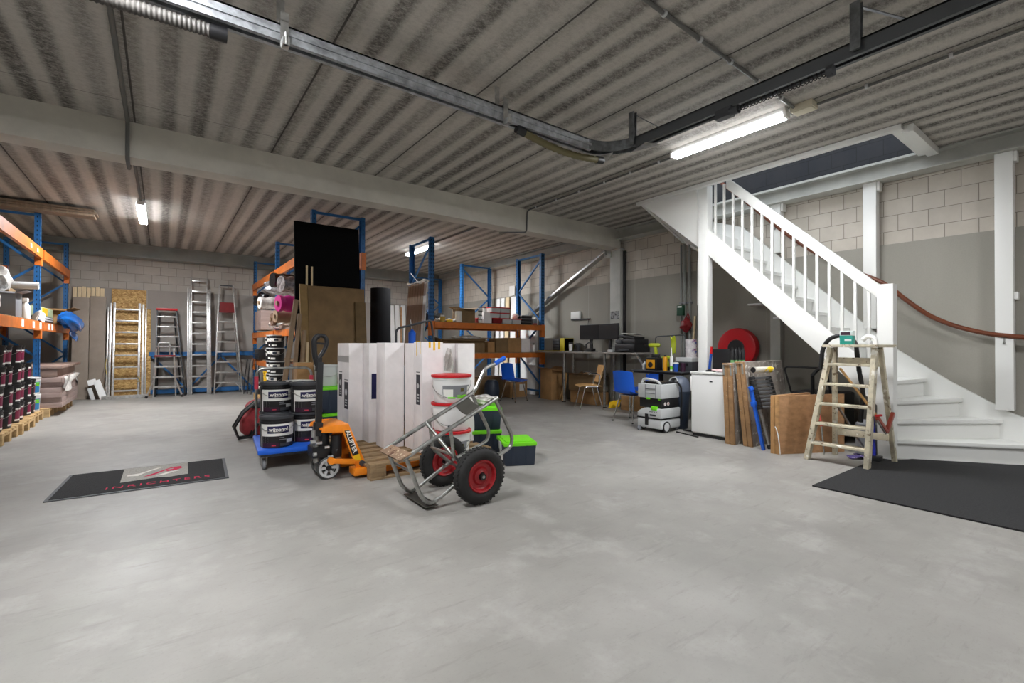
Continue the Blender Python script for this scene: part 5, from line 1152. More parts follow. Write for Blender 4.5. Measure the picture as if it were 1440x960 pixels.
# planks along the right wall
for k, (y, w_, ml) in enumerate(((10.62, 0.16, WPLASTIC), (10.40, 0.15, WPLASTIC), (10.20, 0.16, LIGHTWOOD), (9.95, 0.30, WPLASTIC))):
    m = MB(); m.hexa([(7.28, y-w_, 0), (7.31, y-w_, 0), (7.31, y, 0), (7.28, y, 0), (7.36, y-w_, 2.48), (7.39, y-w_, 2.48), (7.39, y, 2.48), (7.36, y, 2.48)])
    solo(m, 'white_plank', ml, '%s board leaning on the long wall behind the red-lidded tubs' % ('first white', 'second white', 'third pale wooden', 'fourth wide white')[k], 'plank', (7.3, y, 0), 'boards on the long wall behind the rack', 0.003)
m = MB(); m.box((7.408, 9.86, 2.52), (7.412+0.002, 10.1, 2.78)); solo(m, 'paper_notice', PAPER, 'white paper notice taped on the long wall above the red-lidded tubs', 'paper', (7.41, 9.9, 2.5))
m = MB(); m.box((7.33, 8.9, 0), (7.40, 9.75, 1.9)); solo(m, 'white_sheet', WPLASTIC, 'white panel standing behind the rack beside the desk', 'panel', (7.36, 9.3, 0), None, 0.004)

# ------------------------------------------------------------------ things on the rack beside the desk
T1, T2 = 1.687, 1.057
carton('cardboard_box', 'open brown box with white roll before it on the upper shelf by the blue upright', 'box', (4.98, 8.48, T1), (5.32, 8.85, 1.98), CARDDK, None, 0.1)
r = W('paper_roll', 'white roll standing on end in front of the open brown box', 'roll', (4.92, 8.42, T1)); MB(r).lathe([(0.03, 0), (0.07, 0), (0.07, 0.22), (0.03, 0.22)], (4.90, 8.45, T1), n=20).build('roll_body', PAPER, r)
r = W('black_box', 'small black box near the left upright on the upper shelf', 'box', (4.6, 8.9, T1)); MB(r).box((4.45, 8.85, T1), (4.75, 9.1, T1+0.2)).build('box_body', BLACK, r, 0.006); MB(r).box((4.45, 8.84, T1+0.14), (4.75, 8.852, T1+0.2)).build('front_lip', DARK, r)
m = MB(); m.sheet(lambda u, v: (4.45+0.5*u, 8.45+0.3*v, T1+0.03+0.03*math.sin(9*u+4*v)+0.02*math.sin(17*v)), 14, 8, 0.006); solo(m, 'white_cloth', PAPER, 'crumpled white cloth on the upper shelf left of the open box', 'cloth', (4.6, 8.6, T1))
r = W('yellow_pot', 'small yellow pot beside the white cloth on the upper shelf', 'pot', (4.5, 8.45, T1)); MB(r).lathe([(0.05, 0), (0.055, 0.07), (0.05, 0.1)], (4.52, 8.43, T1), n=16).build('body', mat('mustard', (180, 150, 50), 0.5), r); MB(r).cyl((4.52, 8.43, T1+0.1), (4.52, 8.43, T1+0.13), 0.04).build('cap', WPLASTIC, r)
m = MB(); m.box((4.62, 8.42, T1), (4.75, 8.5, T1+0.05)); solo(m, 'yellow_box', YELLOW, 'small flat yellow box on the upper shelf edge', 'box', (4.7, 8.45, T1))
for k in range(4):
    x = 5.42+0.0*k; r = thing('white_cup', '%s of the stacked white cups left of the white box on the upper shelf' % ('lowest', 'second', 'third', 'topmost')[k], 'cup', (5.42, 8.44, T1+0.085*k), 'stacked white cups on the upper shelf')
    MB().lathe([(0.03, 0), (0.034, 0.005), (0.042, 0.065)], n=16).build('body', WPLASTIC, r); MB().lathe([(0.043, 0.062), (0.045, 0.066), (0.045, 0.083), (0.02, 0.084)], n=16).build('lid', DARK, r)
carton('white_box', 'white box with slanted flap between the cups and the red-lidded tubs', 'box', (5.52, 8.44, T1), (5.72, 8.66, T1+0.235), BOXWHITE)
r = thing('white_cup', 'white cup standing on the white box beside the tubs', 'cup', (5.6, 8.55, T1+0.24), 'stacked white cups on the upper shelf'); MB().lathe([(0.03, 0), (0.045, 0.09)], n=16).build('body', WPLASTIC, r); MB().lathe([(0.046, 0.088), (0.047, 0.11), (0.02, 0.112)], n=16).build('lid', REDDK, r)
def tubbox(label, x, y, z, lx=0.245, body=LTGREY):
    r = thing('lidded_tub', label, 'tub', (x, y, z), 'red-lidded tubs on the upper shelf')
    MB().hexa([(-lx/2*0.92, -0.085, 0), (lx/2*0.92, -0.085, 0), (lx/2*0.92, 0.085, 0), (-lx/2*0.92, 0.085, 0), (-lx/2, -0.095, 0.095), (lx/2, -0.095, 0.095), (lx/2, 0.095, 0.095), (-lx/2, 0.095, 0.095)]).build('body', body, r, 0.006)
    MB().box((-lx/2-0.005, -0.1, 0.095), (lx/2+0.005, 0.1, 0.118)).build('lid', RED, r, 0.006)
    return r
t0 = tubbox('bottom left tub, all dark red, under the two grey tubs on the upper shelf', 5.87, 8.52, T1, 0.25, REDDK)
t1_ = tubbox('lower middle grey tub with red lid next to the dark red one', 6.12, 8.50, T1)
dup(t1_, (6.38, 8.50, T1), 'bottom right grey tub with red lid next to the dark trays')
for i, (x, k, lab) in enumerate(((5.80, 1, 'second layer left grey tub with red lid'), (6.05, 1, 'second layer right grey tub with red lid'), (5.80, 2, 'third layer left grey tub with red lid'), (6.04, 2, 'third layer right grey tub with red lid'))):
    dup(t1_, (x+0.01*i, 8.51, T1+0.119*k), lab)
r = dup(t0, (5.62+0.005, 8.78, T1), 'dark red tub half hidden behind the white box')
for k in range(3):
    r = thing('dark_tray', '%s of the dark trays right of the red-lidded tubs' % ('lowest', 'middle', 'topmost')[k], 'tray', (6.68+0.01*k, 8.55, T1+0.07*k), 'stacked dark trays')
    MB().box((-0.15, -0.1, 0), (0.15, 0.1, 0.05)).build('tray_body', BLACK, r, 0.006); MB().box((-0.155, -0.105, 0.05), (0.155, 0.105, 0.066)).build('rim', MIDGREY, r, 0.003)
m = MB(); m.blob((6.50, 8.62, T1+0.19), (0.09, 0.08, 0.06), 3, 0.15, 3); solo(m, 'white_cloth', PAPER, 'small white bundle resting on the bottom right red-lidded tub', 'cloth', (6.5, 8.6, T1+0.12))
r = W('small_carton', 'small grey carton with red tip at the right end of the upper shelf', 'box', (6.95, 8.5, T1)); MB(r).box((6.87, 8.45, T1), (7.0, 8.6, T1+0.13)).build('box_body', MIDGREY, r, 0.004); MB(r).box((6.87, 8.448, T1), (7.0, 8.45, T1+0.03)).build('stripe', RED, r)
carton('cardboard_tray', 'long shallow brown tray full of packs on the lower shelf', 'box', (4.5, 8.45, T2), (5.55, 8.85, T2+0.28), CARDDK, None, 0.12)
m = MB(); m.blob((5.2, 8.62, T2+0.31), (0.32, 0.15, 0.05), 3, 0.2, 15); solo(m, 'plastic_packs', CLEARWRAP, 'plastic wrapped packs heaped in the long brown tray', 'packs', (5.2, 8.6, T2+0.28))
carton('cardboard_box', 'first brown box right of the tray on the lower shelf', 'box', (5.62, 8.44, T2), (5.80, 8.70, T2+0.23), CARD, 'brown boxes on the lower shelf')
carton('cardboard_box', 'second brown box from the tray on the lower shelf', 'box', (5.83, 8.44, T2), (6.15, 8.72, T2+0.31), CARDDK, 'brown boxes on the lower shelf')
carton('cardboard_box', 'third brown box, left of the white box on the lower shelf', 'box', (6.17, 8.44, T2), (6.52, 8.72, T2+0.32), CARD, 'brown boxes on the lower shelf')
carton('white_box', 'white box at the right end of the brown boxes on the lower shelf', 'box', (6.54, 8.44, T2), (6.78, 8.66, T2+0.31), BOXWHITE)
r = W('white_bottle', 'white bottle with dark cap beside the white box on the lower shelf', 'bottle', (6.9, 8.45, T2)); MB(r).lathe([(0.035, 0), (0.04, 0.01), (0.04, 0.14), (0.02, 0.17)], (6.9, 8.45, T2), n=16).build('body', WPLASTIC, r); MB(r).cyl((6.9, 8.45, T2+0.17), (6.9, 8.45, T2+0.2), 0.022).build('cap', BLACK, r)
r = W('black_jug', 'dark can behind the white bottle at the right end of the lower shelf', 'can', (6.86, 8.7, T2)); MB(r).lathe([(0.06, 0), (0.065, 0.2), (0.03, 0.24)], (6.86, 8.7, T2), n=16).build('body', BLACK, r); MB(r).tube([(6.83, 8.7, T2+0.22), (6.83, 8.7, T2+0.28), (6.89, 8.7, T2+0.28), (6.89, 8.7, T2+0.22)], 0.008, 6).build('handle', BLACK, r)
# floor under and beside that rack
carton('cardboard_box', 'tall open brown box with flaps on the floor under the desk end', 'box', (6.93, 7.86, 0), (7.25, 8.24, 0.68), CARD, None, 0.12)
carton('cardboard_box', 'low brown box on the floor under the rack behind the blue chair', 'box', (6.45, 8.75, 0), (6.95, 9.2, 0.42), CARD)
MB_ = MB(); MB_.box((6.72, 8.748, 0.15), (6.88, 8.7495, 0.3)); solo(MB_, 'paper_label', PAPER, 'white label on the low brown box under the rack', 'label', (6.8, 8.748, 0.15))
carton('cardboard_box', 'dark brown box on the floor under the rack left of the blue chair', 'box', (5.4, 8.8, 0), (6.3, 9.25, 0.5), CARDDK)
m = MB(); m.lathe([(0.10, 0), (0.15, 0.05), (0.17, 0.22), (0.15, 0.40), (0.10, 0.46), (0.001, 0.47)], (5.74, 8.46, 0), n=20); solo(m, 'dark_sack', NAVY, 'rounded dark grey sack on the floor left of the far blue chair', 'sack', (5.74, 8.46, 0))

# ------------------------------------------------------------------ chairs
def shell_chair(label, loc, rz, shell=BLUELT, group='blue shell chairs'):
    r = thing('shell_chair', label, 'chair', loc, group, rz)
    def f(u, v):
        x = (u-0.5); w_ = 0.42-0.05*max(0, v-0.5)
        if v < 0.45: t = v/0.45; y = -0.21+0.36*t; z = 0.445-0.015*math.sin(PI*t)-0.02*(1-t)**6
        elif v < 0.6: t = (v-0.45)/0.15; a = t*PI/2*0.93; y = 0.15+0.07*math.sin(a); z = 0.445+0.07*(1-math.cos(a))
        else: t = (v-0.6)/0.4; y = 0.22+0.05*t; z = 0.51+0.31*t
        c = 4*x*x
        if v < 0.52: z += 0.03*c
        else: y -= 0.045*c
        if v > 0.9: z -= 0.02*c*(v-0.9)/0.1
        return (x*w_, y, z)
    MB().sheet(f, 12, 24, 0.007).build('shell', shell, r, 0, 60)
    for s_ in (-1, 1):
        for y0, y1 in ((-0.12, -0.20), (0.12, 0.22)):
            g = MB().tube([(s_*0.13, y0, 0.43), (s_*0.20, y1, 0.012)], 0.011, 8).build('leg', CHROME, r)
            MB().cyl((s_*0.20, y1, 0), (s_*0.20, y1, 0.02), 0.014).build('foot_cap', BLACK, g)
    MB().box((-0.14, -0.13, 0.415), (0.14, 0.13, 0.428)).build('seat_frame', CHROME, r)
    return r
ch = shell_chair('blue shell chair turned away, left of the white vacuum and tool table', (6.07, 4.94, 0), PI/2)
dup(ch, (6.93, 5.30, 0), 'blue shell chair half hidden behind the small tool table', -PI/2-0.1)
dup(ch, (6.17, 8.22, 0), 'darker blue shell chair in front of the rack with brown boxes', 0.22)
r = thing('wooden_chair', 'bent plywood armchair with chrome legs pulled out from the desk', 'chair', (6.62, 6.45, 0), None, -PI/2-0.55)
def f(u, v):
    x = u-0.5
    return (x*0.42, -0.21+0.42*v, 0.45+0.012*math.cos(PI*(v-0.5))-0.03*max(0, 0.12-v)*4)
MB().sheet(f, 8, 10, 0.012).build('seat', CHAIRWOOD, r, 0, 60)
MB().sheet(lambda u, v: ((u-0.5)*0.40, 0.20+0.09*v-0.06*(1-(2*u-1)**2)*-0.4-0.015, 0.50+0.33*v), 10, 8, 0.012).build('backrest', CHAIRWOOD, r, 0, 60)
for s_ in (-1, 1):
    MB().tube(fillet([(s_*0.22, -0.20, 0), (s_*0.20, -0.10, 0.43), (s_*0.20, 0.15, 0.43), (s_*0.20, 0.19, 0.66), (s_*0.21, 0.02, 0.68), (s_*0.21, -0.04, 0.66)], 0.04), 0.011, 8).build('side_frame', CHROME, r)
    MB().tube([(s_*0.22, 0.24, 0.0), (s_*0.20, 0.13, 0.43)], 0.011, 8).build('leg', CHROME, r)
    MB().bar((s_*0.21, -0.05, 0.685), (s_*0.21, 0.13, 0.69), 0.035, 0.016).build('armrest', BLACK, r, 0.004)
    MB().tube([(s_*0.20, 0.16, 0.43), (s_*0.18, 0.24, 0.72)], 0.009, 8).build('back_support', CHROME, r)

# ------------------------------------------------------------------ desk, column, brace
r = W('steel_column', 'white steel column on the long wall behind the monitors, carrying the beam', 'column', (7.35, 6.36, 0))
m = MB(r); m.box((7.30, 6.23, 1.2), (7.41, 6.49, 3.148)); m.build('column_shaft', OFFWHITE, r, 0.004)
m = MB(r); m.box((7.30, 6.232, 0), (7.41, 6.488, 1.2)); m.build('column_base', GREYSTEEL, r)
m = MB(r); m.box((7.28, 6.21, 3.12), (7.41, 6.51, 3.148)); m.build('head_plate', OFFWHITE, r)
m = MB(r); m.box((7.38, 6.17, 0), (7.412, 6.22, 3.1)); m.build('dark_gap', BLACK, r)
m = MB(r); m.box((7.296, 6.25, 1.74), (7.299, 6.47, 1.90)); m.build('photo_print', splat('grey_print', (150, 150, 150), (60, 60, 60), 24, 0.5), r)
r = W('diagonal_brace', 'galvanised diagonal brace rising from behind the rack to the white column', 'brace', (7.25, 9.4, 1.6))
MB(r).bar((7.27, 6.55, 3.13), (7.29, 9.55, 1.73), 0.05, 0.14, (1, 0, 0)).build('brace_bar', ALU, r, 0.004)
MB(r).cbox((7.285, 6.53, 3.09), (0.03, 0.16, 0.18)).build('gusset', OFFWHITE, r)
for d in (0.03, -0.03): MB(r).cyl((7.23, 6.60+d, 3.1+d), (7.27, 6.60+d, 3.1+d), 0.016, None, 8).build('bolt', STEELTUBE, r)
dk = W('work_desk', 'long grey standing-height desk along the long wall with monitors on it', 'desk', (7.1, 6.9, 0))
DZ = 1.085
MB(dk).box((6.83, 5.45, DZ-0.032), (7.27, 8.30, DZ)).build('desk_top', mat('desk_grey', (150, 144, 136), 0.5, var=0.1), dk, 0.004)
for x, y in ((6.93, 7.45), (6.93, 6.30), (7.2, 7.45), (7.2, 6.30)):
    MB(dk).cyl((x, y, 0.015), (x, y, DZ-0.03), 0.027, None, 14).build('leg', STEELTUBE, dk)
    MB(dk).cyl((x, y, 0), (x, y, 0.016), 0.04).build('foot', BLACK, dk)
MB(dk).bar((6.95, 5.55, DZ-0.03), (6.98, 5.30, 0.70), 0.03, 0.03).build('end_strut', ALU, dk)
def monitor(label, yc, w_, rz, x):
    r = thing('monitor', label, 'monitor', (x, yc, DZ), 'monitors on the desk', rz)
    MB().box((-w_/2, 0, 0.25), (w_/2, 0.03, 0.56)).build('casing', BLACK, r, 0.004)
    MB().box((-w_/2+0.012, -0.002, 0.27), (w_/2-0.012, 0.001, 0.548)).build('screen', mat('screen_dark', (30, 32, 34), 0.35), r)
    MB().box((-0.03, 0.03, 0.02), (0.03, 0.06, 0.36)).build('stand', BLACK, r, 0.004)
    MB().box((-0.11, -0.06, 0), (0.11, 0.12, 0.015)).build('stand_base', BLACK, r, 0.004)
    return r
monitor('left black monitor on the desk, screen dark, nearer the drawer unit', 6.88, 0.56, -PI/2+0.1, 7.13)
monitor('right dark grey monitor on the desk in front of the white column', 6.31, 0.56, -PI/2-0.12, 7.05)
pr = W('printer', 'black office printer with papers on top at the right end of the desk', 'printer', (7.1, 5.85, DZ))
MB(pr).box((6.90, 5.55, DZ), (7.35, 6.02, DZ+0.16)).build('printer_body', BLACK, pr, 0.015)
MB(pr).box((6.93, 5.57, DZ+0.16), (7.33, 6.0, DZ+0.25)).build('scanner', mat('soft_black', (34, 34, 36), 0.4), pr, 0.012)
MB(pr).cbox((7.12, 5.80, DZ+0.285), (0.3, 0.38, 0.05), (0.12, 0, 0)).build('document_feeder', BLACK, pr, 0.01)
MB(pr).box((6.895, 5.68, DZ+0.03), (6.902, 5.92, DZ+0.07)).build('paper_slot', DARK, pr)
MB(pr).box((6.80, 5.68, DZ+0.035), (6.90, 5.92, DZ+0.042)).build('paper_tray', DARK, pr)
MB(pr).box((6.898, 5.87, DZ+0.17), (6.931, 6.0, DZ+0.235)).build('control_panel', DARK, pr, 0.004)
m = MB(); m.sheet(lambda u, v: (7.0+0.24*u, 5.62+0.34*v, DZ+0.338+0.02*v+0.012*math.sin(5*u)), 4, 4, 0.003); solo(m, 'paper_sheet', PAPER, 'loose white papers lying on top of the black printer', 'paper', (7.1, 5.8, DZ+0.3))
r = W('drawer_unit', 'small yellow and black drawer unit on the left end of the desk', 'drawer unit', (7.1, 7.7, DZ))
MB(r).box((7.0, 7.52, DZ), (7.28, 7.9, DZ+0.28)).build('cabinet_body', BLACK, r, 0.006)
MB(r).box((6.995, 7.52, DZ), (7.28, 7.65, DZ+0.285)).build('side_box', mat('olive_yellow', (196, 178, 40), 0.5), r, 0.005)
for k in range(4): MB(r).box((6.985, 7.67, DZ+0.015+0.066*k), (7.0, 7.88, DZ+0.068+0.066*k)).build('drawer', DARK, r, 0.003)
m = MB(); m.box((6.85, 7.55, DZ), (6.99, 8.25, DZ+0.012)); solo(m, 'yellow_board', mat('olive_yellow', (196, 178, 40), 0.5), 'flat yellow board lying along the desk edge before the drawer unit', 'board', (6.9, 7.9, DZ))
r = W('thermos_cup', 'white cup with black lid beside the drawer unit on the desk', 'cup', (7.0, 7.3, DZ)); MB(r).lathe([(0.035, 0), (0.04, 0.16)], (7.0, 7.32, DZ), n=16).build('body', WPLASTIC, r); MB(r).lathe([(0.042, 0.16), (0.042, 0.2), (0.03, 0.205)], (7.0, 7.32, DZ), n=16).build('lid', BLACK, r)
r = W('dark_cup', 'dark round tin behind the white cup on the desk', 'tin', (7.1, 7.22, DZ)); MB(r).lathe([(0.05, 0), (0.05, 0.17), (0.045, 0.175)], (7.1, 7.2, DZ), n=16).build('body', DARK, r)
r = W('desk_phone', 'black telephone and headset below the left monitor', 'phone', (6.95, 6.75, DZ)); MB(r).hexa([(6.88, 6.62, DZ), (7.02, 6.62, DZ), (7.02, 6.82, DZ), (6.88, 6.82, DZ), (6.88, 6.62, DZ+0.02), (7.02, 6.62, DZ+0.07), (7.02, 6.82, DZ+0.07), (6.88, 6.82, DZ+0.02)]).build('phone_body', BLACK, r, 0.006); MB(r).tube([(6.93, 6.64, DZ+0.07), (6.93, 6.64, DZ+0.15), (6.94, 6.73, DZ+0.19), (6.93, 6.80, DZ+0.15), (6.93, 6.80, DZ+0.07)], 0.014, 8).build('headset', BLACK, r)
r = W('keyboard', 'dark keyboard on the desk before the left monitor', 'keyboard', (6.92, 7.0, DZ)); MB(r).box((6.86, 6.86, DZ), (6.98, 7.18, DZ+0.018)).build('keyboard_body', DARK, r, 0.004); MB(r).box((6.87, 6.87, DZ+0.018), (6.97, 7.17, DZ+0.022)).build('keys', BLACK, r)
m = MB(); m.box((6.86, 7.22, DZ), (7.0, 7.27, DZ+0.012)); m.box((6.86, 7.27, DZ), (6.99, 7.45, DZ+0.006)); solo(m, 'paper_stack', PAPER, 'thin stack of white papers on the desk left of the keyboard', 'paper', (6.9, 7.3, DZ))
r = W('tape_dispenser', 'small white and black desk item beside the printer', 'dispenser', (6.92, 6.12, DZ)); MB(r).box((6.9, 6.08, DZ), (6.97, 6.2, DZ+0.05)).build('dispenser_body', LTGREY, r, 0.008); MB(r).lathe([(0.02, -0.01), (0.035, -0.01), (0.035, 0.01), (0.02, 0.01)], (6.935, 6.16, DZ+0.06), (1, 0, 0), 14).build('tape', BLACK, r)
r = W('wall_box', 'small white box on a bracket on the wall above the left monitor', 'wall box', (7.38, 7.5, 1.8)); MB(r).box((7.36, 7.42, 1.80), (7.412, 7.70, 1.96)).build('housing', WPLASTIC, r, 0.008); MB(r).box((7.385, 7.15, 1.77), (7.412, 7.72, 1.80)).build('bracket', DARK, r); MB(r).tube([(7.39, 7.18, 1.78), (7.37, 7.18, 1.6), (7.3, 7.15, 1.45)], 0.006, 6).build('cable', BLACK, r)
carton('cardboard_box', 'open brown box on another box under the desk', 'box', (7.0, 6.62, 0.262), (7.28, 7.38, 0.60), CARDDK, None, 0.1)
carton('cardboard_box', 'low brown box with white tape under the desk', 'box', (7.05, 6.60, 0), (7.38, 7.38, 0.255), CARD)
carton('cardboard_box', 'brown box on the floor under the right end of the desk', 'box', (7.0, 5.45, 0), (7.36, 5.95, 0.32), CARD)
m = MB(); m.bar((7.05, 7.62, 0), (7.25, 7.72, 0.6), 0.06, 0.02); m.bar((7.1, 7.78, 0), (7.2, 7.7, 0.45), 0.05, 0.02); solo(m, 'timber_offcuts', CHAIRWOOD, 'two timber offcuts leaning beside the tall brown box under the desk', 'timber', (7.1, 7.7, 0))
m = MB(); m.sheet(lambda u, v: (6.98+0.15*u, 6.05+0.2*v, 0.03+0.09*u+0.05*math.sin(8*u+5*v)), 8, 8, 0.006); solo(m, 'yellow_cloth', YELLOW, 'yellow and grey rag on the floor under the desk behind the blue chair', 'cloth', (7.05, 6.1, 0))

# ------------------------------------------------------------------ pipes and things hung by the tall stair post
for k, (y, rr, lab) in enumerate(((4.90, 0.018, 'thin grey wall pipe, leftmost beside the stair soffit'), (4.83, 0.028, 'thick grey wall pipe in the middle of the three'), (4.73, 0.022, 'grey wall pipe nearest the tall stair post'))):
    r = W('wall_pipe', lab, 'pipe', (7.36, y, 0), 'wall pipes by the stair')
    MB(r).cyl((7.365, y, 0), (7.365, y, 3.0), rr, None, 12).build('pipe', GREYSTEEL, r)
    for z in (0.9, 1.95): MB(r).box((7.36-rr*1.3, y-rr*1.3, z), (7.412, y+rr*1.3, z+0.03)).build('pipe_clamp', MIDGREY, r)
r = W('green_box', 'dark green box hanging on the wall pipes', 'box', (7.3, 4.85, 1.75)); MB(r).box((7.26, 4.80, 1.74), (7.33, 4.92, 1.92)).build('box_body', mat('dark_green', (24, 66, 44), 0.5), r, 0.006); MB(r).box((7.257, 4.82, 1.88), (7.26, 4.90, 1.905)).build('strip', WPLASTIC, r)
m = MB(); m.blob((7.26, 4.73, 1.57), (0.05, 0.10, 0.11), 3, 0.2, 5); m.tube([(7.3, 4.78, 1.66), (7.33, 4.74, 1.78), (7.3, 4.68, 1.66)], 0.01, 6); solo(m, 'red_glove', REDDK, 'red cloth hanging from the wall pipes by the stair post', 'cloth', (7.3, 4.73, 1.45))
m = MB(); m.bar((7.28, 4.62, 1.15), (7.32, 4.60, 1.72), 0.03, 0.02); solo(m, 'broom_stick', LIGHTWOOD, 'pale broom stick end standing beside the patterned paper rolls', 'stick', (7.3, 4.6, 1.1))

# ------------------------------------------------------------------ tool table, bin, vacuum, fridge
TZ = 0.815
tt = W('tool_table', 'small dark-topped table crowded with power tools beside the fridge', 'table', (6.5, 4.5, 0))
MB(tt).box((6.22, 4.13, TZ-0.012), (6.95, 5.10, TZ)).build('table_top', DARK, tt, 0.004)
MB(tt).box((6.25, 4.16, TZ-0.045), (6.92, 5.05, TZ-0.012)).build('table_apron', BLACK, tt)
for x, y in ((6.58, 4.75),): MB(tt).cyl((x, y, 0.03), (x, y, TZ-0.04), 0.04).build('column', BLACK, tt)
MB(tt).box((6.3, 4.72, 0), (6.86, 4.78, 0.035)).build('foot', BLACK, tt, 0.006); MB(tt).box((6.55, 4.5, 0), (6.61, 5.0, 0.035)).build('foot', BLACK, tt, 0.006)
def cordless(label, x, y, z, rz, c):
    r = thing('cordless_drill', label, 'drill', (x, y, z), 'power tools on the tool table', rz)
    MB().lathe([(0.025, -0.1), (0.034, -0.08), (0.034, 0.05), (0.026, 0.08)], (0, 0, 0.2), (1, 0, 0), 16).build('motor_body', c, r); MB().lathe([(0.022, 0.08), (0.022, 0.12), (0.008, 0.15)], (0, 0, 0.2), (1, 0, 0), 14).build('chuck', BLACK, r)
    MB().hexa([(-0.07, -0.02, 0.05), (-0.02, -0.02, 0.05), (-0.02, 0.02, 0.05), (-0.07, 0.02, 0.05), (-0.045, -0.02, 0.19), (0.005, -0.02, 0.19), (0.005, 0.02, 0.19), (-0.045, 0.02, 0.19)]).build('grip', c, r, 0.006); MB().box((-0.10, -0.035, 0), (0.03, 0.035, 0.055)).build('battery', BLACK, r, 0.006)
    return r
LIME = mat('tool_lime', (168, 180, 34), 0.45)
r = W('tool_radio', 'black and yellow site radio on the tool table', 'radio', (6.42, 4.78, TZ)); MB(r).box((6.36, 4.68, TZ), (6.52, 4.90, TZ+0.20)).build('radio_body', BLACK, r, 0.012); MB(r).box((6.352, 4.71, TZ+0.03), (6.362, 4.87, TZ+0.17)).build('front_panel', mat('amber', (214, 150, 24), 0.4), r, 0.004); MB(r).cyl((6.348, 4.79, TZ+0.09), (6.355, 4.79, TZ+0.09), 0.045, None, 18).build('speaker', BLACK, r)
cordless('lime cordless drill standing on the site radio', 6.44, 4.79, TZ+0.205, PI/2+0.4, LIME)
cordless('second lime drill behind the first on the tool table', 6.66, 4.72, TZ, PI/2-0.2, LIME)
r = W('white_bottle', 'small white bottle left of the site radio on the tool table', 'bottle', (6.45, 4.98, TZ)); MB(r).lathe([(0.03, 0), (0.035, 0.01), (0.035, 0.09), (0.012, 0.12)], (6.45, 4.98, TZ), n=14).build('body', WPLASTIC, r); MB(r).cyl((6.45, 4.98, TZ+0.12), (6.45, 4.98, TZ+0.14), 0.014).build('cap', LTGREY, r)
r = W('orange_can', 'orange yellow can between the radio and the sealant tube', 'can', (6.42, 4.56, TZ)); MB(r).lathe([(0.035, 0), (0.036, 0.2), (0.025, 0.225)], (6.42, 4.56, TZ), n=16).build('body', mat('amber', (214, 150, 24), 0.4), r); MB(r).cyl((6.42, 4.56, TZ+0.22), (6.42, 4.56, TZ+0.25), 0.02).build('cap', BLACK, r)
r = W('sealant_tube', 'white sealant tube with pointed nozzle on the tool table', 'tube', (6.36, 4.40, TZ)); MB(r).lathe([(0.024, 0), (0.025, 0.22), (0.012, 0.235), (0.010, 0.27), (0.003, 0.37)], (6.36, 4.40, TZ), n=16).build('body', WPLASTIC, r); MB(r).lathe([(0.0255, 0.03), (0.0255, 0.08)], (6.36, 4.40, TZ), n=16).build('label', GREEN, r)
r = W('blue_cup', 'blue paper cup with white lid on the tool table edge', 'cup', (6.34, 4.31, TZ)); MB(r).lathe([(0.03, 0), (0.04, 0.12)], (6.34, 4.31, TZ), n=18).build('body', mat('blue_print', (30, 80, 170), 0.5), r); MB(r).lathe([(0.042, 0.12), (0.042, 0.138), (0.03, 0.145)], (6.34, 4.31, TZ), n=18).build('lid', WPLASTIC, r)
r = W('dark_can', 'dark maroon can beside the blue cup on the tool table', 'can', (6.40, 4.25, TZ)); MB(r).lathe([(0.035, 0), (0.036, 0.13), (0.03, 0.135)], (6.42, 4.24, TZ), n=16).build('body', PURPLE, r)
r = W('tool_case', 'dark grey tool case with white lid on the tool table by the stair post', 'case', (6.62, 4.16, TZ)); MB(r).box((6.50, 4.14, TZ), (6.90, 4.42, TZ+0.15)).build('case_body', DARK, r, 0.008); MB(r).box((6.495, 4.135, TZ+0.15), (6.905, 4.425, TZ+0.215)).build('case_lid', LTGREY, r, 0.008); MB(r).box((6.494, 4.2, TZ+0.09), (6.50, 4.36, TZ+0.13)).build('handle', BLACK, r)
PATT = splat('patterned_paper', (232, 226, 226), (140, 60, 120), 16, 0.58, 0.7, (60, 80, 160))
for k in range(2):
    r = thing('paper_roll', '%s patterned kitchen roll stacked on the tool case by the stair post' % ('lower', 'upper')[k], 'roll', (6.65, 4.25, TZ+0.216+0.142*k), 'patterned kitchen rolls'); MB().lathe([(0.02, 0.0), (0.085, 0.0), (0.085, 0.14), (0.02, 0.14)], n=22).build('roll_body', PATT, r); MB().lathe([(0.018, -0.0), (0.021, 0.0), (0.021, 0.141), (0.018, 0.141)], n=14).build('core', CARD, r)
m = MB(); m.sheet(lambda u, v: (6.78+0.012*math.sin(5*v), 4.62+0.09*u-0.02*v, 1.36-0.28*v+0.02*math.sin(7*u)), 8, 10, 0.012); solo(m, 'yellow_gloves', LIME, 'yellow-green glove hanging from the rail above the tool table', 'glove', (6.78, 4.6, 1.05))
r = W('hook_rail', 'dark metal hook rail above the tool table', 'rail', (6.8, 4.8, 1.3)); MB(r).tube(fillet([(6.80, 5.02, TZ), (6.80, 5.02, 1.37), (6.80, 4.45, 1.39), (6.80, 4.45, TZ)], 0.05), 0.01, 8).build('bent_rod', DARK, r)
wbn = W('waste_bin', 'dark round waste bin with domed lid below the tool table', 'bin', (6.08, 4.17, 0))
cb = (6.155, 4.12, 0)
m = MB(wbn); m.lathe([(0.11, 0), (0.115, 0.01), (0.145, 0.50), (0.15, 0.50), (0.15, 0.56), (0.14, 0.56)], cb, n=24); m.build('bin_body', NAVY, wbn)
m = MB(wbn); m.lathe([(0.155, 0.545), (0.155, 0.58), (0.145, 0.65), (0.115, 0.72), (0.06, 0.757), (0.001, 0.77)], cb, n=24); m.build('domed_lid', mat('slate_lid', (92, 100, 116), 0.45), wbn)
m = MB(wbn); m.blob((6.055, 4.135, 0.665), (0.062, 0.08, 0.075), 3, 0.0, 0); m.build('lid_opening', BLACK, wbn)
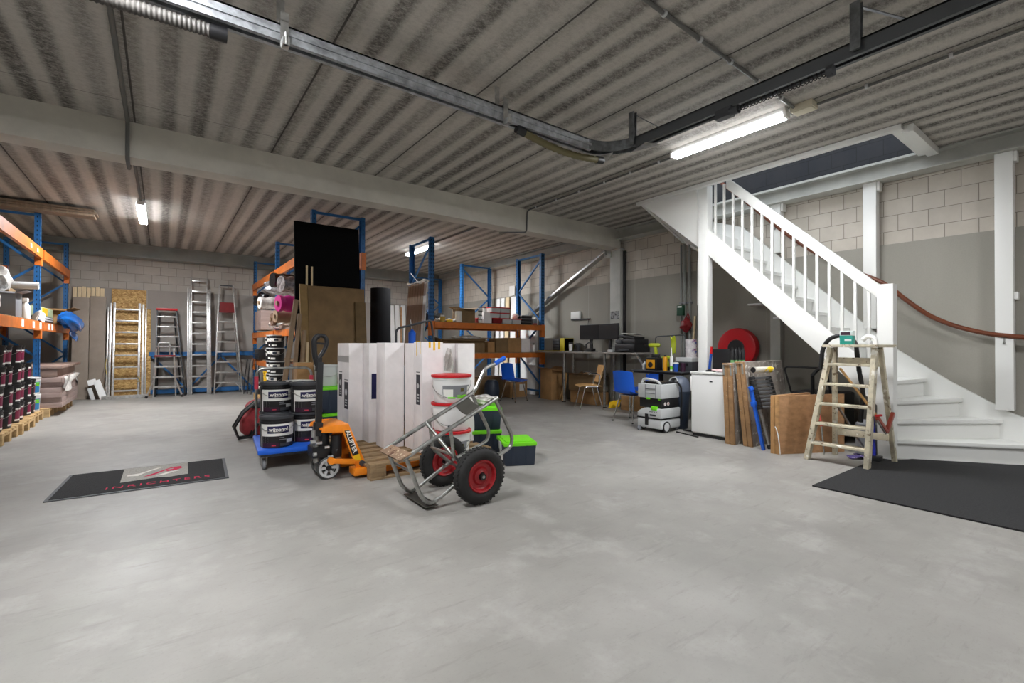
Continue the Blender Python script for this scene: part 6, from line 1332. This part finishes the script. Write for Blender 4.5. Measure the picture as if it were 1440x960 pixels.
m = MB(wbn); m.torus((6.022, 4.14, 0.672), (-0.95, 0.12, 0.35), 0.08, 0.008, 28, 8); m.build('opening_rim', LTGREY, wbn)
vc = W('dust_extractor', 'white and black dust extractor on wheels with tool case on top', 'vacuum', (5.76, 4.18, 0))
x0, x1, y0, y1 = 5.53, 5.98, 3.99, 4.40
m = MB(vc); m.box((x0, y0, 0.05), (x1, y1, 0.185)); m.build('tank', LTGREY, vc, 0.025)
m = MB(vc); m.box((x0-0.002, y0-0.002, 0.185), (x1+0.002, y1+0.002, 0.198)); m.build('seal_band', BLACK, vc)
m = MB(vc); m.prism([(y0, 0.198), (y1, 0.198), (y1, 0.27), (y1-0.1, 0.325), (y1-0.18, 0.335), (y0, 0.335)], 'yz', x0, x1); m.build('motor_housing', LTGREY, vc, 0.018)
m = MB(vc); m.box((x0-0.006, y0+0.215, 0.09), (x0+0.01, y0+0.27, 0.25)); m.build('latch', BLACK, vc, 0.004)
m = MB(vc); m.box((x0-0.006, y0+0.07, 0.31), (x0+0.08, y0+0.17, 0.362)); m.build('power_switch', GREEN, vc, 0.006)
m = MB(vc); m.box((x0-0.003, y0+0.09, 0.225), (x0, y0+0.19, 0.25)); m.build('vent', DARK, vc)
for k in range(4): MB(vc).cyl((x0-0.004, y0+0.08+0.035*k, 0.285), (x0+0.002, y0+0.08+0.035*k, 0.285), 0.008, None, 10).build('control_knob', DARK, vc)
m = MB(vc); m.box((x0+0.03, y0+0.01, 0.335), (x1-0.04, y1-0.02, 0.475)); m.build('hose_garage', BLACK, vc, 0.012)
m = MB(vc); m.box((x0+0.02, y0+0.035, 0.45), (x0+0.05, y0+0.07, 0.505)); m.build('clip', GREEN, vc, 0.004)
m = MB(vc); m.box((x0+0.0, y0+0.20, 0.455), (x0+0.03, y0+0.25, 0.48)); m.build('clip', GREEN, vc, 0.004)
m = MB(vc); m.cyl((x0+0.10, y0+0.004, 0.40), (x0+0.10, y0+0.012, 0.40), 0.025, None, 16); m.cyl((x0+0.17, y0+0.004, 0.40), (x0+0.17, y0+0.012, 0.40), 0.025, None, 16); m.build('safety_stickers', splat('sticker_mix', (236, 230, 226), (190, 60, 60), 40, 0.55), vc)
m = MB(vc); m.box((x0+0.01, y0+0.005, 0.475), (x1-0.02, y1-0.005, 0.67)); m.build('systainer', LTGREY, vc, 0.01)
for y in (y0+0.10, y0+0.275): MB(vc).box((x0+0.007, y-0.004, 0.48), (x0+0.011, y+0.004, 0.665)).build('groove', MIDGREY, vc)
for z in (0.535, 0.60): MB(vc).box((x0+0.002, y0+0.11, z), (x0+0.012, y0+0.265, z+0.012)).build('rib', MIDGREY, vc, 0.002)
m = MB(vc); m.box((x0+0.08, y0+0.07, 0.67), (x1-0.08, y1-0.08, 0.70)); m.build('tray', BLACK, vc, 0.006)
m = MB(vc); m.tube(fillet([(x0+0.06, y0+0.05, 0.67), (x0+0.06, y0+0.10, 0.715), (x0+0.06, y1-0.12, 0.74), (x0+0.06, y1-0.06, 0.73), (x0+0.06, y1-0.04, 0.67)], 0.03), 0.018, 10); m.build('carry_handle', LTGREY, vc)
for y in (y0-0.008, y1-0.03):
    w_ = MB(vc).lathe([(0.06, 0), (0.078, 0), (0.078, 0.036), (0.06, 0.036)], (x0+0.12, y, 0.08), (0, 1, 0), 26).build('wheel', BLACK, vc)
    MB(vc).lathe([(0.002, -0.004), (0.052, -0.002), (0.06, 0.0), (0.06, 0.036), (0.002, 0.036)], (x0+0.12, y, 0.08), (0, 1, 0), 26).build('hubcap', LTGREY, w_)
for y in (y0+0.04, y1-0.06):
    w_ = MB(vc).lathe([(0.01, 0), (0.034, 0), (0.034, 0.024), (0.01, 0.024)], (x0-0.01 if y > y0+0.2 else x1-0.02, y, 0.035), (0, 1, 0), 18).build('caster', MIDGREY, vc)
m = MB(vc); m.tube([(x1-0.10, y0-0.01, 0.70), (x1-0.03, y0-0.03, 0.62), (x1-0.02, y0-0.035, 0.45), (x1-0.03, y0-0.03, 0.30), (x1, y0-0.03, 0.16)], 0.013, 8); m.build('power_cable', BLACK, vc)
m = MB(); m.bar((5.99, 3.95, 0.012), (6.02, 3.72, 0.012), 0.035, 0.02); m.bar((5.80, 3.93, 0.008), (5.70, 3.54, 0.008), 0.02, 0.014); solo(m, 'floor_nozzle', BLACK, 'black tube pieces lying on the floor between the extractor and the fridge', 'tube', (5.9, 3.8, 0))
fr = W('fridge', 'white undercounter fridge beside the paint-spattered boards', 'fridge', (6.0, 3.46, 0))
MB(fr).box((5.84, 3.20, 0.03), (6.225, 3.70, 0.84)).build('cabinet', WPLASTIC, fr, 0.006)
MB(fr).box((5.79, 3.205, 0.05), (5.838, 3.695, 0.835)).build('door', WPLASTIC, fr, 0.008)
MB(fr).box((5.78, 3.19, 0.84), (6.228, 3.71, 0.868)).build('worktop', WPLASTIC, fr, 0.006)
MB(fr).box((5.80, 3.22, 0.0), (6.2, 3.68, 0.03)).build('plinth', BLACK, fr)
MB(fr).box((5.787, 3.39, 0.735), (5.791, 3.43, 0.755)).build('badge', DARK, fr)
MB(fr).cbox((5.80, 3.702, 0.70), (0.03, 0.012, 0.19)).build('handle', WPLASTIC, fr, 0.005)
m = MB(); m.bar((5.86, 3.40, 0.885), (6.0, 3.56, 0.885), 0.03, 0.03); m.bar((5.82, 3.5, 0.882), (5.9, 3.42, 0.882), 0.02, 0.02); solo(m, 'hand_tool', BLACK, 'dark hand tool lying on top of the white fridge', 'tool', (5.9, 3.45, 0.868))
m = MB(); m.sheet(lambda u, v: (5.82+0.25*u, 3.22+0.2*v, 0.88+0.02*v+0.01*math.sin(9*u)), 6, 6, 0.01); solo(m, 'pink_papers', mat('pink_paper', (226, 190, 190), 0.7), 'pinkish folded papers on the right side of the fridge top', 'paper', (5.9, 3.3, 0.87))
r = W('blue_brush', 'blue handled brush with red tip standing against the tall stair post', 'brush', (6.2, 3.70, 0.87)); MB(r).bar((6.19, 3.67, 0.87), (6.215, 3.655, 1.12), 0.028, 0.02).build('handle', mat('blue_print', (30, 80, 170), 0.5), r); MB(r).bar((6.213, 3.656, 1.10), (6.22, 3.65, 1.20), 0.03, 0.022).build('tip', RED, r)
m = MB(); m.box((6.02, 3.28, 0.90), (6.21, 3.52, 1.17)); solo(m, 'black_box', BLACK, 'black box on the fridge top right of the tall stair post', 'box', (6.1, 3.4, 0.868), None, 0.006)
GRN = mat('bottle_green', (120, 170, 110), 0.2)
for k in range(4):
    y = 3.255-0.045*k
    r = thing('drink_bottle', '%s of the four small dark-labelled bottles in front of the red hose reel' % ('first', 'second', 'third', 'fourth')[k], 'bottle', (6.12, 3.263-0.018*k if False else 3.25, 0.9), 'small bottles by the hose reel')
    r.location = (6.02+0.05*k, 3.245-0.022*k, 0.869)
    MB().lathe([(0.02, 0), (0.024, 0.01), (0.024, 0.2)], n=14).build('body', GRN, r); MB().lathe([(0.0245, 0.16), (0.0245, 0.27), (0.014, 0.30)], n=14).build('label', BLACK, r); MB().cyl((0, 0, 0.30), (0, 0, 0.325), 0.012).build('cap', BLACK, r)
hr_ = W('hose_reel', 'round red fire hose reel on the wall under the stairs', 'hose reel', (7.3, 3.84, 1.18))
MB(hr_).lathe([(0.10, -0.07), (0.27, -0.075), (0.305, -0.065), (0.315, -0.04), (0.315, 0.04), (0.30, 0.06), (0.1, 0.06)], (7.3, 3.84, 1.18), (1, 0, 0), 40).build('reel_drum', mat('reel_red', (176, 18, 28), 0.35), hr_)
MB(hr_).lathe([(0.02, -0.09), (0.12, -0.085), (0.135, -0.07), (0.135, -0.05), (0.02, -0.05)], (7.3, 3.84, 1.18), (1, 0, 0), 28).build('hub', BLACK, hr_)
MB(hr_).box((7.36, 3.74, 1.08), (7.412, 3.94, 1.28)).build('wall_mount', REDDK, hr_)
for y, z, lab in ((3.50, 1.84, 'upper small white shelf bracket on the wall under the stairs'), (3.13, 1.62, 'lower small white shelf bracket on the wall under the stairs')):
    m = MB(); m.box((7.12, y-0.10, z-0.012), (7.412, y+0.10, z+0.012)); solo(m, 'wall_shelf', WPLASTIC, lab, 'shelf', (7.3, y, z), 'small shelves under the stairs', 0.003)

# ------------------------------------------------------------------ boards and ladders in front of the stairs
def folded(label, P, mats, hinges=True):
    """thick folding table seen end-on. P = (x0, x1, bottom y0, y1, top y0, y1, h)"""
    x0, x1, a0, a1, t0, t1, h = P
    r = W('folding_table', label, 'table', (x0, a0, 0), 'paint-spattered folding tables')
    am, tm = (a0+a1)/2, (t0+t1)/2
    for (p0, p1, q0, q1) in ((a0, am-0.003, t0, tm-0.003), (am+0.003, a1, tm+0.003, t1)):
        m = MB(r); m.hexa([(x0, p0, 0), (x0+0.03, p0, 0), (x0+0.03, p1, 0), (x0, p1, 0), (x0, q0, h), (x0+0.03, q0, h), (x0+0.03, q1, h), (x0, q1, h)]); m.build('edge_frame', DOORPAINT, r, 0.003)
        m = MB(r); m.hexa([(x0+0.03, p0, 0), (x1, p0, 0), (x1, p1, 0), (x0+0.03, p1, 0), (x0+0.03, q0, h), (x1, q0, h), (x1, q1, h), (x0+0.03, q1, h)]); m.build('leaf', PAINTBOARD, r, 0.003)
    m = MB(r)
    ym0, ym1 = t0+0.015, t1-0.015
    m.bar((x0-0.003, ym0, h-0.02), (x0-0.003, ym0-0.01, h-0.15), 0.02, 0.004, (1, 0, 0)); m.bar((x0-0.003, ym1, h-0.02), (x0-0.003, ym1-0.01, h-0.15), 0.02, 0.004, (1, 0, 0)); m.bar((x0-0.003, ym0, h-0.02), (x0-0.003, ym1, h-0.02), 0.004, 0.02, (1, 0, 0)); m.build('hinge_plate', GREYSTEEL, r)
    return r
folded('left of the two paint-spattered folding tables standing beside the fridge', (5.63, 6.62, 3.005, 3.125, 3.045, 3.165, 1.0), None)
folded('right of the two paint-spattered folding tables, leaning on the left one', (5.68, 6.70, 2.815, 2.925, 2.925, 3.035, 1.02), None)
r = W('plywood_board', 'pair of low brown plywood boards standing between the folding tables and the wooden ladder', 'board', (5.6, 2.5, 0))
d = Vector((1.0, -0.50, 0)).normalized(); nn = Vector((0.50, 1.0, 0)).normalized()
for a, dd, L_, t_, h0, h1 in ((Vector((5.552, 2.462, 0)), d, 0.86, Vector((0, 0.036, 0)), 0.655, 0.665), (Vector((5.548, 2.501, 0)), Vector((1.0, -0.22, 0)).normalized(), 0.62, Vector((0, 0.044, 0)), 0.655, 0.665)):
    for q0, q1, ml in ((0.0, 0.018, DOORWOOD), (0.018, L_, PLY)):
        p, q = a+dd*q0, a+dd*q1; z0, z1 = h0+(h1-h0)*q0/L_, h0+(h1-h0)*q1/L_
        m = MB(r); m.hexa([p, q, q+t_, p+t_, p+Vector((0, 0, z0)), q+Vector((0, 0, z1)), q+t_+Vector((0, 0, z1)), p+t_+Vector((0, 0, z0))]); m.build('panel' if q0 else 'edge_strip', ml, r, 0.002)
m = MB(r); c = Vector((5.552, 2.462, 0))+d*0.50-nn*0.002+Vector((0, 0, 0.58)); m.cyl(c, c+nn*0.004, 0.012, None, 14); m.build('hole', BLACK, r)
m = MB(r); m.tube([(5.535, 2.49, 0.31), (5.53, 2.475, 0.29), (5.53, 2.455, 0.22), (5.535, 2.445, 0.12), (5.545, 2.44, 0.008)], 0.005, 6); m.build('rope_loop', WPLASTIC, r)
r = W('telescopic_pole', 'bright blue plastic support pole leaning on the right folding table', 'pole', (5.63, 2.66, 0))
MB(r).bar((5.64, 2.665, 0), (5.60, 2.79, 0.70), 0.045, 0.03, (0, 1, 0)).build('pole_body', BLUELT, r, 0.006)
MB(r).bar((5.595, 2.775, 0.69), (5.59, 2.80, 0.735), 0.07, 0.03, (0, 1, 0)).build('forked_head', BLUELT, r, 0.008)
MB(r).bar((5.605, 2.755, 0.50), (5.60, 2.765, 0.56), 0.055, 0.05, (0, 1, 0)).build('clamp', BLUELT, r, 0.006)
tl = W('telescopic_ladder', 'collapsed black and grey telescopic ladder leaning on the right folding table', 'ladder', (5.85, 2.7, 0))
P0, P1 = Vector((5.76, 2.64, 0)), Vector((5.76, 2.87, 0.86)); ax = (P1-P0).normalized(); sx = Vector((1.0, -0.2, 0)).normalized()
for s_ in (0, 0.30):
    o_ = sx*s_
    MB(tl).cyl(P0+o_, P0+o_+ax*0.50, 0.024, None, 12).build('stile_tube', STEELTUBE, tl)
    m = MB(tl)
    for k in range(9): m.cyl(P0+o_+ax*(0.47+0.045*k), P0+o_+ax*(0.508+0.045*k), 0.036, None, 12)
    m.build('stile_collars', BLACK, tl)
    MB(tl).cyl(P0+o_-ax*0.0+Vector((0, 0, 0.005)), P0+o_+ax*0.05, 0.032, None, 12).build('foot', BLACK, tl)
for k in range(9): MB(tl).bar(P0+ax*(0.49+0.045*k)+sx*0.03, P0+ax*(0.49+0.045*k)+sx*0.27, 0.05, 0.028, (0, 0, 1)).build('rung', MIDGREY, tl, 0.004)
r = W('paint_roller', 'white roller sleeve stained yellow lying on top of the telescopic ladder', 'roller', (5.80, 2.80, 0.90))
c = Vector((5.735, 2.83, 0.925)); MB(r).lathe([(0.02, 0), (0.036, 0.0), (0.036, 0.33), (0.02, 0.33)], c, sx, 20).build('sleeve', splat('yellow_stain', (240, 234, 220), (240, 200, 30), 7, 0.56, 0.9), r)
MB(r).lathe([(0.005, -0.006), (0.034, -0.006), (0.034, 0.002), (0.005, 0.002)], c, sx, 18).build('end_disc', BLACK, r)
# painted wooden stepladder
wl_ = W('wooden_stepladder', 'paint-stained wooden stepladder with platform top on the black mat edge', 'stepladder', (5.85, 1.9, 0))
for (a, b) in (((5.59, 2.185, 0), (5.67, 1.985, 1.2)), ((5.585, 1.645, 0), (5.67, 1.60, 1.2))):
    MB(wl_).bar(a, b, 0.042, 0.085, (1, 0, 0.0)).build('stile', PAINTWOOD, wl_, 0.004)
for k in range(5):
    z = 0.185+0.21*k; t = z/1.2; x = 5.59+0.08*t
    MB(wl_).box((x-0.045, 1.645-0.045*t+0.02, z-0.013), (x+0.075, 2.185-0.2*t-0.02, z+0.013)).build('tread', PAINTWOOD, wl_, 0.004)
MB(wl_).hexa([(5.58, 1.56, 1.205), (5.95, 1.50, 1.205), (5.93, 1.98, 1.205), (5.58, 2.035, 1.205), (5.58, 1.56, 1.232), (5.95, 1.50, 1.232), (5.93, 1.98, 1.232), (5.58, 2.035, 1.232)]).build('platform', PAINTWOOD, wl_, 0.004)
for (a, b) in (((6.08, 2.09, 0), (5.78, 1.985, 1.2)), ((6.16, 1.572, 0), (5.80, 1.595, 1.2))):
    MB(wl_).bar(a, b, 0.04, 0.05, (1, 0, 0)).build('rear_leg', PAINTWOOD, wl_, 0.003)
MB(wl_).bar((6.04, 1.59, 0.27), (6.03, 2.06, 0.27), 0.02, 0.07).build('rear_rail', PAINTWOOD, wl_, 0.003)
MB(wl_).bar((5.83, 1.60, 1.05), (5.83, 1.97, 1.05), 0.02, 0.09).build('rear_rail', PAINTWOOD, wl_, 0.003)
MB(wl_).bar((6.03, 1.62, 0.38), (5.84, 1.96, 0.98), 0.05, 0.02).build('cross_brace', CHAIRWOOD, wl_, 0.003)
r = W('product_box', 'turquoise and white carton with dark name band on the wooden stepladder', 'box', (5.72, 1.84, 1.2325)); MB(r).box((5.67, 1.79, 1.2325), (5.75, 1.905, 1.325)).build('box_lower', mat('turquoise', (24, 138, 126), 0.4), r, 0.003); MB(r).box((5.67, 1.79, 1.325), (5.75, 1.905, 1.375)).build('box_upper', mat('pale_mint', (214, 226, 224), 0.4), r, 0.003); MB(r).box((5.668, 1.81, 1.33), (5.67, 1.895, 1.362)).build('name_band', PURPLE, r); MB(r).box((5.668, 1.80, 1.27), (5.67, 1.86, 1.29)).build('swoosh', mat('pale_mint', (214, 226, 224), 0.4), r)
r = W('vacuum_hose', 'thick black vacuum hose looping over the back of the wooden stepladder', 'hose', (5.98, 2.0, 0.6)); 
pts = fillet([(5.99, 2.20, 0.95), (5.99, 2.18, 1.18), (5.99, 2.12, 1.30), (5.99, 1.98, 1.345), (5.99, 1.86, 1.27), (5.99, 1.84, 1.0), (6.02, 1.80, 0.7), (6.05, 1.84, 0.4)], 0.12, 6)
MB(r).tube(pts, [0.024 if k % 2 else 0.021 for k in range(len(pts))], 12).build('hose_body', BLACK, r)
r = W('broom', 'blue and white handled broom standing behind the wooden stepladder', 'broom', (6.05, 1.74, 0)); MB(r).cyl((6.06, 1.72, 0.05), (6.06, 1.735, 1.12), 0.014).build('handle', mat('violet_blue', (40, 50, 170), 0.35), r); MB(r).cyl((6.06, 1.735, 1.0), (6.06, 1.736, 1.28), 0.016).build('upper_handle', WPLASTIC, r); MB(r).cyl((6.06, 1.728, 0.70), (6.06, 1.729, 0.78), 0.018).build('joint', WPLASTIC, r); MB(r).box((6.0, 1.66, 0), (6.12, 1.78, 0.06)).build('brush_head', BLACK, r, 0.006)
r = W('white_tube_handle', 'curved white plastic tube behind the platform of the wooden stepladder', 'tube', (6.0, 1.72, 0.9)); MB(r).tube(fillet([(5.99, 1.80, 1.28), (5.99, 1.75, 1.33), (5.99, 1.69, 1.30), (5.99, 1.67, 1.1)], 0.05), 0.022, 10).build('tube_body', WPLASTIC, r)
r = W('caulking_gun', 'red clamp tool hooked on the right legs of the wooden stepladder', 'clamp', (5.98, 1.55, 0.5)); MB(r).bar((5.63, 1.575, 0.52), (5.80, 1.545, 0.36), 0.03, 0.035).build('frame_arm', mat('clamp_red', (150, 66, 52), 0.4), r, 0.003); MB(r).bar((5.80, 1.545, 0.36), (5.95, 1.53, 0.54), 0.03, 0.035).build('frame_arm', mat('clamp_red', (150, 66, 52), 0.4), r, 0.003); MB(r).bar((5.61, 1.58, 0.535), (5.70, 1.56, 0.535), 0.025, 0.02).build('jaw', RED, r, 0.003); MB(r).bar((5.63, 1.57, 0.49), (5.78, 1.545, 0.345), 0.012, 0.012).build('rod', STEELTUBE, r)
for a, b, lab in (((6.02, 2.28, 0), (6.16, 1.98, 0.72), 'left timber offcut leaning inside the wooden stepladder'), ((6.12, 2.0, 0.0), (5.99, 2.22, 0.66), 'crossing timber offcut leaning inside the wooden stepladder')):
    pass
m = MB(); m.bar((6.2, 1.80, 0.0), (5.97, 2.06, 0.62), 0.04, 0.015); solo(m, 'timber_offcut', STEELTUBE, 'thin metal strip leaning inside the wooden stepladder', 'strip', (6.28, 1.9, 0))
m = MB(); m.sheet(lambda u, v: (5.98+0.22*u+0.03*math.sin(6*v), 1.78+0.16*v+0.02*math.sin(7*u), 0.02+0.012*math.sin(9*u+7*v)), 12, 10, 0.004); solo(m, 'purple_rag', splat('purple_rag', (98, 84, 150), (190, 180, 210), 22, 0.55), 'crumpled purple and white rag on the floor under the wooden stepladder', 'rag', (6.08, 1.85, 0))
r = W('red_handle_tool', 'red handled hand tool standing inside the wooden stepladder', 'tool', (5.95, 2.16, 0)); MB(r).bar((5.93, 2.17, 0.32), (5.90, 2.20, 0.52), 0.025, 0.02).build('handle', mat('salmon_red', (206, 92, 84), 0.4), r); MB(r).bar((5.95, 2.15, 0.0), (5.93, 2.17, 0.33), 0.012, 0.012).build('shaft', STEELTUBE, r)
# dark gear under the stairs
r = W('machine_trolley', 'black tubular machine standing in the dark under the stairs', 'machine', (6.95, 2.6, 0)); MB(r).box((6.73, 2.28, 0.1), (7.3, 2.83, 0.62)).build('machine_body', BLACK, r, 0.03); MB(r).tube(fillet([(6.73, 2.82, 0.6), (6.66, 2.88, 0.94), (6.66, 2.38, 0.94), (6.73, 2.36, 0.6)], 0.06), 0.012, 8).build('guard_bar', BLACK, r); MB(r).tube([(6.70, 2.55, 0.60), (6.56, 2.50, 0.85), (6.58, 2.38, 1.0), (6.66, 2.30, 1.02)], 0.022, 8).build('hose', BLACK, r)
for y in (2.35, 2.8): MB(r).lathe([(0.03, -0.03), (0.1, -0.03), (0.1, 0.03), (0.03, 0.03)], (6.83, y, 0.1), (0, 1, 0), 20).build('wheel', RUBBER, r)
m = MB(); m.lathe([(0.09, 0), (0.1, 0.01), (0.1, 0.34), (0.06, 0.38)], (6.40, 1.89, 0), n=20); solo(m, 'grey_canister', MIDGREY, 'grey canister on the floor behind the wooden stepladder', 'canister', (6.40, 1.89, 0))
